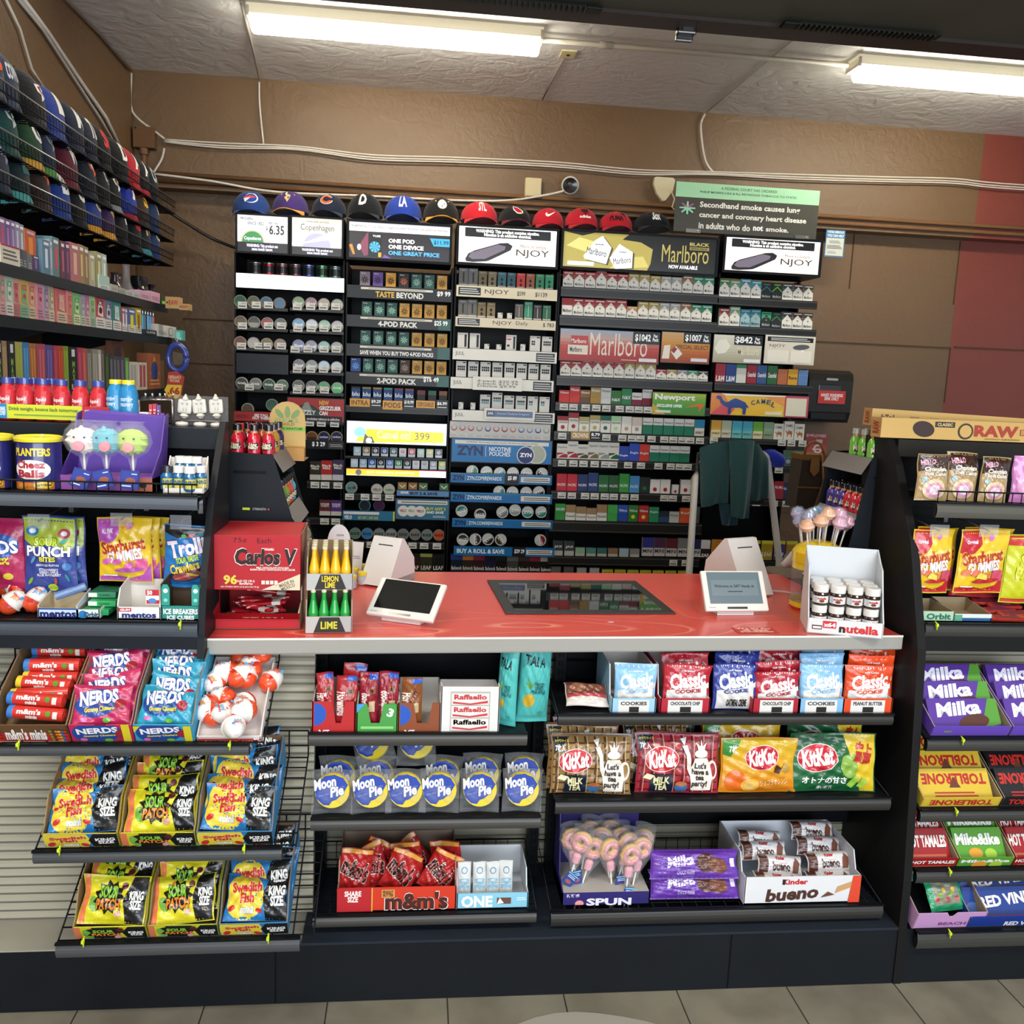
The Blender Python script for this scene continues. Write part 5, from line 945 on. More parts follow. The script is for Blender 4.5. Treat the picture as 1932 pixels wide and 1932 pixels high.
for a,b,t,c,n in((206,219,537,'a8a49a','white and grey flat'),(221,233,543,'989488','grey flat'),(235,247,549,'b0b0a8','pale flat'),(248,262,552,'b8b8b0','clear fronted'),(262,280,549,'c89ab0','pale pink'),(281,299,551,'d8a0b8','pink')):vape(a,b,t,c,n+' small carton',S1z,U,lambda A:A.lines(.1,.2,.9,.6,2,'777'),name='accessory_box',dx=-.01)
vape(301,310,558,'3a4a24','narrow black and green paper box',S1z,U,lambda A:A.rect(.2,.1,.8,.4,'9ad83a'),name='paper_box',dx=-.01)
def raw_art(A):A.txt('RAW',.25,.3,.92,.75,'a83428',.03);A.ell(.14,.5,.08,.08,'4a3a28')
for x0,y0,x1,y1,l in((312,560,338,582,'tan paper box with red lettering at the end of the upper side shelf'),(338,573,356,585,'smaller tan paper box beside the larger one at the shelf end')):
    x,z,w,h=BB(x0,y0,x1,y1,4.02);g=G();g.box(-w/2,w/2,0,.06,0,h,'b8935c');A=Art(w,h);raw_art(A);g.flat(A,-w/2,0,0);link('paper_box',g.mesh('paper_box'),(x,4.02,z),label=l,cat='box')
Mi='middle'
for a,b,t,c,n,s,lo in((0,12,516,'c89a94','rose','5a9a7a','d8a0a0'),(12,26,518,'a8c4a8','pale green','5a9a7a','d8d4c8'),(26,38,523,'d0a098','salmon','b83a4a','c86a6a'),(39,55,526,'d0b060','yellow','c84a30','7ab08a'),(55,68,529,'d89a7a','orange pink','c83a4a','d8b890'),(70,84,532,'d898a8','pink','a82a4a','d88aa0'),(84,94,535,'9a9ab0','grey lilac','6a6a8a','d0a0b0'),(94,104,540,'b8a890','beige','a88a4a','e0d0a8'),(107,128,546,'cc6a6a','large coral','e09a9a','e0c0a0'),(128,139,549,'d88a8a','light coral','c84a4a','d88a6a'),(140,153,553,'7ac07a','green','3a8a4a','d8e0a8'),(154,162,556,'a8a0b0','mauve','8a7a98','b8d0b0'),(162,171,557,'b880a0','orchid','a85a8a','e8b0b8'),(171,182,559,'a8c890','soft lime','6a9a4a','9ac0a0'),(182,199,558,'cc4a58','raspberry red','3a1a20','e0dcd4'),(199,213,565,'6a8098','dusty blue','3a4a6a','ddd8d0'),(214,230,569,'3a8078','deep teal','9ad0c8','e0dcd4')):vape(a,b,t,c,n+' vape box',S2z,Mi,fruit(s,lo),lower=lo)
for a,b,t,c,n,s in((231,237,580,'c04a58','slim red','eee'),(237,242,582,'8a98b8','slim grey blue','eee'),(243,257,583,'5a62a0','violet blue','e0e040'),(258,268,582,'c8b030','golden yellow','8a6a1a')):vape(a,b,t,c,n+' vape box',S2z,Mi,streak(s),lower='d8d4cc')
for i,(px,c,n)in enumerate(((270,'3a9ac8','light blue'),(275,'1c2430','black'),(280,'4aa8e0','sky blue'),(285,'3a8ad0','blue'),(290,'d84a28','orange'))):
    p=PX(px,590+i*3,SX-.02);g=G();g.lathe([(.007,0),(.0075,.002),(.0075,.06),(.006,.062)],c,'gloss',10,sx=1.2);g.box(-.006,.006,-.005,.005,.062,.078,'b8b8b8','metal',.002);link('lighter',g.mesh('lighter'),(SX-.025,p.y,S2z+.02),label='%s lighter standing in the row near the middle shelf end'%n,cat='lighter',group='lighters on the middle side shelf')
vape(269,291,624,'1c2026','black lighter tray',S2z,Mi,lambda A:A.txt('CLIPPER',.1,.3,.9,.7,'ccc',.02),name='lighter_tray',dx=-.014)
vape(292,329,614,'cfcac0','long white carton with a thin black outline',S2z,Mi,lambda A:(A.lines(.05,.15,.5,.5,3,'888'),A.rect(.6,.2,.8,.8,'444'),A.rect(.62,.24,.78,.76,'ddd')),name='accessory_box',dx=-.012)
x,z,w,h=BB(330,623,344,642,4.15);g=G();g.box(-w/2,w/2,0,.05,0,h,'5ab0a4');A=Art(w,h);A.rect(.15,.3,.7,.8,'8ad0c0');A.txt('IN',.2,.1,.8,.3,'eee',.02);g.flat(A,-w/2,0,0);link('accessory_box',g.mesh('accessory_box'),(x,4.15,z),label='small aqua carton overhanging the end of the middle side shelf',cat='box')
Lo='lowest'
def slim(c,n=2,top='222'):return lambda A:[A.rect(.12+i/n*.8,.1,.12+(i+.7)/n*.8,.9,c,keep=True)or A.rect(.2+i/n*.8,.78,.12+(i+.5)/n*.8,.9,top)for i in range(n)]
def maxart(A):A.txt('M\nA\nX',.3,.3,.7,.7,'8ac048',.02);A.rect(.25,.8,.7,.95,'ddd');A.txt('FLOW',.15,.1,.85,.22,'eee',.02)
for a,b,t,c,n,ar in((-4,6,642,'15171a','black',maxart),(6,15,643,'9a7a58','tan',slim('b89870')),(17,31,644,'15171a','tall black lime-lettered',maxart),(32,44,645,'a8a05a','lime',slim('a8b83a')),(45,57,646,'3a78a8','blue',slim('5aa0d8')),(58,71,648,'a8683a','orange',slim('d88a4a')),(73,88,649,'a84a58','rose',slim('d06a78')),(89,102,651,'5a4a88','violet',slim('7a68b0')),(103,111,652,'a83a50','crimson',slim('c84a5a',1)),(111,121,653,'b8402c','vermilion',slim('d85038')),(121,131,653,'7a9030','leaf green',slim('98b03a')),(132,148,655,'15171a','wide black',maxart),(149,157,656,'a83a58','magenta',slim('c85070',1)),(157,165,657,'b85048','coral red',slim('d8685a',1)),(165,175,658,'6a665a','grey olive',slim('a8a098')),(176,186,659,'8a857a','stone grey',slim('b0aca0')),(187,193,660,'b0aca0','off-white',slim('ddd',1)),(193,199,660,'5a4a40','coffee',slim('8a7868',1)),(200,208,666,'30402c','dark olive',slim('4a6a3a',1)),(209,216,671,'3a3c44','slate',slim('6a6c78',1)),(216,222,672,'444650','dark grey',slim('70727e',1)),(222,229,673,'3c3e46','graphite',slim('6a6c74',1)),(229,237,673,'4a4054','smoky purple',slim('7a6888',1)),(238,245,675,'5a8a4a','green striped',slim('8ac06a',1)),(246,262,683,'c8c2b4','white grey-line',slim('a8a8a8',2,'eee')),(262,280,684,'c8c2b4','white red-line',slim('b04a50',2,'eee'))):
    vape(a,b,t,c,n+' slim vape carton',S3z,Lo,ar,dx=0,lower=None)
vape(281,304,667,'a05a3a','orange and blue patterned carton with a pointed top',S3z,Lo,lambda A:(A.poly([(.1,.4),(.5,.95),(.9,.4)],'c88a3a'),A.ell(.5,.5,.3,.25,'3a4a80'),A.lines(.1,.1,.9,.3,2,'d8a060')))
vape(304,311,680,'6a5236','narrow brown carton',S3z,Lo)
vape(236,262,645,'7a4a38','brown blister pack hanging behind the slim cartons',S3z,Lo,lambda A:(A.ell(.5,.55,.3,.2,'444038'),A.rect(.2,.1,.8,.3,'b0683a')),dx=.05,d=.02,dz=.07,name='blister_pack')
x,z,w,h=BB(313,646,356,704,4.0);g=G();R_=w/2
ring=[(cos(t*pi/12)*R_*.8,0,h*.5+sin(t*pi/12)*h*.42)for t in range(25)];g.tube(ring,.013,'3a4a98','gloss',8);g.tube([(0,0,h*.92),(0,0,h*1.15)],.003,'aaa','metal')
g.add([(-.02,.005,h*.25),(.03,.005,h*.3),(.02,.005,h*.65),(-.02,.005,h*.7)],[[0,1,2,3]],'c8c0b0','clearfilm')
o=link('ring_display',g.mesh('ring_display'),(x,4.0,z),label='shiny blue ring display hanging at the end of the lowest side shelf',cat='display')
x,z,w,h=BB(311,700,350,752,3.97);g=G();g.prism([(-w*.45,0),(w*.3,0),(w*.48,h*.8),(w*.1,h),(-w*.3,h*.95)],0,.003,'b03a32');A=Art(w,h);A.poly([(.0,.3),(.15,.5),(.85,.5),(.78,.15),(.6,0),(.2,.05)],'e8c43a');A.txt('.66',.15,.15,.75,.42,'b03a2c',.05);A.txt('OFFER!',.22,.72,.82,.84,'e8c8a0',.03,rot=180);A.txt('SPECIAL',.25,.6,.75,.7,'e8c8a0',.03,rot=180);g.flat(A,-w/2,0,0)
link('price_tag_card',g.mesh('price_tag_card'),(x,3.96,z),(0,0,0),label='red and yellow special offer tag showing .66, hanging under the ring display',cat='price card')
# ================= counter and base =================
BM='blackmetal'
CUN=math.atan2(2.224-2.132,1.334+.494)
a=Vector((-.52,2.131,.95));Lc=1.842;Dc=.75
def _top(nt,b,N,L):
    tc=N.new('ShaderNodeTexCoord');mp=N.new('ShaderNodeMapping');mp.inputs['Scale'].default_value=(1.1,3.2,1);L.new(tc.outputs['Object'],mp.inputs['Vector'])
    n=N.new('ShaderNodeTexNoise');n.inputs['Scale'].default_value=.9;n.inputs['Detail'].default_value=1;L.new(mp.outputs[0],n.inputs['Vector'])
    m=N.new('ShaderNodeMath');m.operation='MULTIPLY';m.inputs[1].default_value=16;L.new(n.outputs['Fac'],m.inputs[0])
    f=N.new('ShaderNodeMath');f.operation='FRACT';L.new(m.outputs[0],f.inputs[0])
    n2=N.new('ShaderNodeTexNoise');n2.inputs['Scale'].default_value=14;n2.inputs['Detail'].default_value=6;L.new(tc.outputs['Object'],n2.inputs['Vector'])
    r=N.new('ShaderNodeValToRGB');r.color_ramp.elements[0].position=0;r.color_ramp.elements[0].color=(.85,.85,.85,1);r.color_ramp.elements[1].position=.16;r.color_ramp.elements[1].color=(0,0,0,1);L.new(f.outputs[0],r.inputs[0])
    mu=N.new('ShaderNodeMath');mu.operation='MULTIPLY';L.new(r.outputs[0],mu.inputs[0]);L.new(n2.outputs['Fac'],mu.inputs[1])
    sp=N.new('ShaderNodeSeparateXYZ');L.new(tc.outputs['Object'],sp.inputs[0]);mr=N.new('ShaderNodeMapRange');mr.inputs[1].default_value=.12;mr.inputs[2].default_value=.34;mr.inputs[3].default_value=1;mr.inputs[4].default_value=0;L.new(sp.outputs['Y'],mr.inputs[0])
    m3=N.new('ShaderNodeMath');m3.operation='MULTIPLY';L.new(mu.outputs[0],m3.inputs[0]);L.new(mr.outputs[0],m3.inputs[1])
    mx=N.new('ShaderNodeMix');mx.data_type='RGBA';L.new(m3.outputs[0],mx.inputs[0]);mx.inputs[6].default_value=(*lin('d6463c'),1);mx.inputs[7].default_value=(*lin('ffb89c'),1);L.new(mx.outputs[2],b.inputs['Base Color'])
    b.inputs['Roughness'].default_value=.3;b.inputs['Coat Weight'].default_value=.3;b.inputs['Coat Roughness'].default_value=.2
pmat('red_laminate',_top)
g=G();g.box(0,Lc,.004,Dc,-.028,0,'c8403a','red_laminate');ct=link('counter',g.mesh('counter'),a,(0,0,CUN),label='red laminate sales counter with a worn aluminium edge',cat='counter')
g=G();g.box(0,Lc,-.004,.004,-.036,.002,'9c9a93','plastic',.002);g.box(0,Lc,-.0045,-.002,-.002,.0026,'e8e0d8','plastic');g.box(.0,Lc,.004,.02,-.04,-.028,'9c9a96','metal');link('edge_trim',g.mesh('edge_trim'),parent=ct)
g=G();g.box(.05,Lc-.02,Dc-.1,Dc-.08,-.9,-.028,'2a2522',BM);g.box(.0,.02,.15,Dc-.1,-.93,-.028,'2a2522',BM);g.box(Lc-.04,Lc-.02,.3,Dc-.1,-.93,-.028,'2a2522',BM);link('rear_panel',g.mesh('rear_panel'),parent=ct)
MC=Matrix.Translation(a)@Matrix.Rotation(CUN,4,'Z')
CZ=.95
# glass pad let into the counter, notice, chip
pts=[PZ(*q,CZ)for q in((924,1095),(1205,1098),(1272,1160),(945,1160))]
cx_,cy_=sum(p.x for p in pts)/4,sum(p.y for p in pts)/4;w=.49;d=.4
g=G();g.box(-w/2,w/2,-d/2,d/2,0,.004,'2a2a28','plastic',.0015)
o=link('counter_mat',g.mesh('counter_mat'),(cx_,cy_,CZ+.0005),(0,0,CUN),label='black framed glass change mat lying on the red counter',cat='counter mat')
g=G();g.box(-w/2+.03,w/2-.03,-d/2+.03,d/2-.05,.0035,.0048,'16181a','darkglass');link('glass_pane',g.mesh('glass_pane'),parent=o)
p=PZ(1425,1190,CZ);g=G();A=Art(.115,.05);A.rect(0,0,1,1,'c4342e');A.txt('We ID for\nall vape\npurchases',.06,.06,.94,.94,'f0c8b8',.06);g.box(-.058,.058,-.026,.026,0,.0004,'c4342e');g.art(A,lambda x,y,l:(x-.0575,y-.025,.0007+.0002*l))
link('counter_notice',g.mesh('counter_notice'),(p.x,p.y,CZ+.0006),(0,0,CUN+radians(-2)),label='small red sticker about ID for vape purchases on the counter',cat='sticker')
p=PZ(1152,1174,CZ);g=G();g.prism([(-.008,0),(0,.003),(.01,.001),(.002,-.003)],0,.0006,'eee',plane='XY');link('paper_scrap',g.mesh('paper_scrap'),(p.x,p.y,CZ+.0006),label='tiny white scrap of paper on the red counter',cat='scrap')
# base: kick plate, deck, corrugated front
g=G();g.box(-3.2,3.6,2.115,2.15,0,.159,'191c20',BM)
for x in(PY(520,1890,2.115).x,PY(1372,1865,2.115).x,-1.4):g.box(x-.0015,x+.0015,2.1135,2.116,.004,.156,'08090a',BM)
g.box(-3.2,PY(568,1786,2.115).x,2.118,2.3,.159,.163,'a39f92','matte');g.box(PY(568,1786,2.115).x,1.34,2.113,2.46,.159,.166,'272d36',BM);g.box(1.34,3.6,2.14,2.46,.159,.165,'16181b',BM)
struct('baseboard_front',g)
g=G();zt=.93;YC=2.24;pitch=.0235;x1=PY(592,1500,YC).x
n=int((zt-.163)/pitch)
for i in range(n):
    z=.163+i*pitch
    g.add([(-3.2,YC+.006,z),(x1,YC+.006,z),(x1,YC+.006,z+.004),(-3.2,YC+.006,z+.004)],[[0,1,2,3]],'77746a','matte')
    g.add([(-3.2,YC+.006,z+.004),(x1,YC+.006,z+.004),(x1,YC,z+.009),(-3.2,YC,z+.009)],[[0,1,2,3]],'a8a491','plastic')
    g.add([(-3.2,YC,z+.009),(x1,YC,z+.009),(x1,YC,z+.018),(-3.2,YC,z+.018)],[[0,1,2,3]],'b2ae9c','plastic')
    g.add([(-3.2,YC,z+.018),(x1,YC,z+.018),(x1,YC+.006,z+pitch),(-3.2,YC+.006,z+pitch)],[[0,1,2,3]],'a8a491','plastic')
g.box(-3.2,x1,YC+.007,YC+.03,.163,zt,'8a867a','matte')
link('corrugated_panel',g.mesh('corrugated_panel'),label='off-white corrugated front panel of the counter behind the stepped candy trays',cat='panel')
g=G();YD=2.47
for i in range(int((.93-.163)/pitch)):
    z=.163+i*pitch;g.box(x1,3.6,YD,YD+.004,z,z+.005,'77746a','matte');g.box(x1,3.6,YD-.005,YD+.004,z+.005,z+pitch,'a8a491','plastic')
link('corrugated_panel',g.mesh('corrugated_panel'),label='off-white corrugated panel behind the shelving under and beyond the counter',cat='panel')
# ---- gondola shelving helpers ----
def lip(g,x0,x1,Y,zt,zb,col='3a3c3e',mat='plastic'):
    """price channel: bowed clear plastic over a dark rail"""
    n=5;pr=[(Y-.006*sin(pi*i/n),zt+(zb-zt)*i/n)for i in range(n+1)]
    for i in range(n):g.add([(x0,pr[i][0],pr[i][1]),(x0,pr[i+1][0],pr[i+1][1]),(x1,pr[i+1][0],pr[i+1][1]),(x1,pr[i][0],pr[i][1])],[[0,1,2,3]],col,'gloss' if mat=='gloss' else mat,True)
    g.box(x0,x1,Y,Y+.012,zb,zt,'1b1d20',BM);g.box(x0,x1,Y-.009,Y,zt,zt+.005,'101214',BM)
def gshelf(px0,px1,pyt,pyb,Y,depth,parent,X=None,tilt=0,wire=False,col='46484a',fence=0,name='shelf'):
    cx=(px0+px1)/2;x0,x1=X or(PY(px0,pyt,Y).x,PY(px1,pyt,Y).x);zt,zb=PY(cx,pyt,Y).z,PY(cx,pyb,Y).z
    g=G();lip(g,x0,x1,Y,zt,zb,col);dz=depth*math.tan(tilt)
    if wire:
        for i in range(int(depth/.03)+1):y=Y+.012+i*.03;g.tube([(x0,y,zt-.006+dz*(y-Y)/depth),(x1,y,zt-.006+dz*(y-Y)/depth)],.0016,'15171a',BM,4)
        for i in range(int((x1-x0)/.04)+1):g.tube([(x0+i*.04,Y+.01,zt-.003),(x0+i*.04,Y+depth,zt-.003+dz)],.0016,'15171a',BM,4)
    else:g.add([(x0,Y,zt-.003),(x1,Y,zt-.003),(x1,Y+depth,zt-.003+dz),(x0,Y+depth,zt-.003+dz),(x0,Y,zt-.013),(x1,Y,zt-.013),(x1,Y+depth,zt-.013+dz),(x0,Y+depth,zt-.013+dz)],[[0,1,2,3],[7,6,5,4],[0,3,7,4],[2,1,5,6],[3,2,6,7]],'141619',BM)
    if fence:
        g.tube([(x0,Y-.002,zt+fence),(x1,Y-.002,zt+fence)],.0022,'15171a',BM,5)
        for i in range(int((x1-x0)/.026)+1):g.tube([(x0+i*.026,Y-.002,zt),(x0+i*.026,Y-.002,zt+fence)],.0014,'15171a',BM,4)
    s=link(name,g.mesh(name),parent=parent);return s,x0,x1,zt
YT='c8e030'
def tie(parent,px,py,Y):
    p=PY(px,py,Y);g=G();g.tube([(0,-.002,.008),(.001,-.012,.004),(.0,-.012,-.012)],.0022,YT,'plastic',5);g.box(-.003,.003,-.016,-.009,-.002,.005,YT,'plastic');link('cable_tie',g.mesh('cable_tie'),tuple(p),parent=parent)
# ================= left upper gondola =================
LX=-.496
g=G();prof=[(2.09,.915),(2.385,.915),(2.385,1.452),(2.36,1.455),(2.345,1.44),(2.22,1.28),(2.13,1.1)]
g.prism(prof,LX,LX+.016,'1c1f23',BM,'YZ');g.box(-2.3,LX,2.455,2.47,.93,1.44,'14171b',BM);g.box(-2.3,LX,2.34,2.47,1.425,1.437,'1c2024',BM);g.box(-2.3,LX,2.335,2.34,1.385,1.437,'22262b',BM)
for i in range(14):z=.98+i*.033;g.box(-2.3,LX,2.452,2.456,z,z+.002,'0a0b0d',BM)
LG=link('gondola_shelf_unit',g.mesh('gondola_shelf_unit'),label='black gondola shelf unit of snacks and hanging candy beside the red box',cat='shelf unit')
s,_,xr,z1=gshelf(-200,373,930,956,2.1,.3,LG,X=(-1.7,PY(373,930,2.1).x),col='5a6068',fence=.028);LZ1=z1
s,_,_,z2=gshelf(-200,373,1172,1199,2.1,.33,LG,X=(-1.7,PY(373,1172,2.1).x),col='4a5058');LZ2=z2;tie(s,342,1176,2.1)
g=G();x,z,w,h=BB(-50,1196,386,1224,2.1);g.box(-1.7,PY(384,1210,2.1).x,2.1,2.2,z,z+h,'20242a',BM);link('base_rail',g.mesh('base_rail'),parent=LG)
# ---- bottles on top ----
TZ=1.437
def lab_focus(A):A.txt('liquid',.15,.58,.8,.82,'f4e8e4',.03);A.txt('focus',.15,.32,.7,.54,'f4e8e4',.04)
def lab_morn(A):A.txt('morning\nrecovery',.1,.45,.9,.85,'d0e8f8',.03);A.ell(.45,.2,.2,.2,'e8e040');A.lines(.1,.0,.9,.1,1,'a8d0e8')
pr=[(.019,0),(.0215,.004),(.0215,.062),(.019,.075),(.0135,.086),(.013,.09),(.0145,.091),(.0145,.104),(.013,.106)]
red_b=bottle(pr,['c8303a']*4+['c8303a','a82430','3a4a9a','3a4a9a'],lab_focus,'gloss',aw=.036,ah=.05,z0=.018,r=.0215,name='supplement_bottle')
pr2=[(.019,0),(.0225,.004),(.0225,.072),(.02,.086),(.0145,.097),(.0145,.1),(.0155,.1),(.0155,.109),(.014,.111)]
blue_b=bottle(pr2,['2a88c0']*4+['2a88c0','2a88c0','e8d838','e8d838'],lab_morn,'gloss',aw=.04,ah=.07,z0=.01,r=.0225,name='supplement_bottle')
YB=2.4
for i,px in enumerate((16,49,83,118,153,187)):
    p=PY(px,780,YB);link('supplement_bottle',red_b,(p.x,YB+.0,TZ+.001),(0,0,rnd(-.25,.25)),label='red liquid bottle with a blue cap, %s along the front row above the yellow banner'%ORD[i],cat='bottle',group='red bottles on top of the gondola')
for i,px in enumerate((30,66,100)):
    p=PY(px,780,YB+.045);link('supplement_bottle',red_b,(p.x,YB+.045,TZ+.001),(0,0,rnd(-.6,.6)),label='red liquid bottle half hidden in the back row, %s from the picture edge'%ORD[i],cat='bottle',group='red bottles on top of the gondola')
for px,l in((220,'blue recovery bottle with a yellow cap next to the red bottles'),(247,'blue recovery bottle showing a yellow circle, beside the striped card')):p=PY(px,793,YB-.01);link('supplement_bottle',blue_b,(p.x,YB-.01-(.012 if px>230 else 0),TZ+.001),(0,0,0 if px>230 else-.5),label=l,cat='bottle')
def d_ban(A):
    A.rect(0,0,1,1,'d0d838');A.rect(0,0,.075,1,'2a88c0');A.txt('MORNING\nRECOVERY',.0,.2,.065,.8,'e8f0f8',.04);A.rect(.755,0,1,1,'c03038');A.txt('Drink tonight, bounce back tomorrow.',.095,.5,.72,.82,'4a6a40',.02);A.lines(.14,.2,.72,.38,1,'7a9a50')
    A.txt('LIQUID FOCUS',.78,.52,.98,.78,'fff',.05);A.txt('smarter energy',.78,.2,.97,.44,'f4e0e0',.04)
panel(-2,765,207,792,d_ban,'yellow blue and red banner strip in front of the red bottles',Y=2.365,fr=0,name='banner_strip',mat='card',th=.002)
x,z,w,h=BB(262,768,280,792,2.37);g=G();g.box(-w/2,w/2,0,.02,0,h,'e8e4dc',bev=.002);A=Art(w,h);A.poly([(.1,.5),(.9,.75),(.9,.6),(.1,.35)],'d85a3a');A.poly([(.1,.2),(.9,.45),(.9,.35),(.1,.08)],'d85a3a');g.flat(A,-w/2,0,0);link('striped_card',g.mesh('striped_card'),(x,2.37,TZ+.001),label='small white packet with orange stripes beside the blue bottles',cat='packet')
for px0,px1,pt,c,l in((281,287,754,'c8404a','red flavour packet on the peg rack nearest the striped packet'),(288,295,753,'b8384a','crimson flavour packet on the peg rack'),(296,301,755,'6a4aa0','violet flavour packet on the peg rack'),(302,308,770,'8a5ab8','light violet flavour packet at the end of the peg rack')):
    x,z,w,h=BB(px0,pt,px1,793,2.38);g=G();g.box(-w/2,w/2,0,.012,0,h,c,'film');A=Art(w,h);A.lines(.2,.2,.8,.8,4,'e8c8c8');g.flat(A,-w/2,0,0);link('flavour_packet',g.mesh('flavour_packet'),(x,2.38,TZ+.001),label=l,cat='packet')
g=G();
for px in(266,279,293,303,318):a_,b_=PY(px,752,2.42),PY(px+9,748,2.36);g.tube([a_,b_,b_+Vector((0,-.002,.008))],.0025,'cfcdc8','metal',6)
a_,b_=PY(262,754,2.425),PY(325,754,2.425);g.tube([a_,b_],.003,'bbb','metal');g.tube([b_,(b_.x,b_.y,TZ)],.003,'bbb','metal');g.tube([a_,(a_.x,a_.y,TZ)],.003,'bbb','metal')
link('peg_rack',g.mesh('peg_rack'),label='small chrome peg rack on top of the gondola beside the blue bottles',cat='rack')
# earphone display
x,z,w,h=BB(327,735,429,793,2.42);g=G();g.box(-w/2,w/2,0,.003,0,h*.96,'9a9ca0','clear');g.box(-w/2,w/2,-.004,.004,h*.14,h*.17,'777','metal');o=link('earphone_display',g.mesh('earphone_display'),(x,2.43,TZ+.001),label='clear acrylic earphone display board at the end of the gondola top',cat='display')
q=G();q.box(-.0175,.0175,0,.008,0,.037,'d6d2c8','plastic',.006);q.lathe([(.009,0),(.006,.006),(.0045,.008),(.002,.014)],'cfcbc2','plastic',10,(0,.004,.036));q.lathe([(.005,-.013),(.012,-.006),(.006,0)],'cfcbc2','plastic',10,(0,.004,0));A=Art(.035,.037);A.lines(.25,.6,.42,.75,2,'777');A.lines(.6,.6,.75,.75,2,'777');A.poly([(.4,.2),(.44,.5),(.47,.2)],'999');A.poly([(.6,.2),(.64,.5),(.67,.2)],'999');A.lines(.35,.05,.65,.1,1,'888');q.flat(A,-.0175,0,0);em=q.mesh('earphone_pack')
for i,px in enumerate((347,377,408)):p=PY(px,780,2.42);link('earphone_pack',em,(p.x,2.42,p.z),(0,rnd(-.1,.1),0),label='white earphone pack hanging on the clear board, %s from the peg rack'%ORD[i],cat='earphones',group='white earphone packs')
for i,px in enumerate((344,378,410)):p=PY(px,791,2.405);q=G();q.lathe([(.012,0),(.014,.004),(.012,.009),(.002,.011)],'d8d4cc','plastic',12,sx=1.2);q.lathe([(.003,.009),(.002,.0125)],'c83a3a','gloss',8);link('earbud_case',q.mesh('earbud_case'),(p.x,2.40,TZ+.001),label='small white earbud case on the gondola top, %s from the peg rack'%ORD[i],cat='earbud case',group='white earbud cases')
# ---- snack canisters ----
def lab_can(A):
    A.rect(0,0,1,1,'2c2c6e');A.rect(0,0,1,.16,'c87828');A.txt('PLANTERS',.1,.74,.92,.92,'e8d030',.05);A.ell(.5,.44,.42,.23,'f0ece4');A.rect(.12,.36,.88,.52,'f0ece4');A.txt('Cheez',.17,.47,.8,.64,'a8283a',.05);A.txt('Balls',.2,.27,.78,.44,'a8283a',.05);A.ell(.3,.08,.1,.06,'d88a30');A.ell(.75,.1,.2,.08,'e0c030');A.txt('original',.6,.06,.92,.14,'333',.03)
p=PY(90,925,2.17);prc=[(.045,0),(.0475,.003),(.0475,.108),(.045,.11),(.051,.11),(.052,.116),(.051,.121),(.047,.122),(.045,.119)]
canm=bottle(prc,['3a3a80','2c2c6e','2c2c6e','e8d030','e8d838','e8d838','f0e040','e8d838'],None,'gloss',32,'snack_canister')
g=G();g.lathe(prc,None,'gloss',32,cols=['3a3a80','2c2c6e','2c2c6e','e8d030','e8d838','e8d838','f0e040','e8d838']);A=Art(.098,.102,seg=12);lab_can(A);g.art(A,lambda x,y,l:((.048+.0004*l)*sin((x-.049)/.048),-(.048+.0004*l)*cos((x-.049)/.048),.003+y),'gloss');canm=g.mesh('snack_canister')
for px,l in((-15,'blue cheese ball canister with a yellow lid, cut by the frame edge'),(78,'blue cheese ball canister with a yellow lid beside the purple display')):p=PY(px,925,2.17);link('snack_canister',canm,(p.x,2.165,LZ1+.001),label=l,cat='canister')
# ---- marshmallow pop display ----
x,z,w,h=BB(122,800,298,928,2.2);g=G()
w*=.98;g.box(-w/2,w/2,0,.11,0,.03,'8a5aa0');g.prism([(0,0),(.12,0),(.15,.175),(.12,.17),(.08,.09),(0,.035)],-w/2,-w/2+.003,'5a3c98',plane='YZ');g.prism([(0,0),(.12,0),(.15,.175),(.12,.17),(.08,.09),(0,.035)],w/2-.003,w/2,'5a3c98',plane='YZ')
g.add([(-w/2,.1,.0),(w/2,.1,.0),(w/2*.96,.14,.165),(-w/2*.9,.14,.172)],[[0,1,2,3]],'54389a');g.add([(-w/2*.9,.14,.172),(w/2*.96,.14,.165),(w/2,.165,.168),(-w/2*.8,.165,.178)],[[0,1,2,3]],'6a4ab0')
A=Art(w,.034);A.rect(0,0,1,1,'8a5098');A.poly([(.8,0),(.83,.9),(1,.9),(1,0)],'a86048');A.ell(.9,.4,.04,.03,'222');g.flat(A,-w/2,0,0)
o=link('pop_display',g.mesh('pop_display'),(x,2.16,LZ1+.001),label='purple cardboard display of animal marshmallow pops on the top snack shelf',cat='display')
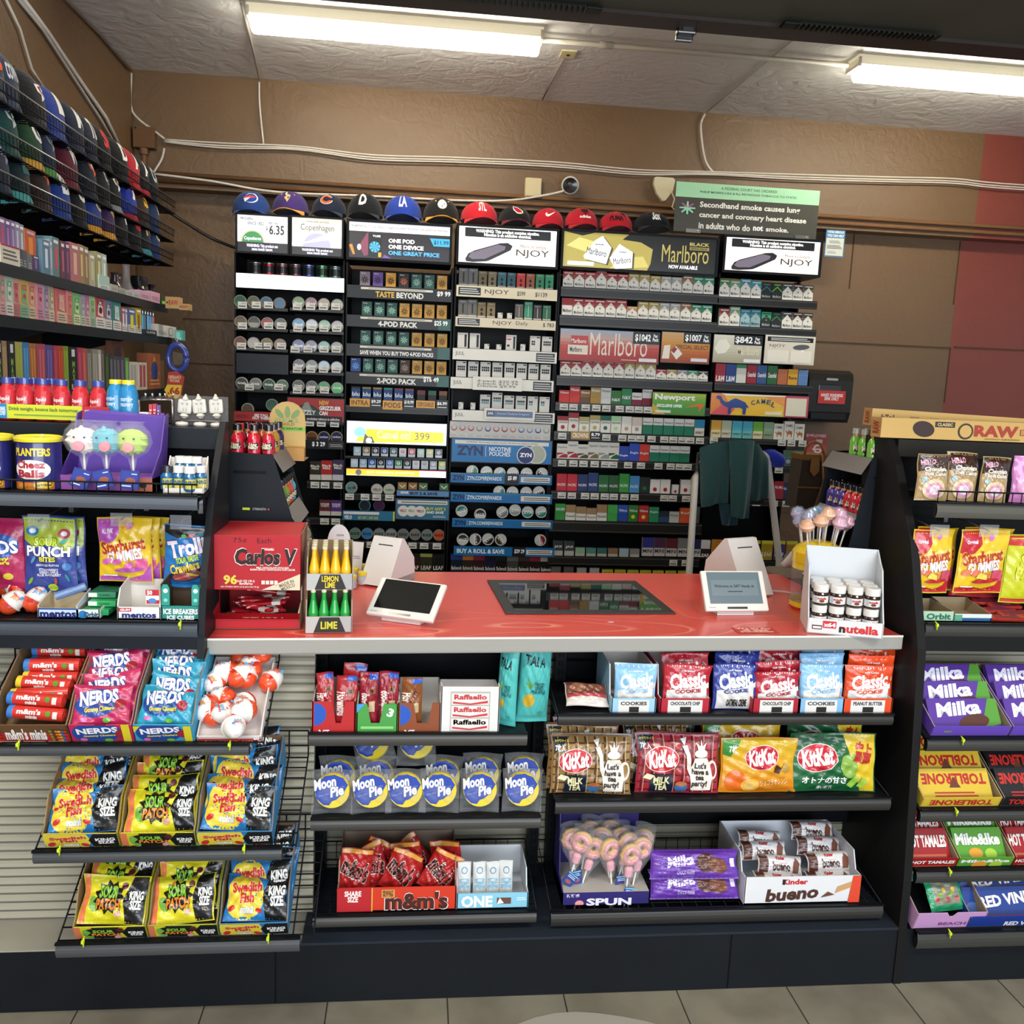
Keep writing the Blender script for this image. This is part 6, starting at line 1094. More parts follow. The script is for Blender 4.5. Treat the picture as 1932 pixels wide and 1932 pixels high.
def animal_pop(c,c2,lab,px,seed):
    g=G();R_=random.Random(seed)
    g.lathe([(.001,0),(.02,.006),(.026,.02),(.024,.036),(.012,.045),(.001,.047)],c,'matte',14,(0,0,0),sy=.75)
    for i in range(7):a_=R_.uniform(0,6.28);g.lathe([(.001,-.008),(.009,0),(.001,.009)],c,'matte',8,(.02*cos(a_),-.006,.024+.018*sin(a_)))
    g.lathe([(.001,0),(.009,.002),(.01,.006)],c2,'matte',12,(R_.uniform(-.006,.006),-.024,.014),'Y')
    for sx in(-.009,.008):g.lathe([(.002,0),(.0015,.002)],'222','matte',6,(sx,-.0215,.03),'Y')
    f=link('marshmallow_pop',g.mesh('marshmallow_pop'),(PY(px,850,2.15).x,2.15,LZ1+.088),label=lab,cat='marshmallow pop',scale=(1.35,1.2,1.25))
    q=G();q.lathe([(.003,-.03),(.008,-.008),(.026,.004),(.034,.022),(.03,.042),(.018,.056),(.022,.06)],'e8e8ee','clearfilm',14,sy=.85);link('wrapper',q.mesh('wrapper'),parent=f);q=G();q.tube([(0,0,0),(0,.004,-.05)],.002,'e8e4dc','plastic');link('stick',q.mesh('stick'),parent=f)
    q=G();w_=.03;q.box(-w_/2,w_/2,-.002,.002,-.017,.017,'2f3f90');A=Art(w_,.034);A.rect(.06,.06,.94,.94,'34449a');A.ell(.55,.45,.28,.2,'9a5a48');A.lines(.1,.1,.6,.25,1,'dde');A.rect(.6,.8,.9,.86,'cce');q.flat(A,-w_/2,-.017,-.002);link('tag',q.mesh('tag'),(0,-.02,-.045),(0,radians([18,-14,4][seed]),0),parent=f)
animal_pop('ece4dc','e89aa8','white marshmallow animal pop with a pink snout in clear film',158,0);animal_pop('6ab8c8','e8909a','blue marshmallow animal pop with a pink snout in clear film',200,1);animal_pop('b8d468','e8a0a0','lime green marshmallow animal pop in clear film',250,2)
# ---- supplement shots in white box ----
me=open_tray(.088,.1,.012,.075,'e0dcd4','d6d2ca',hs=[(0,.012),(.04,.03),(.1,.078)]);x,z,w,h=BB(300,853,392,940,2.17);link('display_carton',me,(PY(345,925,2.14).x,2.145,LZ1+.001),(0,0,.1),label='white cut-out carton of small drink shots at the end of the top snack shelf',cat='carton')
ps=[(.0095,0),(.0115,.003),(.0115,.03),(.009,.036),(.009,.037),(.0105,.037),(.0105,.05),(.009,.051)]
for i,(px,dy,cc,n)in enumerate(((315,0,'22242a','black capped'),(337,.0,'e8e6e0','white capped front'),(360,-.012,'e8e6e0','white capped forward'),(334,.03,'e0ded8','white capped rear'),(349,.028,'e0ded8','white capped middle'),(366,.026,'e0ded8','white capped outer'),(376,.012,'e0ded8','white capped end'))):
    b_=cached(('shot',cc),lambda:bottle(ps,['2a6a9a']*4+['2a6a9a',cc,cc],lambda A:(A.rect(.0,.1,1,.8,'c8c050'),A.rect(0,0,.3,1,'2a6a9a'),A.txt('NRG',.35,.4,.9,.7,'2a5a8a',.03)),'gloss',14,'drink_shot',aw=.03,ah=.028,z0=.003,r=.0115))
    p=PY(px,925,2.16);link('drink_shot',b_,(p.x,2.165+dy,LZ1+.005+(.02 if dy>.02 else 0)),label='blue and yellow %s drink shot in the white carton, %s in order'%(n,ORD[i]),cat='bottle',group='drink shots in the white carton',scale=(1.22,1.22,1.15))
# ---- hanging bags ----
def ab_nerd(A):A.rect(0,0,1,1,'b02a5a');A.ell(.35,.6,.6,.28,'2a5aa8',10);A.txt('NERDS',-.1,.52,.92,.72,'f4f4f8',.08,out='1c2c6a');A.txt('Gummy\nClusters',.1,.36,.75,.48,'e8e040',.05,out='1c2c6a');A.ell(.4,.2,.18,.15,'8a2a30');A.ell(.7,.18,.1,.07,'d8c040')
def ab_punch(A):
    A.rect(0,.0,1,1,'3c4a94');A.poly([(0,1),(1,1),(1,.62),(.8,.55),(.5,.66),(.2,.6),(0,.7)],'a8b83a');A.ell(.17,.82,.13,.1,'2a7ab0');A.ell(.17,.82,.07,.05,'dfe8ee');A.ell(.8,.8,.12,.1,'b03a50');A.ell(.8,.8,.06,.05,'e8e0e0')
    A.txt('SOUR',.22,.63,.7,.74,'b8d040',.06,out='1a1a1a',ow=.05);A.txt('PUNCH',.06,.49,.93,.63,'f4f4f0',.08,out='1a1a1a',ow=.05);A.txt('BITES',.32,.42,.65,.49,'e8e040',.06,out='1a1a1a');A.txt('ASSORTED FLAVORS',.25,.36,.72,.39,'dde',.03);A.txt('STRAWBERRY\nGREEN APPLE\nBLUE RASPBERRY',.26,.22,.74,.33,'dde',.03)
    for x_,y_,c,r in((.12,.15,'7aa83a',60),(.62,.15,'b84a5a',80),(.86,.2,'3a8a9a',110),(.8,.7,'3a9aa0',30),(.2,.45,'5a8ab8',60)):A.ell(x_,y_,.09,.03,c,r)
    A.ell(.55,.06,.1,.08,'a8c030');A.ell(.87,.36,.09,.08,'3a78b8')
def ab_star(red=False):
    P_='c02a34' if red else 'b456b0'
    def f(A):
        A.rect(0,0,1,1,'e8c02a');A.poly([(0,1),(0,.64),(.12,.6),(.3,.66),(.42,.8),(.38,1)],P_);A.poly([(0,0),(0,.07),(.3,.1),(.6,.05),(.85,.12),(1,.3),(1,0)],P_);A.ell(.62,.9,.08,.05,'d87ab8',40);A.ell(.5,.92,.05,.08,'e89a30',-20)
        A.txt('ALL PINK' if not red else 'Original',.08,.78,.3,.86,'f0d8f0',.05,rot=4);A.poly([(.04,.42),(.1,.6),(.6,.7),(.95,.72),(.9,.58),(.5,.48)],'e8d060');A.txt('Starburst',.04,.48,.92,.7,'b83a24',.09,rot=9,out='f0d860');A.txt('GUMMIES',.16,.34,.86,.52,'f8f0f8',.09,rot=9,out=P_,ow=.05)
        for x_,y_ in((.15,.33),(.35,.33),(.6,.28)):A.ell(x_,y_,.1,.06,'d86ab0' if not red else 'e07a5a',20)
        A.rect(.72,.2,.95,.38,'d85a90' if not red else 'd0506a');A.ell(.6,.2,.3,.05,P_,5);A.lines(.08,.08,.35,.12,1,'fff')
        if red:A.poly([(.35,.25),(.42,.34),(.58,.3),(.6,.22)],'f0e060')
    return f
def ab_trolli(A):A.rect(0,0,1,1,'2a78c0');A.rect(0,.88,1,1,'1a1a1c');A.poly([(0,.88),(.3,.8),(.6,.86),(1,.78),(1,.9),(0,.9)],'1a1a1c');A.ell(.45,.84,.06,.05,'6ab85a');A.ell(.6,.85,.1,.03,'c8484a',30);A.ell(.8,.87,.1,.04,'3a98b0',20);A.txt('Trolli',.08,.52,.95,.8,'f0e8f4',.12,rot=14,out='6a1a44',ow=.06);A.txt('SOUR BRITE',.28,.42,.82,.52,'b8d838',.06,rot=14,out='1c1c3c');A.ell(.55,.22,.4,.17,'2a2440',12);A.ell(.55,.2,.34,.12,'8a4a48',12);A.ell(.45,.17,.2,.03,'d8605a',20);A.ell(.68,.22,.15,.03,'c8b850',-10);A.txt('Crawlers',.14,.26,.85,.42,'e8c850',.06,rot=16,out='1c1c2c')
def peg_tab(px,py0,py1,w_px,Y,lab):
    x,z,w,h=BB(px-w_px/2,py0,px+w_px/2,py1,Y);g=G();g.box(-w/2,w/2,-.001,.001,0,h,'d8dce0','clear');g.tube([(0,.0,h*.5),(0,.12,h*.5+.01),(0,.24,h*.5+.015)],.0022,'999','metal',5);g.box(-.006,.006,.2,.24,h*.2,h+.02,'9a9ca0','metal')
    link('peg_hook',g.mesh('peg_hook'),(x,Y,z),label=lab,cat='hook')
def hang(px0,py0,px1,py1,Y,art,base,lab,grp,n=1,seed=0,t=.03,dxs=.012,dys=.012,rz=0):
    x,z,w,h=BB(px0,py0,px1,py1,Y);me=pouch(w,h,t,base,art,seed,bottom=1)
    for i in range(n):link('candy_bag',me,(x+i*dxs,Y+.016+i*(t*.8+.004),z-i*.003),(radians(2),rnd(-.01,.01)+rz,rnd(-.03,.03)),label=lab if i==0 else '%s, hanging %s behind the front one'%(grp,ORD[i-1]),cat='candy bag',group=grp if n>1 else None)
YH=2.2
hang(-58,980,46,1112,YH,ab_nerd,'a8285a','pink gummy cluster bag hanging at the frame edge','pink cluster bags',1,3)
hang(40,975,143,1120,YH-.01,ab_punch,'3c4a94','green and blue sour bites bag, front of its peg','green and blue sour bites bag',2,4);peg_tab(73,970,997,41,YH-.02,'clear plastic peg tab over the green and blue sour bites bags')
hang(182,978,286,1100,YH,ab_star(),'e0b82a','yellow and violet gummies bag, front of its peg','yellow and violet gummies bag',3,5,dxs=.012);peg_tab(229,968,993,41,YH-.01,'clear plastic peg tab over the yellow and violet gummies bags')
hang(303,990,390,1110,YH,ab_trolli,'2a78c0','blue sour crawlers bag hanging beside the end panel','blue crawlers',1,6,rz=.05);peg_tab(341,972,999,40,YH-.01,'clear plastic peg tab over the blue crawlers bag')
# ---- lower shelf of the left gondola ----
def egg_mesh(k=0):
    """foil egg: orange bottom, white printed top"""
    cached_k=('egg',k)
    def f():
        g=G();n=14;H=.058;prof,cols=[],[]
        for i in range(n+1):
            t=i/n;z=H*t;r=.0215*(max(0,1-(2*t-1)**2))**.5*(1.06-.16*t);prof.append((max(r,.0008),z))
        O='e0502a';Wt='ece8e2';cols=[O]*6+[Wt]*8
        g.lathe(prof,None,'gloss',20,cols=cols);g.lathe([(.0225,H*.43),(.0235,H*.44),(.0235,H*.47),(.0225,H*.48)],'dcd8d2','plastic',20)
        A=Art(.03,.022,seg=5,mat='gloss');A.txt('kinder',.15,.62,.85,.85,'c03028',.05);A.txt('JOY',.2,.2,.8,.6,['e0902a','5a9ad0','c84a30'][k],.08);A.ell(.85,.85,.12,.12,'4a9ad8')
        g.art(A,lambda x,y,l:((.0222+.0003*l)*sin((x-.015)/.022)*(1.0-.12*y/.022),-(.0222+.0003*l)*cos((x-.015)/.022)*(1.0-.12*y/.022),.031+y))
        A=Art(.026,.01,mat='gloss');A.poly([(.1,0),(.5,1),(.9,.9),(.7,0)],'c02a28');g.art(A,lambda x,y,l:(.0226*sin((x-.013)/.022),-.0226*cos((x-.013)/.022),.017+y))
        return g.mesh('chocolate_egg')
    return cached(cached_k,f)
def egg(M,lab,grp,k=0):return put(link('chocolate_egg',egg_mesh(k),label=lab,cat='chocolate egg',group=grp),M@Matrix.Scale(1.16,4))
for i,(px,py,Y,ry,rx,dz)in enumerate(((6,1168,2.14,.8,-.3,.0),(52,1170,2.15,.5,-.5,0),(28,1150,2.2,-1.2,-.5,.03),(5,1145,2.22,.3,-.9,.02))):
    p=PY(px,1168,Y);egg(TR((p.x-.02*sin(ry),Y+.02,LZ2+.003+dz),0,rx,ry),'orange and white foil egg in the frame-edge pile, %s one'%ORD[i],'eggs at the edge of the gum shelf',i%3)
def carton(px0,px1,pyt,pyb,Y,col,art,lab,depth=.1,hb=None,inn='8a7a66',notch=None,rz=0,z=None,cat='carton',hs=None,side=None):
    x,z_,w,h=BB(px0,pyt,px1,pyb,Y);hb=hb if hb is not None else h;me=open_tray(w,depth,h,hb,col,inn,art,hs,notch=notch);return link('display_carton',me,(x,Y,z if z is not None else z_),(0,0,rz),label=lab,cat=cat),x,w,h
def mentosA(c):return lambda A:(A.rect(0,0,1,1,c),A.txt('mentos',.05,.15,.95,.85,'16246a' if c!='2a5aa8' else 'f0f4f8',.06))
carton(72,146,1153,1171,2.13,'c8d8ec',lambda A:(A.rect(0,.85,1,1,'1c4a90'),A.txt('mentos',.05,.0,.97,.75,'16246a',.07)),'pale blue mint roll carton on the gum shelf',.09,.04,'c8b898',z=LZ2,hs=[(0,.03),(.09,.05)])
g=G();g.lathe([(.001,0),(.01,.001),(.0105,.07),(.001,.072)],'7a98c8','film',12,(0,0,0),'X',cols=['d8e0ec','6a88b8','d8e0ec']);mr_=g.mesh('mint_roll')
put(link('mint_roll',mr_,label='blue mint roll lying slanted in the pale blue carton',cat='mint roll'),TR((PY(108,1160,2.2).x,2.19,LZ2+.035),radians(18),0,radians(-18)))
carton(146,188,1156,1172,2.13,'dfe8e4',lambda A:(A.ell(.25,.4,.2,.2,'2a7ab8'),A.txt('Orbit',.3,.1,.95,.75,'24506a',.06)),'white and teal gum carton on the gum shelf',.09,.03,z=LZ2)
for i,(dx,dz,c)in enumerate(((0,0,'2a9a5a'),(.01,.016,'34a864'),(.004,.032,'3a8a68'))):
    x,z,w,h=BB(170,1150,221,1160,2.2);g=G();g.box(-w/2,w/2,0,.07,0,.014,c,'film',.002);g.box(-w/2,-w/2+.02,-.0006,0,.002,.012,'e0e8e0','film');A=Art(w,.014);A.txt('CLASSIC',.4,.3,.8,.7,'1c4a34',.03);g.flat(A,-w/2,0,0);link('gum_pack',g.mesh('gum_pack'),(x+dx,2.14+.02*i,LZ2+.004+dz),(0,0,rnd(-.1,.1)),label='green gum pack, %s up in the flat stack beside the white mint box'%ORD[i],cat='gum pack',group='green gum packs')
o,x,w,h=carton(222,303,1148,1171,2.125,'e4e4e2',lambda A:(A.rect(.03,.62,.32,.92,'c02a38'),A.txt('GUM',.06,.68,.29,.86,'fff',.06),A.txt('mentos',.1,.12,.9,.55,'1c2c78',.07),A.rect(.68,1.3,.98,1.6,'c02a38')),'tall white gum carton with a red gum flag on the gum shelf',.1,.075,'d8d4cc',z=LZ2,hs=[(0,.037),(.02,.07),(.1,.085)])
put(link('hang_tab',(lambda g,A:(g.box(-.015,.015,0,.001,0,.035,'eeeae4'),A.rect(0,.6,1,1,'c02a38'),A.txt('50',.1,.65,.5,.95,'fff',.06),A.ell(.5,.25,.3,.2,'4a8ad0'),g.flat(A,-.015,0,0),g.mesh('hang_tab'))[-1])(G(),Art(.03,.035)),parent=o),TR((w*.3,.0,.045))if 0 else o.matrix_world@TR((w*.32,-.001,.037)))
carton(304,378,1145,1171,2.125,'2a8a80',lambda A:(A.txt('ICE BREAKERS',.06,.4,.94,.8,'f0f4f4',.08,out='123a3a'),A.txt('ICE CUBES',.15,.02,.85,.32,'f0f4f4',.08)),'teal ice gum carton with a scooped-out front beside the end panel',.1,.09,'4a3a28',z=LZ2,hs=[(0,.085),(.1,.095)])
for sx,l in((-1,''),(1,'')):
    g=G();g.prism([(-.009,0),(.009,0),(.009,.04),(.004,.05),(-.006,.05),(-.009,.04)],0,.002,'2f9a8c');A=Art(.018,.05);A.ell(.5,.7,.3,.3,'dfeef0');A.ell(.5,.25,.25,.25,'8ad0c8');g.flat(A,-.009,0,0);p=PY(341,1148,2.124)
    link('carton_flap',g.mesh('carton_flap'),(p.x+sx*.034,2.124,LZ2+.035),label='teal printed upright flap on the %s side of the ice gum carton'%('canister' if sx<0 else 'end panel'),cat='flap')
# ================= stepped candy trays, front of the counter =================
TIL=radians(27);YT0=1.97;KR='7a6248'
ts=[]
for k,(a_,b_,yt,yb,n_)in enumerate(((-60,470,1405,1426,'upper'),(62,532,1603,1626,'middle'),(105,566,1775,1801,'lowest'))):
    x0,x1,zt,zb=PY(a_,yt,YT0).x,PY(b_,yt,YT0).x,PY((a_+b_)/2,yt,YT0).z,PY((a_+b_)/2,yb,YT0).z
    g=G();lip(g,x0,x1,YT0,zt,zb,'4c4e50');dz=.24*math.tan(TIL)
    for q in range(9):y=YT0+.012+q*.028;g.tube([(x0,y,zt-.006+(y-YT0)*math.tan(TIL)),(x1+.03,y,zt-.006+(y-YT0)*math.tan(TIL))],.002,'15171a',BM,4)
    for q in range(13):x=x0+(x1+.03-x0)*q/12;g.tube([(x,YT0+.01,zt-.004),(x,YT0+.245,zt-.004+dz),(x,YT0+.245,zt+dz+.06)],.002,'15171a',BM,4)
    for zz in(.02,.06):g.tube([(x0,YT0+.245,zt+dz+zz),(x1+.03,YT0+.245,zt+dz+zz)],.002,'15171a',BM,4)
    o=link('slanted_wire_shelf',g.mesh('slanted_wire_shelf'),label='%s slanted wire candy shelf hung on the corrugated panel'%n_,cat='shelf');ts.append(zt)
    for px,py in((((38,1402),(435,1402)),((115,1600),(462,1597)),((160,1772),(507,1766)))[k]):tie(o,px,py,YT0)
def stray(k,pxa,pxb,out,art,lab,hf=.052,hb=.09,d=.235,inn=KR,n=None):
    """a carton tilted on the slanted shelf; returns its matrix, width"""
    xa,xb=PY(pxa,1400,YT0).x,PY(pxb,1400,YT0).x;w=xb-xa-.003
    M=TR(((xa+xb)/2,YT0+.016,ts[k]+.002),0,TIL)
    put(link('display_carton',open_tray(w,d,hf,hb,out,inn,art,[(0,hf),(.02,hf+.005),(.07,hb*.9),(d,hb)],notch=n),label=lab,cat='carton'),M);return M,w
def a_sw(A):
    A.rect(0,0,1,1,'2a7ab8');A.ell(.3,.5,.32,.36,'e8d040',8);A.poly([(.66,0),(.6,.5),(.68,1),(1,1),(1,0)],'17191a');A.txt('Swedish\nFish',.08,.36,.58,.82,'c8303a',.06,rot=4,out='f0e8d0');A.txt('mini',.25,.14,.46,.3,'e8ecf0',.05,out='2a6aa0');A.ell(.1,.25,.06,.04,'c83030',30);A.ell(.55,.2,.06,.03,'c83030',-20);A.txt('KING\nSIZE',.7,.3,.97,.75,'f0f0ec',.07,rot=4)
def a_sp(A):
    A.rect(0,0,1,1,'d8d028');A.rect(0,0,.09,1,'e07a50');A.poly([(.72,0),(.66,.5),(.76,1),(1,1),(1,0)],'17191a');A.ell(.2,.4,.08,.12,'7ab04a',30);A.star(.42,.55,.26,'1c1c18',11,.72);A.txt('SOUR',.26,.52,.56,.8,'8ac83a',.07,out='1a1a18');A.txt('PATCH',.24,.28,.62,.52,'e88a30',.07,out='1a1a18');A.ell(.65,.8,.05,.05,'5a1c2a');A.ell(.6,.2,.05,.04,'d8a0a0',30);A.txt('KING\nSIZE',.76,.3,.97,.7,'f0f0ec',.07)
def a_np(bg,sw='2a4a9a'):
    def f(A):A.rect(0,0,1,1,bg);A.ell(.42,.55,.4,.26,sw,6);A.txt('NERDS',.1,.5,.78,.86,'f4f4f8',.08,rot=5,out='1a2a6a');A.txt('Gummy Clusters',.2,.3,.72,.44,'e8d840',.06,rot=4,out='1a2a6a');A.ell(.82,.5,.1,.1,'9a2a34');A.ell(.2,.15,.06,.04,'d86ab0');A.ell(.6,.12,.07,.04,'6ab848')
    return f
def bags(M,w,art,base,n,lab,grp,bw=None,bh=.1,seed=0,d0=.012,step=.034,lift=26,z0=.03,mat='film'):
    bw=bw or w*.97
    for i in range(n):
        me=cached(('bag',base,round(bw,3),bh,(seed+i)%3),lambda:pouch(bw,bh,.034,base,art,(seed+i)%3+20,mat,wr=1.6))
        j=n-1-i;yy=d0+step*j
        put(link('candy_bag',me,label='%s, %s from the front of its carton'%(lab,ORD[j])if n>1 else lab,cat='candy bag',group=grp),M@TR((rnd(-.006,.006),yy,z0+.002*j+rnd(0,.004)),rnd(-.12,.12),radians(-(90-lift)+rnd(-5,4)),rnd(-.08,.08)))
# upper row
M,w=stray(0,-14,130,'6a4a30',lambda A:(A.rect(0,0,1,.5,'b8302c'),A.txt('m&m\'s minis',.15,.1,.7,.8,'f0ece4',.06,out='3a2018'),[A.ell(.78+.04*(q%6),.1+.22*(q//6),.022,.022,['7a9a3a','c83028','3a6ab0','e0b030','e07a28','5a3a28'][q*5%6])for q in range(24)],[A.ell(.0+.035*(q%4),.1+.22*(q//4),.022,.022,['7a9a3a','c83028','e0b030','3a6ab0'][q*3%4])for q in range(16)]),'torn brown carton of red candy tubes at the frame edge')
def tubem():
    g=G();L=.125;g.lathe([(.001,0),(.015,.001),(.0155,.012),(.0148,.013),(.0148,L-.004),(.001,L)],'c8342c','gloss',16,(-L/2,0,.015),'X',cols=['3a78c0','3a78c0','3a78c0','c8342c','c8342c']);A=Art(.1,.024,seg=6,mat='gloss');A.txt("m&m's",.1,.45,.62,.95,'f0ece4',.08,out='3a1c14');A.txt('minis',.3,.05,.55,.4,'f0ece4',.05,out='3a1c14');A.ell(.78,.6,.06,.06,'5a8a30');A.rect(.88,.2,.98,.8,'e0d8d0')
    g.art(A,lambda x,y,l:(x-.05,-(.0151+.0003*l)*cos((y-.012)/.015),.015+(.0151+.0003*l)*sin((y-.012)/.015)));return g
tm=tubem().mesh('candy_tube');tm2=tubem();tm2.c=[lin('e0c030')if c==lin('3a78c0')else c for c in tm2.c];tm2=tm2.mesh('candy_tube')
for i in range(8):put(link('candy_tube',(tm,tm2)[i in(2,3,4)],label='red candy tube with a %s cap, %s from the front of the brown carton'%(('blue','yellow')[i in(2,3,4)],ORD[i]),cat='candy tube',group='red candy tubes'),M@TR((rnd(-.006,.006),.03+i*.026,.034+(i%2)*.012+.004*(i%3)),rnd(-.1,.1),radians(-30+rnd(-15,10)),rnd(-.03,.03)+(pi if 0 else 0)))
M,w=stray(0,131,251,'c02a58',lambda A:(a_np('c02a58')(A),A.rect(.84,0,.97,1.1,'e0d030')),'pink gummy cluster carton between the tube carton and the blue one',n=(-.28*.14,.3*.14,.03))
bags(M,w,a_np('b82a5a'),'b82a5a',5,'pink gummy cluster pouch','pink pouches in the pink carton',step=.036,bh=.095)
M,w=stray(0,252,366,'3aa0c8',lambda A:(a_np('3aa0c8')(A),A.rect(.84,0,.97,1,'e0d030'),A.poly([(0,.6),(0,1.2),(.12,1)],'e0d030')),'sky blue gummy cluster carton beside the egg box')
bags(M,w,a_np('2f98b8'),'2f98b8',5,'sky blue gummy cluster pouch','blue pouches in the blue carton',step=.036,bh=.095,seed=1)
M,w=stray(0,368,492,'d8d4d0',lambda A:(A.rect(0,0,1,.5,'c83a34'),A.txt('60',.88,.2,.97,.9,'fff',.06)),'white shallow box of orange and white foil eggs',hf=.014,hb=.03,inn='c8c4c0')
eg=[(-.3+.3*(k%3)+.12*(k//3%2),.03+.036*(k//3))for k in range(18)]
for i,(fx,fy)in enumerate(eg):egg(M@TR((fx*w*.86,fy,.022+(.012 if i%4==1 else 0)),rnd(0,6.2),radians(rnd(-95,-55)),rnd(-.5,.5)),'foil egg in the white box, %s counting up from the lip'%ORD[i],'eggs in the white box',i%3)
# middle row
for px,out,art,base,lab,grp,n,sd in(((72,218),'c8b030',a_sw,'2a74b0','blue and yellow fish candy bag, nearest-edge carton','fish bags, first carton',5,2),((221,366),'c8c030',a_sp,'d8d028','yellow sour candy bag, central carton','sour bags, central carton',6,3),((368,515),'3a80b0',a_sw,'2a74b0','blue fish candy bag, carton by the shelf end','fish bags, end carton',6,4)):
    M,w=stray(1,px[0],px[1],out,art,'kraft carton holding the %s'%grp.replace(',',' of the middle slanted shelf,'),hf=.046,hb=.1);bags(M,w,art,base,n,lab,grp,step=.034,bh=.1,seed=sd)
for px,out,art,base,lab,grp,n,sd in(((125,268),'c8c030',a_sp,'d8d028','yellow sour candy bag, lowest shelf outer carton','sour bags, outer low carton',5,5),((271,408),'9ab030',a_sp,'d0cc28','yellow sour candy bag, lowest shelf inner carton','sour bags, inner low carton',5,6),((410,545),'3a80b0',a_sw,'2a74b0','blue fish candy bag, lowest shelf end carton','fish bags, low end carton',5,7)):
    M,w=stray(2,px[0],px[1],out,art,'kraft carton holding the %s'%grp,hf=.044,hb=.1);bags(M,w,art,base,n,lab,grp,step=.036,bh=.105,seed=sd)
# ================= shelving units under the counter =================
def unit(xa,xb,lab,posts):
    g=G();g.box(xa,xb,2.44,2.452,.3,.91,'101317',BM)
    for x in(xa,xb-.03):
        g.box(x,x+.03,2.4,2.44,.166,.91,'16191c',BM)
        for i in range(28):z=.19+i*.0255;g.box(x+.009,x+.013,2.3985,2.4,z,z+.014,'050506','matte');g.box(x+.018,x+.022,2.3985,2.4,z,z+.014,'050506','matte')
    return link('shelf_unit',g.mesh('shelf_unit'),label=lab,cat='shelf unit')
U1=unit(PY(597,1300,2.4).x,PY(1030,1300,2.4).x,'black three-shelf unit under the counter next to the stepped trays',0);U2=unit(PY(1046,1300,2.4).x,PY(1660,1300,2.4).x,'wide black three-shelf unit under the counter by the end panel',0)
YS=2.14;SD=.28
Z1={}
for nm,U_,L_ in(('a',U1,((583,995,1384,1407),(586,1020,1543,1565),(590,1012,1724,1745))),('b',U2,((1053,1685,1348,1368),(1048,1680,1508,1532),(1040,1665,1714,1740)))):
    for k,(a_,b_,t,b)in enumerate(L_):
        s,x0,x1,z=gshelf(a_,b_,t,b,YS,SD,U_,wire=k==2,col='4a4845' if nm=='a' else '34322f');Z1[nm+str(k)]=z+(.004 if k==2 else-.002)
        if k==2 or nm=='b':
            g=G();g.tube([(x0,YS+.01,z),(x0,YS+SD,z+.05),(x1,YS+SD,z+.05),(x1,YS+.01,z)],.0024,'15171a',BM,5)
            if k==2:
                for q in range(int((x1-x0)/.035)):g.tube([(x0+q*.035,YS+SD,z),(x0+q*.035,YS+SD,z+.05)],.0014,'15171a',BM,4)
            link('wire_rail',g.mesh('wire_rail'),parent=s)
ZA=lambda k,i:Z1[k+str(i)]
def std(px0,px1,py0,py1,z,Y,t,base,art,lab,name='candy_bag',cat='candy bag',grp=None,lean=8,seed=0,mat='film',rz=0,roll=0,wr=1,dup=None,crimp=.05):
    """upright bag resting on z"""
    x,z_,w,h=BB(px0,py0,px1,py1,Y);me=pouch(w,h,t,base,art,seed,mat,wr=wr,name=name,crimp=crimp)
    return link(name,me,(x,Y+t/2*cos(radians(lean)),z+.001),(radians(-lean),roll,rz),label=lab,cat=cat,group=grp),me
# --- unit one, top: biscuit cartons, white box, pineapple bags
def bisc(bg,t,sh=None):return lambda A:(A.rect(0,0,1,1,bg),A.txt(t,.2,.12,.45,.8,'f0e8e0',.05)if 0 else A.txt(t,-.35,.36,.85,.56,'f0e8e0',.05,rot=-88),A.ell(.68,.7,.22,.22,'8a4a28'),A.ell(.68,.7,.1,.1,'4a2418'),A.rect(.5,.3,.85,.5,'c8b088'),A.rect(.5,.9,1,1,'2a58b8'))
def pantry(px0,px1,py0,py1,z,Y,c,art,lab,dep=.16,hb=None,notch=None,inn='b8b4ac'):
    x,z_,w,h=BB(px0,py0,px1,py1,Y);put(link('display_carton',open_tray(w,dep,h,hb or h*1.1,c,inn,art,[(0,h),(.03,h),(.05,hb or h),(dep,hb or h)],notch=notch),label=lab,cat='carton'),TR((x,Y,z)));return x,w,h
pantry(589,670,1325,1384,ZA('a',0),2.15,'b82a2c',lambda A:(A.ell(.05,.6,.28,.28,'2a58b8',0,20,-90,90),A.txt('3 CT',.15,-.05,.4,.1,'fff',.04)),'red biscuit carton with a scooped front beside the first post',notch=(.1,.34,.025),hb=.09)
for i,(a_,b_,t)in enumerate(((601,634,1276),(632,672,1281),(636,681,1266))):std(a_,b_,t,1378,ZA('a',0)+.004,2.165+.03*(i==2),.02,'a8242a',bisc('a8242a','Florentins'),'red chocolate biscuit packet, %s in the red carton'%ORD[i],'biscuit_packet','biscuit packet','red biscuit packets',4,i,roll=(-.06,.02,.1)[i])
pantry(673,750,1330,1384,ZA('a',0),2.15,'4a9a48',lambda A:(A.poly([(0,.7),(0,1),(.2,1)],'4a9ad8'),A.txt('3',.75,.55,.9,.85,'fff',.05,rot=-20),A.lines(.1,.1,.9,.3,1,'8ad07a')),'green biscuit carton with a scooped front, next to the red one',notch=(-.3,.12,.025),hb=.09)
for i,(a_,b_,t)in enumerate(((678,713,1278),(714,752,1275))):std(a_,b_,t,1378,ZA('a',0)+.004,2.165,.022,'90182c',bisc('90182c','doowaplex'),'dark red wafer packet, %s in the green carton'%ORD[i],'biscuit_packet','biscuit packet','dark red wafer packets',4,i+3)
pantry(751,831,1328,1384,ZA('a',0),2.15,'8a4a2c',lambda A:(A.ell(.05,.6,.25,.25,'2a58b8',0,20,-90,90),A.txt('3 CT',.15,-.05,.4,.1,'fff',.04)),'brown biscuit carton, half empty, beside the white box',notch=(-.1,.42,.025),inn='d0ccc4',hb=.09)
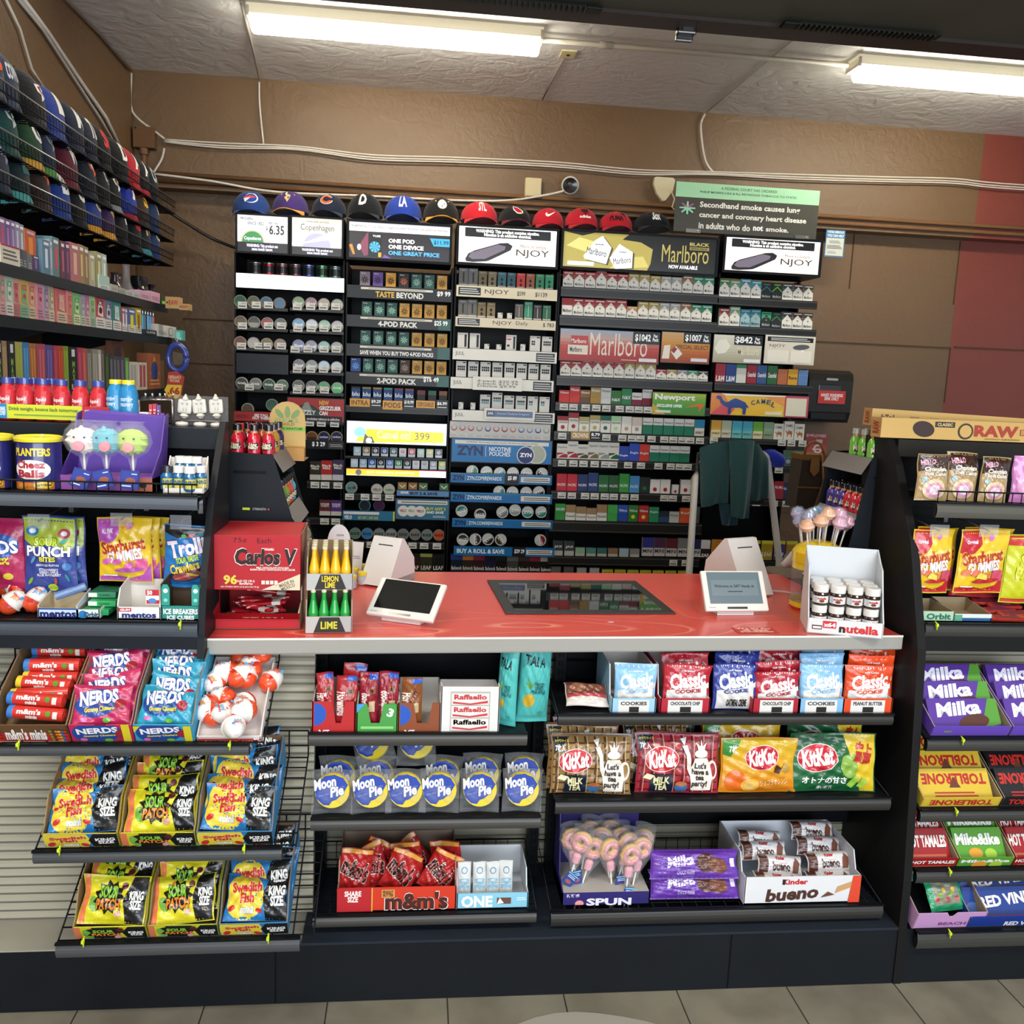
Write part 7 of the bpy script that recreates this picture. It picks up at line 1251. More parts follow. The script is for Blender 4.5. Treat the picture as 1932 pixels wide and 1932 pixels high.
std(757,797,1285,1378,ZA('a',0)+.004,2.165,.022,'8a5028',bisc('8a5028','Florentins'),'brown biscuit packet standing alone in the brown carton','biscuit_packet','biscuit packet',None,4,6)
x,w,h=pantry(832,942,1296,1384,ZA('a',0),2.145,'dedcda',lambda A:(A.rect(.16,.05,.84,.9,'b8b0a8'),[A.rect(.18,.08+.27*q,.82,.32+.27*q,'e8e0d8',keep=True)for q in range(3)],[A.txt('Raffaello',.22,.19+.27*q,.78,.3+.27*q,'c04048',.04)for q in range(3)],[A.poly([(.2,.15+.27*q),(.5,.11+.27*q),(.8,.17+.27*q),(.8,.12+.27*q),(.5,.08+.27*q),(.2,.11+.27*q)],'c83a44')for q in range(3)]),'white carton with a window showing wrapped coconut bars',dep=.12,hb=.1,inn='e0dedc')
def a_tala(A):A.rect(0,0,1,1,'4fb3ae');A.txt('TALA',.1,.7,.8,.82,'16282a',.03,rot=-8);A.ell(.3,.27,.18,.22,'c8a030',-8);[A.poly([(.3,.42),(.1+.1*q,.52+.05*(q%2)),(.34,.45)],'6a9a3a')for q in range(6)];A.txt('FREEZE\nDRIED\nPINEAPPLE',.35,.36,.85,.5,'1f5a5a',.02,rot=-6);A.ell(.72,.1,.1,.06,'3a9a96')
std(976,1038,1230,1384,ZA('a',0),2.2,.045,'4fb3ae',a_tala,'teal dried pineapple pouch, front one with the pineapple showing','snack_pouch','pouch',None,3,30,'plastic',rz=.1,roll=.05,wr=.7)
std(938,978,1228,1384,ZA('a',0),2.18,.035,'48a8a4',a_tala,'teal dried pineapple pouch turned edge-on beside the white carton','snack_pouch','pouch',None,3,31,'plastic',rz=-.5,wr=.7)
std(960,1030,1236,1384,ZA('a',0),2.27,.04,'4fb3ae',a_tala,'teal pouch standing behind the other two pineapple pouches','snack_pouch','pouch',None,3,32,'plastic',rz=.15,wr=.7)
# --- moon pies
def pie(M,lab,k=0):
    def f2():
        g=G();r=.044;g.lathe([(r*.92,-.022),(r,-.016),(r,-.004),(r*.92,0)],'e0c828','gloss',26,(0,0,r+.004),'Y')
        A=Art(.088,.088,mat='gloss');A.ell(.5,.5,.48,.48,'e4cc30',n=26);A.poly([(.06,.3),(.02,.5),(.08,.75),(.28,.95),(.55,.98),(.8,.88),(.94,.68),(.9,.6),(.8,.42),(.62,.26),(.5,.22),(.42,.1),(.25,.12)],'2444a8');A.txt('Moon',-.04,.58,.6,.9,'f4f4f4',.08,rot=12,shear=.2,out='1c2c6a');A.txt('Pie',.42,.36,.82,.66,'f4f4f4',.08,rot=12,shear=.2,out='1c2c6a');A.txt('since 1917',.12,.38,.4,.44,'8a9ad0',.02,rot=10);g.flat(A,-.044,.004,-.0225)
        return g.mesh('marshmallow_pie')
    o=link('marshmallow_pie',cached('pie',f2),label=lab,cat='marshmallow pie',group='moon pies on the shelf');put(o,M)
    w_=cached('piew',lambda:pouch(.105,.115,.036,'c8ccd0',None,9,'clearfilm',.1,wr=1.5,name='wrapper'));link('wrapper',w_,(0,-.011,-.012),parent=o);return o
for i,px in enumerate((626,700,765,828,903,983)):
    p=PY(px,1530,2.18);pie(TR((p.x,2.185,ZA('a',1)+.01),rnd(-.06,.06),radians(-8),rnd(-.03,.03)),'blue and yellow marshmallow pie in clear film, %s in the front row'%ORD[i])
    if i not in(2,):pie(TR((p.x+.012,2.25,ZA('a',1)+.016+.006*(i>3)),rnd(-.06,.06),radians(-10)),'marshmallow pie in clear film standing behind the %s front one'%ORD[i])
pie(TR((PY(712,1450,2.26).x,2.25,ZA('a',1)+.105),.1,radians(-35),-.3),'yellow marshmallow pie tipped back on top of the second one');pie(TR((PY(785,1450,2.26).x,2.26,ZA('a',1)+.1),0,radians(-28)),'banana marshmallow pie lying on top of the third one')
# --- share size carton and bar carton
x,w,h=pantry(637,861,1678,1722,ZA('a',2),2.15,'d03a24',lambda A:(A.rect(0,0,.29,1,'b8262c'),A.rect(.285,0,.295,1,'e0b040'),A.txt('SHARE\nSIZE',.06,.4,.2,.88,'f4ece8',.05),A.rect(.37,.58,.48,.92,'d89a50'),A.txt('PEANUT\nBUTTER',.38,.62,.47,.88,'5a2a18',.04),A.txt("m&m's",.4,.06,.93,.8,'4a241c',.1,out='f4f0ec',ow=.05)),'long red share size candy carton on the lowest shelf',dep=.2,hb=.115,inn='8a7666')
a_mm=lambda A:(A.rect(0,0,1,1,'b02424'),A.txt("m&m's",.05,.3,.95,.75,'3a1c14',.1,rot=-20,out='f0ece8',ow=.06),A.rect(0,.9,1,1,'d89a40'))
for i,(px,rl)in enumerate(((668,.1),(712,-.3),(742,.35),(775,-.2),(812,.5),(842,-.1),(690,.5),(800,-.6))):p=PY(px,1650,2.2);me=cached(('mm',i%3),lambda:pouch(.085,.11,.03,'b02424',a_mm,40+i%3,wr=1.8));link('candy_bag',me,(p.x,2.19+.03*(i%2)+.05*(i>5),ZA('a',2)+.03),(radians(-20),rl,rnd(-.3,.3)),label='red peanut butter candy bag, %s tossed in the share size carton'%ORD[i],cat='candy bag',group='red bags in the share size carton')
x,w,h=pantry(862,996,1693,1722,ZA('a',2),2.15,'8ac8e0',lambda A:(A.txt('ONE',.06,.1,.5,.85,'f0f8fc',.05),A.rect(.56,.3,.76,.7,'6a4a3a'),A.poly([(.56,.3),(.6,.7),(.66,.35)],'eee'),A.lines(.84,.5,.97,.75,2,'dff')),'pale blue protein bar carton beside the share size one',dep=.17,hb=.085,inn='d8dce0')
a_one=lambda A:(A.rect(0,0,1,1,'cfd2d0'),A.ell(.5,.8,.25,.25,'5a8aa8'),A.ell(.5,.8,.18,.18,'cfd2d0'),A.txt('ONE',.1,.3,.9,.62,'8ab8d0',.04,rot=-90),A.rect(0,0,1,.14,'8a6a50'))
for i,px in enumerate((876,905,930,955)):std(px-13,px+13,1645,1712,ZA('a',2)+.006,2.17,.02,'cfd2d0',a_one,'white protein bar, %s across the pale blue carton'%ORD[i],'protein_bar','protein bar','white protein bars',10,i,mat='plastic',wr=.5)
# --- unit two, top: cookie bags
def a_ck(c,flav):return lambda A:(A.rect(0,0,1,1,'dedcd8'),A.poly([(0,1),(1,1),(1,.62),(.6,.5),(0,.42)],c),A.txt('Classic',.1,.5,.92,.84,'f4f2f0',.07,rot=9,shear=.15),A.txt('COOKIE',.22,.38,.8,.47,c,.05,rot=5),A.txt(flav,.3,.06,.78,.24,'2a2420',.05),A.rect(.0,0,.05,.5,c),A.rect(.95,0,1,.5,c),A.txt('soft baked',.35,.86,.65,.9,'ddd',.03))
CK=((1160,1241,1262,'88bce0',"COOKIES\nn'CREME",'light blue',1),(1252,1343,1262,'b02030','CHOCOLATE CHIP\nKisses','red',2),(1348,1432,1262,'24348c','OATMEAL CREME','navy blue',4),(1426,1514,1275,'a81c2c','CHOCOLATE CHIP\nKisses','crimson',3),(1512,1596,1262,'80b4dc',"COOKIES\nn'CREME",'sky blue',3),(1597,1687,1264,'d8481c',"PEANUT BUTTER\nReese's",'orange',3))
for i,(a_,b_,t,c,fl,nm,n)in enumerate(CK):
    for j in range(n-1,-1,-1):
        if j==0:std(a_,b_,t,1346,ZA('b',0),2.165,.03,c,a_ck(c,fl),'%s and white cookie bag at the front of the top shelf'%nm,'cookie_bag','cookie bag','%s cookie bags'%nm,5,50+i,rz=-.03,roll=rnd(-.03,.03))
        else:std(a_-2+3*j,b_-2+3*j,t-14*j+6,1346,ZA('b',0),2.165+.045*j,.03,c,a_ck(c,fl),'%s and white cookie bag, %s behind the front one'%(nm,ORD[j-1]),'cookie_bag','cookie bag','%s cookie bags'%nm,5,55+i+j,roll=rnd(-.05,.05))
    if i!=2:pantry(a_-6,b_-4,1318,1346,ZA('b',0),2.152,c if i else '9ac8e4',(lambda A:(A.rect(.15,.0,.85,.9,'dedcd8'),A.txt(fl.split('\n')[0],.2,.55,.8,.8,'333',.04),A.rect(.4,.1,.62,.45,'26201e'))),'%s fronted cookie carton on the top shelf of the wide unit'%nm,dep=.2,hb=.115 if i<2 else .07,inn='c8c8c4')
x,z,w,h=BB(1068,1317,1150,1346,2.17);g=pouch(w,.07,.03,'c8c0b8',lambda A:(A.rect(0,.4,1,1,'6a3a30'),A.rect(0,.3,1,.42,'b03a40'),A.ell(.3,.7,.2,.12,'8a5a40'),A.ell(.7,.7,.2,.12,'7a4a38')),66,name='snack_cake');link('snack_cake',g,(x,2.17,ZA('b',0)+.012),(radians(-55),0,0),label='wrapped brown snack cake lying alone at the post end of the top shelf',cat='snack cake')
# --- kitkat bags
def plaid(A,c1,c2,c3):
    A.rect(0,0,1,1,c1)
    for q in range(8):A.rect(q/8+.03,0,q/8+.055,1,c2,keep=True);A.rect(0,q/7+.03,1,q/7+.06,c2,keep=True)
    A.l+=1
    for q in range(8):A.rect(q/8+.065,0,q/8+.073,1,c3,keep=True)
    A.l+=1
def kk(A,x=.3,y=.62,r=.22):A.ell(x,y,r*1.04,r*.72,'e8e0d8',6);A.ell(x,y,r,r*.68,'c0202c',6);A.txt('KitKat',x-r*.82,y-.14,x+r*.82,y+.16,'f8f6f4',.09,rot=8,shear=.12)
def a_kt(c1,c2,c3):
    def f(A):
        plaid(A,c1,c2,c3);A.poly([(0,1),(0,.7),(.22,1)],'1c2030');A.txt('7枚入',.02,.76,.15,.88,'f4f4f0',.03);A.txt('お手軽サイズ',.02,.91,.2,.96,'d8c848',.02);A.poly([(.6,.98),(.57,.92),(.52,.95),(.57,.84)],'eee');kk(A,.28,.6,.21);A.rect(.15,0,.43,.34,'1c2438');A.txt('MILK\nTEA',.19,.04,.39,.3,'e8e0a8',.05)
        A.ell(.93,.42,.07,.12,'ece4d8');A.ell(.94,.42,.04,.085,c1);A.poly([(.66,.05),(.64,.3),(.66,.5),(.7,.64),(.86,.64),(.91,.5),(.93,.3),(.91,.05)],'ece4d8');A.poly([(.66,.25),(.6,.45),(.59,.68),(.54,.84),(.6,.86),(.64,.7),(.65,.5),(.7,.42)],'ece4d8');A.ell(.78,.72,.085,.05,'ece4d8');A.poly([(.74,.76),(.72,.9),(.77,.84),(.78,.95),(.8,.84),(.85,.9),(.82,.76)],'ece4d8');A.txt("Let's\nhave a\ntea\nparty!",.66,.1,.88,.56,'3a2c24',.04,rot=-3);A.ell(.53,.12,.08,.07,'3a6a98');A.ell(.53,.18,.075,.03,'b86a40');A.poly([(.05,.28),(.1,.36),(.2,.32),(.15,.24)],'e8dcb8')
    return f
def a_or(A):grad(A,['d87a1c','e09a24','d8a828','c8a820']);A.poly([(0,1),(0,.7),(.1,.66),(.25,1)],'3a8a3a');A.txt('7枚',.08,.74,.2,.9,'f4f4f0',.03);kk(A,.53,.66,.23);A.ell(.18,.22,.14,.14,'e06a1c');A.ell(.38,.14,.12,.09,'f0b048');A.ell(.38,.14,.08,.06,'f4c870');A.txt('ショコラオレンジ',.52,.14,.9,.26,'f4e8c8',.0,rot=4);A.poly([(.7,.4),(.74,.54),(.82,.46),(.78,.36)],'4a2818');A.poly([(.8,.42),(.86,.56),(.94,.48),(.9,.38)],'b89a50')
def a_gr(A):grad(A,['1c5a34','246a3c','1c5030']);A.poly([(.62,1),(1,1),(1,0),(.84,0),(.72,.5)],'d8b828');A.poly([(.6,.3),(.75,.75),(.7,.3)],'6aa83a');A.ell(.68,.45,.1,.14,'8ab048',20);kk(A,.3,.6,.23);A.txt('史上\n最高',.74,.5,.95,.86,'b82a24',.06,rot=-12);A.txt('オトナの甘さ',.12,.14,.66,.27,'f4f4f0',.03);A.txt('濃い抹茶',.3,.03,.5,.1,'ddd',.02);A.poly([(.66,.12),(.75,.3),(.82,.24),(.72,.06)],'8ab83a');A.poly([(.78,.1),(.85,.26),(.92,.2),(.86,.06)],'9ac048')
zb=ZA('b',1)
for a_,b_,t,art,base,l,dy in((1045,1172,1388,a_kt('8a3038','5a1c28','c89a70'),'7a2830','red plaid wafer bag standing behind the brown milk tea bag',.05),(1182,1318,1382,a_kt('24382e','16241c','6a8a70'),'24382e','dark green plaid wafer bag behind the red milk tea bag',.07),(1176,1300,1392,a_kt('9a7a4a','5a3a20','d8c8a0'),'8a6a40','tan plaid wafer bag behind the red milk tea bag',.05),(1326,1475,1372,a_or,'c8a028','yellow orange-chocolate bag, rearmost of three',.09),(1330,1478,1396,a_or,'d09a24','yellow orange-chocolate bag, middle of three',.05),(1490,1636,1386,a_gr,'1c5a34','green matcha wafer bag half hidden behind the front one',.05),(1033,1168,1396,a_kt('9a7a4a','5a3a20','d8c8a0'),'8a6a40','brown plaid wafer bag peeking out behind the front milk tea bag',.03),(1040,1196,1404,a_kt('9a7a4a','5a3a20','d8c8a0'),'8a6a40','brown plaid milk tea wafer bag at the post end of the middle shelf',0),(1203,1362,1402,a_kt('a8303a','6a1c28','d8b090'),'98283a','red plaid milk tea wafer bag in the middle shelf',0),(1362,1508,1408,a_or,'d88a1c','orange and yellow wafer bag with orange fruit, front of three',0),(1496,1658,1402,a_gr,'1c5a34','dark green and gold matcha wafer bag at the front',0)):
    std(a_,b_,t,1508,zb,2.165+dy,.035,base,art,l,'wafer_bag','wafer bag',None,7+dy*60,int(a_)%17,rz=-.03,wr=1.2,crimp=.04)
# --- bottom shelf of the wide unit
zc=ZA('b',2)
x,z,w,h=BB(1060,1535,1222,1712,2.2);g=G();g.box(-w/2,w/2,0,.15,0,.035,'2c2468',faces={'t':'b8b4ac'});g.box(-w/2,w/2,.15,.153,0,h*1.03,'2c2468');g.prism([(0,0),(.15,0),(.15,h),(.1,h*.85),(.06,.05),(0,.035)],-w/2,-w/2+.003,'2c2468',plane='YZ');A=Art(w,.035);A.txt('SPUN',.28,-.1,.8,.5,'e8e4f0',.05);A.txt('新鮮處',.05,.6,.2,.9,'c8c0e0',.03);A.ell(.2,.1,.05,.04,'e89a9a');g.flat(A,-w/2,0,0);link('pop_display',g.mesh('pop_display'),(x,2.165,zc),label='dark blue display stand of donut marshmallow pops on the lowest shelf',cat='display')
def donut_pop():
    g=G();ring=[(.014*cos(t*pi/6),0,.014*sin(t*pi/6))for t in range(13)];g.tube(ring,.0095,'e0b868','matte',8);g.tube([(p[0],-.005,p[2])for p in ring],.0065,'e09a9c','gloss',8)
    for q in range(7):g.box(.013*cos(q),.013*cos(q)+.003,-.0125,-.011,.013*sin(q),.013*sin(q)+.0015,['6a9ad0','f4f0f0','b85a9a'][q%3])
    g.lathe([(.001,-.05),(.008,-.045),(.009,-.03),(.005,-.024)],'e8a8b4','matte',10);return g.mesh('marshmallow_pop')
dm=donut_pop();q=G();q.lathe([(.006,-.062),(.012,-.045),(.022,-.022),(.027,.002),(.022,.024),(.024,.03)],'e4e4e8','clearfilm',12,sy=.7);wm=q.mesh('wrapper')
q=G();q.box(-.011,.011,-.001,.001,-.014,.014,'2a4a98');A=Art(.022,.028);A.lines(.15,.6,.9,.85,2,'dde');A.ell(.5,.3,.3,.2,'a85a50');A.rect(0,.9,1,1,'7ac0e0');q.flat(A,-.011,-.014,-.001);tgm=q.mesh('tag');q=G();q.tube([(0,0,0),(0,0,-.1)],.0018,'e8e4dc');stm=q.mesh('stick')
for i,(px,py,dy)in enumerate(((1080,1582,.02),(1112,1568,.08),(1150,1566,.09),(1097,1588,.0),(1135,1580,.04),(1170,1580,.05),(1185,1590,.02),(1213,1582,.06),(1150,1602,0),(1190,1612,-.015),(1120,1600,.01),(1210,1600,.0))):
    p=PY(px,py,2.2+dy);o=link('marshmallow_pop',dm,(p.x,2.2+dy,p.z),(0,rnd(-.25,.25),rnd(-.5,.5)),label='pink iced donut marshmallow pop in clear film, %s counted from the post'%ORD[i],cat='marshmallow pop',group='donut marshmallow pops',scale=(1.35,1.2,1.35));link('wrapper',wm,parent=o);link('stick',stm,(0,0,-.04),parent=o)
    if i%3==0:link('tag',tgm,(0,-.012,-.078),(0,rnd(-.5,.5),0),parent=o)
def a_mk(A):A.rect(0,0,1,1,'6a3ca8');A.txt('Milka',.15,.42,.48,.8,'f0ecf8',.08,rot=8,shear=.2);A.txt('CHOCO WAFER',.28,.14,.48,.28,'d0c0e8',.03);A.ell(.62,.55,.12,.1,'5a3428');A.ell(.76,.45,.12,.08,'7a4a34',-8);A.rect(.92,.4,.98,.7,'e0d8f0')
for y0,y1,dz,l in((1662,1712,0,'violet wafer packet at the bottom of the pair beside the donut pops'),(1620,1664,.058,'violet wafer packet lying on top of the pair beside the donut pops')):
    x,z,w,h=BB(1228,y0,1398,y1,2.17);link('wafer_packet',pouch(w,.075,.055,'6236a0',a_mk,y0,wr=.8,name='wafer_packet'),(x,2.175,zc+.028+dz-.025),(radians(-30),0,-.02),label=l,cat='wafer packet')
x,w,h=pantry(1405,1622,1662,1712,zc,2.15,'dcdcde',lambda A:(A.txt('Kinder',.32,.7,.54,.9,'c02828',.05),A.rect(.32,.7,.345,.9,'222'),A.txt('bueno',.18,.12,.64,.6,'4a2c22',.04,rot=4,shear=.15),A.poly([(.78,.35),(.8,.6),(.97,.85),(.97,.65)],'c89a68'),A.poly([(.66,.2),(.72,.42),(.78,.3)],'6a4230'),A.poly([(.9,0),(.93,1),(1,1),(1,0)],'d8482c')),'white chocolate bar carton printed bueno on the lowest shelf',dep=.22,hb=.125,inn='ccd0d8')
a_bu=lambda A:(A.rect(0,0,1,1,'dcd8d8'),A.rect(0,0,.2,1,'5a3020'),A.txt('bueno',.3,.15,.72,.65,'4a2c22',.06),A.txt('Kinder',.38,.72,.58,.92,'c02828',.05),A.poly([(.76,.1),(.84,.9),(.98,.6),(.9,.1)],'7a4a38'))
for i,(px,pz,dy)in enumerate(((1430,.07,.12),(1535,.085,.14),(1432,.055,.09),(1537,.06,.1),(1450,.035,.045),(1545,.04,.05),(1440,.0,.02),(1540,.0,.025))):p=PY(px+10,1650,2.25);link('chocolate_bar',cached('bar',lambda:pouch(.128,.052,.024,'d8d4d4',a_bu,71,wr=1,crimp=.03,name='chocolate_bar')),(p.x,2.165+dy,zc+.012+pz),(radians(-35),rnd(-.08,.08),rnd(-.06,.06)),label='white and brown chocolate bar, %s from the back of the bueno carton'%ORD[i],cat='chocolate bar',group='chocolate bars in the bueno carton')
# ================= things standing on the counter =================
def on_c(px,py):return PZ(px,py,CZ)
# red chocolate carton: header box over an open bin of bars
p=on_c(486,1188);M=TR((p.x,p.y,CZ+.001),CUN-.02);w=PY(566,1188,p.y).x-PY(406,1188,p.y).x;D_=.2
RC='b01e28'
x_,z_,_,hb_=BB(405,1115,568,1190,p.y);ht=PY(486,1010,p.y).z-CZ
g=G();x=w/2
g.box(-x,x,0,D_,0,.003,'8a7a66');g.prism([(-x,0),(x,0),(x,.026),(-x,.026)],0,.003,RC);g.add([(-x,0,.026),(x,0,.026),(x+.002,-.024,.048),(-x-.002,-.024,.048)],[[0,1,2,3],[3,2,1,0]],RC)
for s in(-1,1):g.prism([(0,0),(D_,0),(D_,ht),(.05,ht),(.05,.062),(-.024,.048),(0,.026)],s*x-(.003 if s>0 else 0),s*x+(.003 if s<0 else 0),RC if s<0 else 'c8b898',plane='YZ')
g.box(-x,x,D_-.003,D_,0,ht,RC)
A=Art(w,.022);A.ell(.2,.7,.06,.05,'8a5a38');A.txt('CarlosV',.3,.15,.85,.85,'d8c8b8',.03,out='5a1820');g.art(A,lambda x_,y,l:(x_-x,-y-.001-.0003*l,.027+y))
o=put(link('display_carton',g.mesh('display_carton'),label='large red chocolate bar dispenser carton at the canister end of the counter',cat='carton'),M)
h0=PY(486,1113,p.y).z-CZ
g=G();g.box(-x,x,-.004,D_-.01,h0,ht,RC,bev=.001);A=Art(w,ht-h0)
A.poly([(.55,0),(1,.3),(1,0)],'d8ccb0');A.txt('MADE IN\nMEXICO',.76,.02,.94,.16,'6a5a4a',.02,rot=22)
A.txt('75¢',.22,.85,.38,.95,'2a1218',-.01,rot=4);A.txt('Each',.5,.86,.66,.95,'2a1218',-.01,rot=2);A.txt('Carlos V',.24,.46,.96,.76,'2a1a18',.06,out='f4ece4',ow=.035,shear=.1);A.rect(.58,.72,.7,.78,'d84a4a');A.txt('Nestle',.59,.73,.69,.77,'fff',.02)
A.txt('MILK CHOCOLATE STYLE BAR\nBARRA ESTILO CHOCOLATE CON LECHE',.42,.36,.94,.43,'f0e4dc',.03);A.txt('96',.11,.1,.27,.28,'e8c850',.06);A.txt('0.63 OZ (18 g)\nBars/Barras',.27,.1,.47,.19,'f0e0d8',.03);A.txt('NET WT/PESO NETO 3.8 LB (60.6 OZ/1.72 kg)',.08,.04,.52,.075,'e8d8d0',.02)
for q in range(4):A.rect(.55+.05*q,.11,.59+.05*q,.18,'e8d8d0',keep=True)
g.flat(A,-x,h0,-.004);link('header_box',g.mesh('header_box'),parent=o)
for i in range(16):put(link('chocolate_bar',cached('cbar',lambda:(lambda g:(g.box(-.055,.055,-.008,.008,-.004,.004,'a81c28','film',.003),g.box(-.055,-.047,-.0085,.0085,-.001,.001,'d8c8b8','film'),g.box(.02,.042,-.0084,.0084,-.0042,.0044,'d8d0c8','film'),g.mesh('chocolate_bar'))[-1])(G())),label='small red wrapped chocolate bar, %s in the heap in the red dispenser'%ORD[i],cat='chocolate bar',group='bars heaped in the red dispenser'),M@TR((rnd(-.02,.02),.02+.012*i%.1+rnd(0,.02),.024+(i//5)*.015+rnd(0,.006)),rnd(-.7,.7),rnd(-.4,.4),rnd(-.25,.25)))
# two trays of chocolate bottles
def soda(c,cap):
    return cached(('soda',c),lambda:bottle([(.0105,0),(.012,.003),(.012,.03),(.0095,.04),(.0055,.055),(.0048,.07),(.006,.071),(.006,.076),(.004,.077)],[c,c,c,c,c,'d8d0b0','d8d0b0','d8d0b0'],lambda A:(A.rect(0,0,1,1,cap),A.ell(.5,.4,.4,.25,'222'),A.txt('Beer',.2,.3,.8,.65,'eee',.05),A.ell(.5,.8,.2,.2,'c82830')),'gloss',14,'chocolate_bottle',aw=.022,ah=.02,z0=.004,r=.012))
for k,(pyb,c,cap,nm,t1,z0)in enumerate(((1195,'1f9a3c','b82830','green','LIME',0),(1118,'e8b81c','b82830','yellow','LEMON\nLIME',.105))):
    p=on_c(622,1195);w=.112;M=TR((p.x-.002,p.y+(.015 if k else 0),CZ+.001+z0),CUN+.03)
    put(link('bottle_carton',open_tray(w,.15,.042,.1,'a8a8a8','8a7a62',lambda A:(A.poly([(.14,.05),(.28,.95),(.72,.95),(.86,.05)],'2a2826'),A.poly([(0,0),(.16,0),(.3,1),(0,1)],'b4b4b2'),A.txt(t1,.32,.25 if not k else .14,.68,.7 if not k else .88,'c8c838' if not k else 'e0c830',.03)),[(0,.042),(.02,.08),(.15,.1)]),label='%s carton printed %s holding small %s bottles'%('upper' if k else 'lower',t1.lower().replace('\n',' '),nm),cat='carton'),M)
    for i in range(4):
        for j in range(4 if k else 2):put(link('chocolate_bottle',soda(c,cap),label='small %s glass-look bottle, %s across, %s row of its carton'%(nm,ORD[i],ORD[j]),cat='bottle',group='%s chocolate bottles'%nm),M@TR(((-.039+.026*i),.018+.03*j,.012),rnd(-.3,.3))@Matrix.Diagonal((1.08,1.08,1.24,1)))
# payment terminals
def terminal(px0,px1,py0,py1,yb,rz,tilt,lab,on,wpx=None):
    p=on_c(*yb);g=G();w,h=.19,.105
    o=link('payment_terminal',None,(p.x,p.y,CZ+.001),(0,0,rz),label=lab,cat='payment terminal')
    g.prism([(-.02,0),(.075,0),(.075,.02),(.03,.06),(-.02,.012)],-.055,.055,'cfccc8','plastic','YZ');link('stand',g.mesh('stand'),parent=o)
    g=G();g.box(-w/2,w/2,-.006,.006,0,h*1.15,'dedbd2','plastic',.004);A=Art(w,h*1.15,mat='gloss');A.rect(.34,.045,.66,.1,'1a1a1c');A.txt('clover',.05,.07,.16,.1,'777',.01)
    g.flat(A,-w/2,0,-.006);q=link('bezel',g.mesh('bezel'),(0,-.03,.014),(radians(-tilt),0,0),parent=o)
    g=G();A=Art(w*.84,h*.9,mat='screen' if on else 'blackmetal');A.rect(0,0,1,1,'5c6a70' if on else '0c0d0f')
    if on:A.rect(.06,.25,.94,.75,'667479');A.txt('Welcome to 24/7 Handy dr',.12,.48,.88,.6,'20282c',.01);A.lines(.36,.35,.64,.42,1,'3a444a')
    g.flat(A,-w*.42,h*.2,-.0068);link('screen',g.mesh('screen'),parent=q);return o
terminal(667,830,1085,1178,(762,1172),radians(-24),50,'white payment terminal with a dark screen beside the bottle cartons',False)
o=terminal(1310,1455,1082,1165,(1382,1158),radians(4),32,'white payment terminal with a lit grey welcome screen',True)
def wedge(px,py,rz,w,d,h,lab,slot=True):
    p=on_c(px,py);g=G();g.prism([(0,.005),(d,0),(d*.95,h*.5),(d*.55,h),(d*.48,h)],-w/2,w/2,'d8d4d0','plastic','YZ');g.box(-w/2,w/2,.02,d*.99,0,.02,'a8a4a2','plastic')
    n=Vector((0,-h,d*.48)).normalized();A=Art(w*.5,.006);A.rect(0,0,1,1,'25282e');f=.84;g.art(A,lambda x,y,l:(x-w*.25,d*.48*f+n.y*.0012,h*f+y+n.z*.0012-.004))
    return link('receipt_printer',g.mesh('receipt_printer'),(p.x,p.y,CZ+.001),(0,0,rz),label=lab,cat='printer')
wedge(1432,1128,radians(22),.12,.2,.17,'tall white slanted receipt printer behind the lit terminal');wedge(705,1108,radians(-28),.1,.17,.14,'white slanted receipt printer behind the dark terminal')
p=on_c(1395,1100);g=G();g.lathe([(.02,0),(.035,.004),(.03,.012),(.01,.015)],'34306a','plastic',16,sx=1.3);link('card_reader',g.mesh('card_reader'),(p.x,p.y,CZ+.001),label='dark violet card reader puck peeking over the lit terminal',cat='card reader')
g=G();P3=[on_c(x,y)for x,y in((1455,1118),(1480,1120),(1500,1124),(1520,1122))];g.tube([q+Vector((0,0,.006))for q in P3],.003,'cfc8c0','plastic');link('cable',g.mesh('cable'),label='white cable on the counter between the lit terminal and the lollipop jar',cat='cable')
# yellow-lidded jars, oval sign and papers at the back of the counter
jm=bottle([(.012,0),(.0135,.002),(.0135,.026),(.012,.028),(.014,.029),(.014,.038),(.012,.04)],['b8bcc0']*4+['e0c838']*3,None,'plastic',16,'pill_jar')
for i,(px,py)in enumerate(((668,1095),(683,1103),(684,1088),(700,1098),(722,1093),(664,1110),(706,1084))):p=on_c(px,py);link('pill_jar',jm,(p.x,p.y,CZ+.001),label='small clear jar with a yellow lid, %s in the cluster behind the bottle cartons'%ORD[i],cat='jar',group='yellow lidded jars')
x,z,w,h=BB(618,990,662,1075,2.85);g=G();g.prism([(w/2*cos(t*pi/12),h*.6+h*.42*sin(t*pi/12))for t in range(24)],0,.002,'d8d4d4');A=Art(w,h);A.txt('morning\nrecovery',.2,.45,.9,.66,'34405a',.03);A.txt('more',.4,.76,.7,.8,'556',.01);g.flat(A,-w/2,0,0);g.box(-.004,.004,.0,.003,-(z-CZ),h*.3,'ccc');link('oval_sign',g.mesh('oval_sign'),(x,2.84,z),label='white oval morning recovery sign behind the bottle cartons',cat='sign')
x,z,w,h=BB(655,1022,683,1068,2.8);g=G();g.box(-w/2,w/2,0,.002,-(z-CZ)+.001,h,'d4d0cc');A=Art(w,h);A.lines(.15,.3,.85,.45,2,'889');g.flat(A,-w/2,0,0);link('paper_card',g.mesh('paper_card'),(x,2.8,z),(0,radians(4),0),label='plain white folded card leaning beside the oval sign',cat='card')
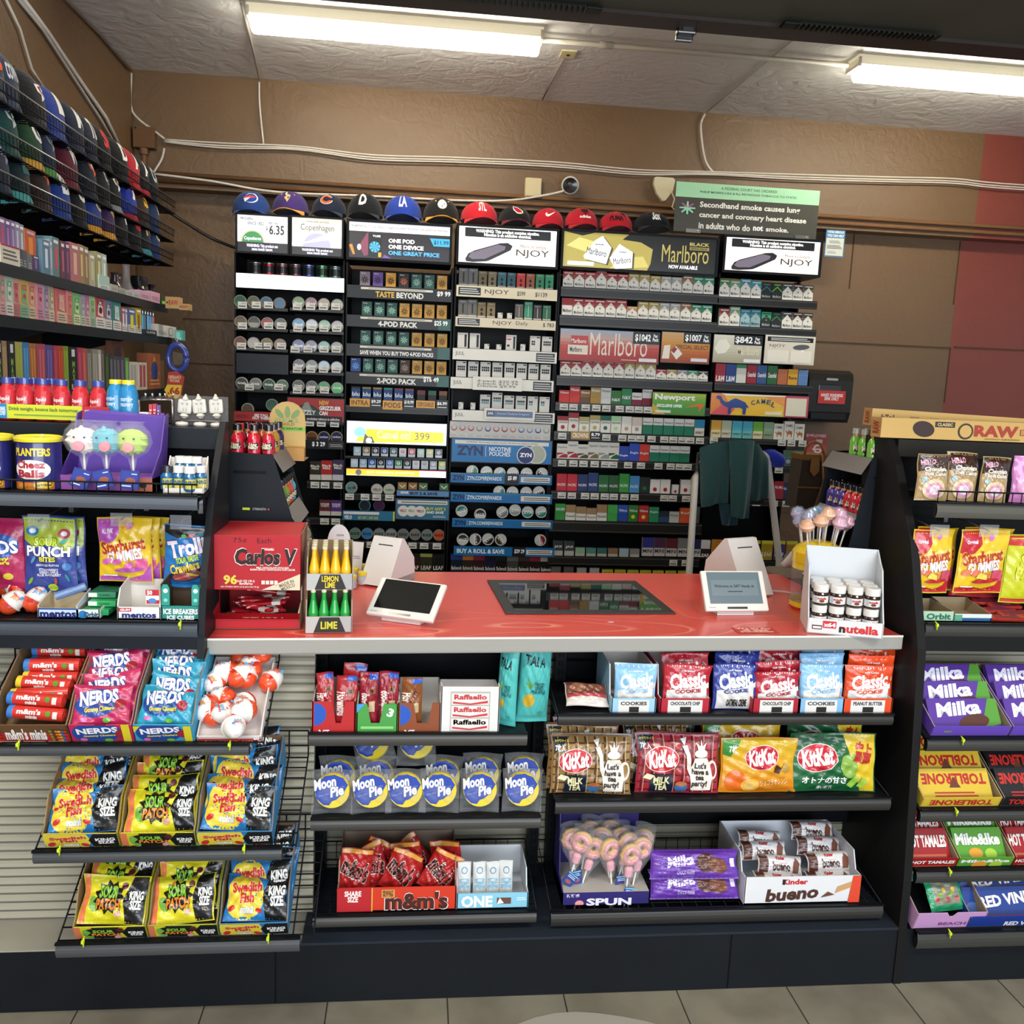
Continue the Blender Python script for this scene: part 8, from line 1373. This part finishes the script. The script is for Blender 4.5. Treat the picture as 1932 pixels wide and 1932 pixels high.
# ---- energy shot racks ----
eb=[(.015,0),(.0175,.003),(.0175,.042),(.014,.052),(.0095,.058),(.0095,.064),(.012,.065),(.012,.08),(.0105,.082)]
def shot(c,cap='16181c',t='5-hour\nENERGY'):return cached(('eb',c,cap),lambda:bottle(eb,[c]*4+['c89058','c89058',cap,cap],lambda A:(A.poly([(0,.3),(.3,.1),(1,.3),(.9,.9),(.2,.75)],'1a1a1c'),A.txt(t,.08,.25,.92,.85,'f0e8c8',.05,out='1a1a1c')),'gloss',14,'energy_shot',aw=.034,ah=.028,z0=.008,r=.0175))
def erack(mir,Yn,px_,lab):
    """stepped rack seen from its side panel; mir = -1 turns the steps the other way"""
    X0,X1=PY(px_[0],900,Yn).x,PY(px_[1],900,Yn).x;zt=PY(px_[0],px_[2],Yn).z;H=zt-CZ;B_=X1-X0;g=G();s=mir
    o0=X0 if s>0 else X1;f=lambda a_:o0+s*a_
    pr=[(f(0),CZ),(f(B_*1.75),CZ),(f(B_*1.7),CZ+H*.28),(f(B_),zt-.005),(f(0),zt)]
    for y in(Yn,Yn+.26):g.prism(pr if s>0 else pr[::-1],y,y+.004,'1d2126',BM)
    g.box(min(f(0),f(.004)),max(f(0),f(.004)),Yn,Yn+.26,CZ,zt,'1a1d21',BM);sh=[]
    for k,(a_,zz)in enumerate(((B_*.98,H-.008),(B_*1.3,H*.62),(B_*1.68,H*.28))):
        xa,xb=sorted((f(0.004),f(a_)));g.box(xa,xb,Yn+.004,Yn+.26,CZ+zz-.004,CZ+zz,'15181b',BM);sh.append((f(a_),CZ+zz))
        xe=f(a_);g.add([(xe,Yn,CZ+zz+.004),(xe,Yn+.26,CZ+zz+.004),(xe+s*.03,Yn+.26,CZ+zz-.045),(xe+s*.03,Yn,CZ+zz-.045)],[[0,1,2,3],[3,2,1,0]],'b4b0ae','plastic')
    for zz in(.86,.14):g.box(X0+B_*.15,X0+B_*.85,Yn-.001,Yn,CZ+H*zz,CZ+H*zz+.008,'0a0b0c',BM)
    return link('energy_shot_rack',g.mesh('energy_shot_rack'),label=lab,cat='display rack'),sh,f
o,sh,f=erack(1,2.5,(427,515,852),'black stepped energy shot rack behind the red dispenser carton')
A=Art(.09,.008);A.txt('STRENGTH',.5,.1,.9,.9,'aaa',.02);A.rect(.2,.1,.42,.9,'c8d838');A.rect(.95,.2,1,.8,'c83838');g=G();g.flat(A,PY(445,960,2.5).x,PY(445,962,2.5).z,2.4988);link('rack_lettering',g.mesh('rack_lettering'),parent=o)
n_=0
for i,(dx,dy,c,n)in enumerate(((.025,.025,'c01c34','crimson'),(.07,.025,'c81c34','crimson'),(.108,.03,'b81c34','crimson'),(.025,.06,'b01c30','dark red'),(.062,.062,'b81c30','red'),(.1,.065,'c8582a','red and yellow'),(.04,.1,'8a2038','wine'),(.08,.1,'c86020','orange'),(.11,.1,'b8902a','gold'),(.06,.14,'4a2a5a','violet'),(.1,.14,'4a2a68','purple'),(.11,.185,'3a2458','deep purple'))):link('energy_shot',shot(c,['16181c','c83a30'][i in(3,4)]),(f(dx),2.5+dy,sh[0][1]+.001),(0,0,rnd(-.3,.5)),label='%s energy shot bottle, %s on top of the rack behind the red carton'%(n,ORD[i]),cat='bottle',group='energy shots on the rack top')
for i,(k,dx,dy,c,n)in enumerate(((1,.02,.03,'5a8a3a','green'),(1,.02,.075,'8a9a3a','olive'),(1,.02,.12,'c8503a','red'),(1,.02,.165,'c85a4a','coral'),(1,.02,.21,'4aa8c0','aqua'),(1,.055,.05,'6a3a3a','brown'),(1,.055,.11,'9a3030','dark red'),(2,.02,.05,'a82838','red'),(2,.02,.1,'b0a890','cream'),(2,.02,.15,'a89868','beige'),(2,.02,.2,'8a8a70','grey'))):link('energy_shot',shot(c),(sh[k][0]-dx,2.5+dy,sh[k][1]+.001),(0,0,.9),label='%s energy shot bottle, %s along the %s step of that rack'%(n,ORD[i],('','middle','low')[k]),cat='bottle',group='energy shots on the %s step'%('','middle','low')[k])
x,z,w,h=BB(510,757,578,866,2.8);g=G();g.prism([(-w/2,0),(w/2,0),(w/2,h*.62)]+[(w/2*cos(t*pi/10),h*.68+h*.32*sin(t*pi/10))for t in range(1,10)]+[(-w/2,h*.62)],0,.003,'c8a868');A=Art(w,h)
A.rect(0,.5,1,.57,'7ab848');A.txt('LIQUID KRATOM',.1,.515,.9,.555,'2a5a28',.03);A.txt('O.P.M.S.',.16,.64,.84,.71,'8aa870',.05);A.txt('GOLD',.3,.59,.7,.635,'9a7038',.03);[A.ell(.5+.22*q,.82-.03*abs(q),.07,.16,'7a9a60',-42*q)for q in(-1,0,1)];A.rect(.52,.0,1,.24,'b88a48')
g.flat(A,-w/2,0,0);g.box(0,w/2,-.03,0,0,h*.22,'b88a4a');g.box(-w/2,w/2,.0,.08,-(z-sh[0][1])if z>sh[0][1]else 0,.002,'a88a50');link('kratom_display',g.mesh('kratom_display'),(x+.0,2.78,z),label='tan arched liquid kratom display card behind the energy shots',cat='display')
o,sh,f=erack(-1,2.48,(1642,1690,862),'black stepped drink rack behind the curved end panel at the jar end');
for i in range(6):link('energy_shot',shot(('7ac848','5ab050')[i%2],'b8c0b8','Mini'),(sh[0][0]+.02+.036*(i%2),2.52+.055*(i//2),sh[0][1]+.001),label='green mini bottle, %s on top of the drink rack at the jar end'%ORD[i],cat='bottle',group='green mini bottles')
for i in range(12):c,n=(('c82838','red'),('4a3a90','violet'))[i>5];link('energy_shot',shot(c),(sh[1][0]+.02+.037*(i%2),2.51+.038*(i//2),sh[1][1]+.001),(0,0,-.3),label='%s energy shot bottle, %s on the middle step of the drink rack'%(n,ORD[i]),cat='bottle',group='shots on the drink rack middle step')
# ---- lollipop jar ----
p=on_c(1556,1158);p.y+=.075;jh=PY(1540,1060,p.y).z-CZ;R_=.074;g=G()
g.lathe([(R_*.96,0),(R_,.006),(R_,.02)],None,'gloss',28,cols=['c82828','e8c828']);g.lathe([(R_,.02),(R_,jh-.02)],'c8b8c8','clear',28);g.lathe([(R_,jh-.02),(R_,jh),(R_*1.03,jh),(R_*1.03,jh+.03),(R_*.9,jh+.045),(R_*.5,jh+.062),(.001,jh+.068)],None,'gloss',28,cols=['e8d040','e8c820','e8c820','e8c820','e8c820','e8c820'])
A=Art(.1,jh-.03,seg=5);A.rect(0,0,1,.95,'b8a0a8')if 0 else None;A.txt('Gourmet',.0,.82,.6,.9,'e8e4e0',.03);[A.txt(ch,.02+.14*q,.58,.15+.14*q,.76,cc,.06)for q,(ch,cc)in enumerate(zip('LOLLIPOP',('4a9a3a','3a7ac8','6a3a9a','c83a4a','2a9a8a','3a6ac8','e08a2a','8a3a9a')))];A.ell(.4,.4,.2,.06,'e8d040');A.ell(.3,.18,.1,.1,'c83a3a');A.ell(.5,.16,.1,.1,'eee')
g.art(A,lambda x,y,l:((R_+.0008+.0003*l)*sin((x-.075)/R_),-(R_+.0008+.0003*l)*cos((x-.075)/R_),.018+y));link('lollipop_jar',g.mesh('lollipop_jar'),(p.x,p.y,CZ+.001),label='large clear jar with a domed yellow lid full of holes for lollipops',cat='jar')
LC=[('d8a0b8','e8c8d8','pink'),('6aa0c8','a8c0e0','blue'),('e0a878','f0d0b0','peach'),('d890a8','f0c0d0','rose'),('8a98b8','b0a8c8','lilac')]
for i in range(15):
    th=i*2.4;rr=.062*((i+.5)/15)**.5;q_=Vector((p.x+rr*cos(th),p.y+rr*sin(th),CZ+jh+.066-rr*rr*5));L=.064+.012*(i%3);c,c2,n=LC[i%5];tl=(cos(th)*rr*3.5,sin(th)*rr*3.5)
    def lp():
        g=G();g.lathe([(.001,-.019),(.013,-.014),(.019,0),(.013,.014),(.001,.019)],c,'candy',12);g.lathe([(.0195,-.004),(.0196,.003)],c2,'candy',12);g.lathe([(.003,-.036),(.005,-.024),(.0195,-.006),(.021,.004),(.014,.018),(.002,.022)],'e8e0e8','clearfilm',12);return g.mesh('lollipop')
    o=link('lollipop',cached(('lp',n),lp),q_+Vector((tl[0]*L,tl[1]*L,L)),(-tl[1],tl[0],0),label='%s wrapped lollipop, %s out from the centre of the yellow lid'%(n,ORD[i]),cat='lollipop',group='lollipops in the jar lid',scale=(1.15,1.15,1.08));g=cached('lst',lambda:(lambda g:(g.tube([(0,0,-.012),(0,0,-.088)],.0022,'e4e0dc'),g.mesh('stick'))[-1])(G()));link('stick',g,parent=o)
# ---- hazelnut spread display ----
p=on_c(1597,1203);p.y+=.012;w=.192;M=TR((p.x,p.y,CZ+.001),CUN-.34);hh=PY(1597,1052,p.y).z-CZ
put(link('display_carton',open_tray(w,.15,.042,hh,'d8d8d8','ccd0d4',lambda A:(A.txt('nutella',.42,.2,.94,.75,'c82a2a',.07),A.txt('n',.42,.2,.5,.56,'1a1a1a',.07),A.rect(.2,.42,.38,.88,'c82a34'),A.txt('x64',.21,.5,.37,.78,'fff',.05),A.rect(.06,.3,.19,.6,'3a2018'),A.rect(.06,.58,.19,.7,'eee'),A.rect(.07,.36,.18,.5,'e8e4e0')),[(0,.042),(.03,.09),(.07,hh*.8),(.1,hh*.86),(.15,hh)]),label='white display carton printed x64 full of tiny spread jars by the end panel',cat='carton'),M)
def nj():
    g=G();g.lathe([(.014,0),(.0165,.003),(.0165,.022),(.014,.026),(.016,.0265),(.016,.039),(.0145,.041)],None,'gloss',18,cols=['2e1a14','2e1a14','2e1a14','e4e0da','e4e0da','e4e0da']);g.lathe([(.0167,.005),(.0168,.019)],'dfdcd8','card',18)
    A=Art(.028,.014,seg=4);A.txt('nutella',.2,.5,.9,.85,'c03028',.05);A.ell(.55,.3,.2,.1,'6a3a28');A.rect(0,.1,.15,.9,'a8c0d0');g.art(A,lambda x,y,l:(.0171*sin((x-.014)/.017),-.0171*cos((x-.014)/.017),.005+y));return g.mesh('spread_jar')
nm_=nj()
for k in range(2):
    for j in range(3):
        for i in range(4):put(link('spread_jar',nm_,label='tiny white-lidded spread jar, %s tier, %s row back, %s across'%(('lower','upper')[k],ORD[j],ORD[i]),cat='jar',group='spread jars in the x64 carton'),M@TR((-.066+.044*i,.026+.041*j,.02+.056*k),rnd(-.2,.2))@Matrix.Diagonal((1.24,1.24,1.34,1)))
# ---- chair with a sweater behind the counter ----
YC2=3.55;g=G()
a_=[PY(1300,1085,YC2-.1),PY(1312,900,YC2),PY(1322,862,YC2+.01),PY(1345,845,YC2+.02),PY(1420,845,YC2+.02),PY(1448,862,YC2+.01),PY(1452,900,YC2),PY(1470,1060,YC2-.1)]
g.tube([a_[0]-Vector((0,0,.5))]+a_+[a_[-1]-Vector((0,0,.5))],.014,'cfccc2','plastic',8);zc_=PY(1380,1075,YC2).z
for xx in(a_[0].x,a_[-1].x):g.tube([(xx,YC2-.1,zc_),(xx,YC2-.1,0)],.014,'cfccc2','plastic');g.tube([(xx,YC2-.5,zc_-.03),(xx,YC2-.55,0)],.014,'cfccc2','plastic')
g.tube([(a_[0].x,YC2-.52,zc_-.03),(a_[-1].x,YC2-.52,zc_-.03)],.012,'cfccc2','plastic')
o=link('stool_chair',g.mesh('stool_chair'),label='tall chair with a white tube frame behind the counter, draped with a sweater',cat='chair')
g=G();g.box(a_[0].x,a_[-1].x,YC2-.54,YC2-.08,zc_-.04,zc_,'25221f','plastic',.012);link('seat',g.mesh('seat'),parent=o);g=G();g.box(a_[1].x+.005,a_[6].x-.01,YC2,YC2+.03,a_[5].z-.2,a_[5].z+.01,'2b2926','fabric',.01);link('backrest',g.mesh('backrest'),parent=o)
def cloth(pts,t,col,mat,Y,seed=0,name='sweater',fold=.007,n=16):
    """soft hanging panel: outline columns between top and bottom pixel curves"""
    g=G();R2=random.Random(seed);f1,f2=R2.uniform(0,6),R2.uniform(0,6);N=len(pts)-1;vs=[]
    for s in(-1,1):
        for i in range(n+1):
            u=i/n*N;k=min(int(u),N-1);q=u-k;xt,yt,xb,yb=[pts[k][m_]*(1-q)+pts[k+1][m_]*q for m_ in range(4)]
            for j in range(11):
                v=j/10;P0=PY(xt+(xb-xt)*v,yt+(yb-yt)*v,Y);e=(max(0,sin(pi*i/n))**.4)*(max(0,sin(pi*min(.999,v*.96+.02)))**.4)
                P0.y+=s*t*e+fold*sin(f1+i*.55+v*1.5)*(.3+v);vs.append(P0)
    K=(n+1)*11;fs=[]
    for i in range(n):
        for j in range(10):a_=i*11+j;fs+=[[a_,a_+1,a_+12,a_+11],[K+a_,K+a_+11,K+a_+12,K+a_+1]]
    g.add(vs,fs,col,mat,True);return g.mesh(name)
DG='2a4a48'
o=link('sweater',cloth([(1320,845,1323,958),(1345,836,1350,950),(1378,830,1372,948)],.03,DG,'knit',YC2-.05,1),label='dark green knitted sweater hung over the white-framed chair',cat='sweater')
link('sleeve',cloth([(1375,832,1380,975),(1400,829,1398,978),(1424,832,1412,978)],.032,'2c4e4b','knit',YC2-.09,2,'sleeve'),parent=o);link('body_fold',cloth([(1408,828,1416,945),(1430,838,1432,944),(1450,868,1448,938)],.03,'284744','knit',YC2-.04,3,'body_fold'),parent=o)
link('cuff',cloth([(1356,948,1362,990),(1374,950,1376,992),(1392,955,1390,990)],.018,'1e3e48','knit',YC2-.04,4,'cuff'),parent=o)
link('knit_hat',cloth([(1441,850,1450,880),(1458,847,1460,882),(1474,856,1472,882),(1482,868,1480,878)],.035,'2634a0','knit',YC2+.02,5,'knit_hat',.004),label='bright blue knitted hat tucked behind the sweater on the chair',cat='hat')
# handbag, apron
x,z,w,h=BB(1505,858,1562,960,3.9);g=G();g.prism([(-w*.5,0),(w*.5,0),(w*.42,h),(-w*.4,h*.97)],0,.12,'3c2e24','fabric');g.box(-w*.5,w*.5,-.004,0,h*.38,h*.41,'7a5830','matte');g.box(-w*.42,w*.44,-.004,.124,h*.9,h,'7a5830','matte');g.prism([(-.02,h*.95),(.02,h*.95),(.022,h*.7),(0,h*.6),(-.022,h*.7)],-.008,-.004,'8a6034','matte')
o=link('handbag',g.mesh('handbag'),(x,3.9,z),label='brown patterned handbag with tan leather straps hanging past the rack end',cat='handbag');g=G();g.tube([(-w*.35,0,h)]+[(-w*.05+w*.32*cos(t),0,h+.06*sin(t))for t in(2.6,2,1.57,1,.4)]+[(w*.3,0,h)],.006,'8a6034','matte');g.tube([(w*.2,-.01,h),(w*.32,-.01,h*.5),(w*.1,-.01,.0)],.005,'8a6034','matte');link('strap',g.mesh('strap'),parent=o)
x,z,w,h=BB(1470,1045,1525,1130,2.98);g=G();g.box(-w/2,w*.9,0,.2,-.5,h*.5,'6a5a48','fabric',.03);link('paper_bag',g.mesh('paper_bag'),(x,2.98,z),label='crumpled brown bag behind the lit terminal',cat='bag')
link('white_cloth',cloth([(1472,1062,1478,1072),(1490,1040,1495,1070),(1512,1026,1512,1062),(1535,1016,1530,1050)],.03,'d0ccc6','fabric',2.97,6,'white_cloth',.006),label='white cloth bunched on the brown bag beside the lollipop jar',cat='cloth')
# ================= end shelving with the curved panel =================
g=G();g.prism([(2.11,0),(2.11,.1),(2.115,.3),(2.14,.6),(2.17,.93),(2.26,1.2),(2.38,1.4),(2.44,1.47),(2.56,1.47),(2.56,0)],1.335,1.358,'1b1a1a',BM,'YZ');g.box(1.358,2.7,2.55,2.56,.93,1.46,'121416',BM);g.box(1.358,2.7,2.42,2.56,1.455,1.468,'191a1a',BM);g.box(1.358,2.7,2.415,2.422,1.42,1.468,'24231f',BM)
RG_=link('gondola_shelf_unit',g.mesh('gondola_shelf_unit'),label='black shelf unit with a curved end panel beyond the spread jar carton',cat='shelf unit');zz={}
for k,(px,t,b,Y,fe,wi)in enumerate(((1733,951,978,2.2,.032,1),(1736,1178,1201,2.19,0,0),(1749,1394,1417,2.13,0,0),(1736,1528,1550,2.13,0,0),(1729,1641,1664,2.13,0,0),(1731,1757,1787,2.095,0,0))):
    x0=PY(px,t,Y).x;s,_,_,zz[k]=gshelf(px,1932,t,b,Y,.3 if k<2 else .24,RG_,X=(max(x0,1.36),2.6),tilt=0 if k<2 else radians(24),wire=wi,fence=fe,col='57564e' if k<1 else '3e3d3a')
    if k:tie(s,(0,1763,1812,1800,1788,1788)[k],t,Y)
g=G();g.box(1.358,2.7,2.19,2.23,zz[1]-.075,zz[1]-.03,'1a1b1b',BM);link('base_rail',g.mesh('base_rail'),parent=RG_)
# paper cone boxes on top
def a_raw(A):A.ell(.19,.5,.034,.05,'3a2824',80);A.rect(.24,.62,.33,.9,'33302c');A.txt('CLASSIC',.25,.68,.32,.84,'d8c088',.03);A.ell(.38,.46,.035,.035,'3a3228');A.ell(.38,.46,.027,.027,'c9a45e');A.txt('RAW',.42,.22,.62,.8,'a83a2c',.07);A.rect(.63,.35,.69,.65,'a83a2c');A.rect(.633,.39,.687,.61,'c9a45e');A.txt('CONE',.637,.42,.683,.58,'a83a2c',.02);A.txt('NATURALLY SLIM BURNING',.47,.08,.63,.15,'6a5030',.01);A.txt('CHALLENGE CONE',.73,.3,.98,.56,'3a2a20',.05)
for k,(xa,Y,z0,rz,hh,l)in enumerate(((1.31,2.43,1.471,-.02,.056,'long tan paper cone box lettered challenge cone lying in front'),(1.325,2.52,1.5,-.09,.05,'second long tan box lying tilted behind the challenge cone one'))):
    g=G();w=.66;g.box(0,w,0,.06,0,hh,'c9a45e',faces={'l':'c4a060'});A=Art(w,hh)
    if k==0:a_raw(A)
    else:A.txt('1-24',.04,.3,.1,.7,'5a4028',.03,rot=180);A.txt('THE NATURAL WAY TO ROLL',.42,.3,.68,.5,'6a4a2c',.03,rot=180);A.lines(.17,.3,.22,.7,3,'8a6a40');A.lines(.26,.3,.31,.7,3,'8a6a40');A.lines(.34,.3,.4,.6,3,'8a6a40')
    g.flat(A,0,0,0);B2=Art(.06,hh);B2.txt('RAW',.2,.15,.8,.85,'a83a2c',.06,rot=90);g.art(B2,lambda x,y,l:(-.0006,.06-x,y));link('cone_box',g.mesh('cone_box'),(xa,Y,z0),(0,radians(1.5*k),rz),label=l,cat='box')
def a_choc(A):A.rect(0,0,1,1,'b09468');A.poly([(0,.62),(0,1),(1,1),(1,.66),(.8,.6),(.7,.72),(.4,.7)],'3a241c');A.txt('HELLO',.06,.78,.5,.9,'e8a0b8',.06,rot=6);A.txt('Chocolate',.16,.64,.92,.74,'f0e8dc',.06,out='3a241c');A.txt('Soft Candy',.14,.52,.92,.62,'f0e8dc',.06,out='3a241c');A.ell(.5,.24,.38,.32,'e0c8a0');A.ell(.5,.22,.28,.24,'d898b8');A.ell(.5,.22,.18,.15,'f0dce4');A.ell(.15,.45,.08,.08,'a8c8d0')
for i,(a_,b_,t,c)in enumerate(((1735,1796,862,'b09468'),(1790,1850,858,'b09468'),(1853,1908,864,'b09468'),(1916,1975,862,'c880b8'))):std(a_,b_,t,950,zz[0],2.23+.012*(i%2),.03,c,a_choc if i<3 else(lambda A:(A.rect(0,0,1,1,'c880b8'),A.ell(.5,.4,.4,.4,'e8a8d0'))),('first tan chocolate soft candy pouch next to the end panel','tan chocolate soft candy pouch overlapping the first one','tan chocolate soft candy pouch standing apart by the pink one','pink candy pouch cut by the frame edge')[i],'candy_pouch','candy pouch',None,3,80+i,roll=(0,.04,.03,0)[i],mat='gloss')
for i,(a_,b_,l)in enumerate(((1722,1801,'red and yellow gummies bag next to the curved end panel'),(1808,1902,'red and yellow gummies bag under the second peg tab'))):hang(a_,1000,b_,1121,2.25,ab_star(True),'e8c02a',l,l,1,90+i);hang(a_+8,996,b_+6,1116,2.29,ab_star(True),'e0b82a',l.replace('gummies bag','gummies bag behind the one'),l,1,93+i);peg_tab((a_+b_)/2+11,990,1013,36,2.235,'clear plastic peg tab above the %s red and yellow gummies bag'%ORD[i])
hang(1897,1008,1990,1140,2.26,lambda A:(A.rect(0,0,1,1,'c8cc28'),A.rect(0,.85,1,1,'c83a34'),A.txt('SOUR\nPATCH',.2,.35,.95,.72,'d8d838',.07,out='1c1c18'),A.rect(0,0,1,.05,'c83a34')),'c8cc28','yellow sour candy bag hanging at the frame edge','',1,97)
carton(1734,1800,1158,1177,2.215,'a8c8a8',lambda A:A.txt('Orbit',.2,.2,.9,.8,'2a6a5a',.05),'low kraft carton with a green gum pack under the gummies bags',.12,.035,'a08c6c',z=zz[1]);carton(1801,1870,1162,1177,2.215,'2a5a8a',lambda A:(A.rect(0,.5,1,1,'d8dcd8'),A.rect(0,.1,.2,.9,'5aa080')),'low blue and white gum carton beside the kraft one',.12,.04,'a08c6c',z=zz[1])
for i in range(7):put(link('candy_bar',cached('nbar',lambda:(lambda g,A:(g.box(-.05,.05,-.012,.012,-.005,.005,'a83028','film',.003),A.lines(.1,.1,.9,.9,3,'3a3050'),g.art(A,lambda x,y,l:(x-.05,y-.012,.0056)),g.mesh('candy_bar'))[-1])(G(),Art(.1,.024))),label='red and blue candy bar, %s in the loose heap under the sour bag'%ORD[i],cat='candy bar',group='loose candy bars'),TR((1.62+.03*(i%2),2.23+.02*i,zz[1]+.008+.006*i),rnd(-.4,.4),radians(18)))
x,z,w,h=BB(1795,1125,1900,1152,2.3);link('candy_packet',pouch(w,h,.03,'a82430',lambda A:A.rect(.0,.2,.35,.8,'c86a78'),98,name='candy_packet'),(x,2.32,zz[1]+.045),(radians(-40),0,0),label='long red candy packet lying behind the low cartons',cat='candy packet')
def rtray(k,a_,b_,out,art,lab,item,n,ilab,grp,hf=.035,hb=.06,rest=0):
    Y=2.145 if k<5 else 2.11;xa,xb=PY(a_,1500,Y).x,PY(b_,1500,Y).x;w=xb-xa-.002;M=TR(((xa+xb)/2,Y,zz[k]+.002),0,radians(24));put(link('display_carton',open_tray(w,.22,hf,hb,out,'a09078',art),label=lab,cat='carton'),M)
    for i in range(n):
        g=G();hh=.085;bw=w*.92;g.box(-bw/2,bw/2,0,.016,0,hh,item[0],'gloss');A=Art(bw,hh,mat='gloss');item[1](A);g.flat(A,-bw/2,0,0,'gloss')
        put(link(item[2],g.mesh(item[2]),label='%s, %s from the front of its carton'%(ilab,ORD[i]),cat=item[3],group=grp),M@TR((0,.012+.055*i,.01+.012*i),0,radians(-58)))
mk=lambda c2:lambda A:(A.rect(0,0,1,1,'5a3a98'),A.poly([(.7,0),(1,.2),(1,1),(.88,1)],c2),A.txt('Milka',.1,.45,.75,.9,'f0ecf8',.09,rot=5,shear=.15),A.ell(.62,.25,.22,.1,'5a3428',10))
tb=lambda c,t:lambda A:(A.rect(0,0,1,1,c),A.txt('TOBLERONE',.05,.5,.95,.85,t,.08,rot=180),A.poly([(.42,.4),(.5,.75),(.58,.4)],'6a3a28'),A.lines(.2,.1,.8,.3,2,t))
ht_=lambda A:(A.rect(0,0,1,1,'a01c20'),A.txt('HOT TAMALES',.02,.4,.95,.78,'f4ece4',.08,out='5a1010'),A.lines(.1,.08,.9,.25,1,'d86a40'));mi=lambda A:(A.rect(0,0,1,1,'5aa030'),A.txt('Mike&Ike',.04,.45,.94,.82,'f4f4ec',.08,out='2a5a18'),A.ell(.4,.2,.14,.1,'e0a030'),A.ell(.7,.18,.12,.1,'a8d040'))
rtray(2,1741,1886,'6a4ab8',lambda A:A.rect(.15,.4,.25,.55,'6a9a40'),'violet carton of chocolate bars at the top slanted tray past the end panel',('5a3a98',mk('5a9a3a'),'chocolate_bar','chocolate bar'),3,'violet and green chocolate bar','violet chocolate bars, first carton')
rtray(2,1888,2010,'6a4ab8',lambda A:A.ell(.3,.5,.05,.05,'eee'),'second violet carton of chocolate bars cut by the frame edge',('5a3a98',mk('3a7ab8'),'chocolate_bar','chocolate bar'),3,'violet and blue chocolate bar','violet chocolate bars, second carton')
rtray(3,1737,1886,'d8b83a',lambda A:A.txt('TOBLERONE',.1,.2,.9,.8,'b83028',.08,rot=180),'yellow carton of triangular bars on the second slanted tray',('d8b83a',tb('d8b83a','b83028'),'chocolate_bar','chocolate bar'),4,'yellow triangular chocolate bar','yellow triangular bars')
rtray(3,1888,2010,'1c1c20',lambda A:A.txt('TOBLERONE',.1,.2,.9,.8,'c83028',.08),'black carton of triangular bars beside the yellow one',('1c1c20',tb('1c1c20','c83028'),'chocolate_bar','chocolate bar'),4,'black triangular chocolate bar','black triangular bars')
rtray(4,1729,1818,'a01c20',ht_,'red cinnamon candy carton on the third slanted tray',('a01c20',ht_,'candy_box','candy box'),3,'red cinnamon candy box','red candy boxes')
rtray(4,1820,1924,'5aa030',mi,'green fruit candy carton between the two red ones',('5aa030',mi,'candy_box','candy box'),3,'green fruit candy box','green candy boxes');rtray(4,1926,2010,'a01c20',ht_,'red candy carton cut by the frame edge on the third tray',('a82428',ht_,'candy_box','candy box'),3,'red candy box at the frame edge','edge candy boxes')
Y=2.11;xa,xb=PY(1720,1755,Y).x,PY(1850,1755,Y).x;M=TR(((xa+xb)/2,Y,zz[5]+.002),0,radians(20));put(link('display_carton',open_tray(xb-xa,.2,.06,.08,'c898c8','9a8a70',lambda A:A.txt('BEACH',.35,.2,.75,.4,'8a4a8a',.05),notch=(-.05,.04,.045)),label='pink carton of gummy packets on the lowest slanted tray',cat='carton'),M)
a_gm=lambda A:(A.rect(0,0,1,1,'2a9a68'),A.rect(.12,.15,.88,.85,'8a8a78'),[A.ell(.2+.1*q,.3+.12*(q%3),.06,.06,['c84a4a','8ab040','e0b040'][q%3],keep=True)for q in range(7)],A.rect(.3,.86,.7,.96,'c88ab8'))
for i,(dx,dy,r)in enumerate(((.01,.03,.1),(-.03,.1,-.4),(.02,.13,.2))):put(link('gummy_packet',cached(('gm',i),lambda:pouch(.11,.1,.03,'2a9a68',a_gm,100+i,wr=1.6,name='gummy_packet')),label='green edged gummy packet, %s from the front of the pink carton'%ORD[i],cat='gummy packet',group='gummy packets'),M@TR((dx,dy,.03+.02*i),r,radians(-50)))
a_rv=lambda A:(A.rect(0,0,1,1,'24408c'),A.txt('RED VINES',.2,.45,.98,.8,'f0ece8',.07,rot=6,out='1a2450'),A.ell(.1,.3,.1,.1,'4a68a8'),A.rect(0,0,1,.15,'8a2030'))
rtray(5,1853,2010,'1f3a90',lambda A:A.txt('RED VINES',.45,.1,.9,.5,'f0ece8',.07),'dark blue licorice carton beside the pink one',('24408c',a_rv,'licorice_packet','licorice packet'),3,'blue licorice packet','licorice packets',hf=.045)
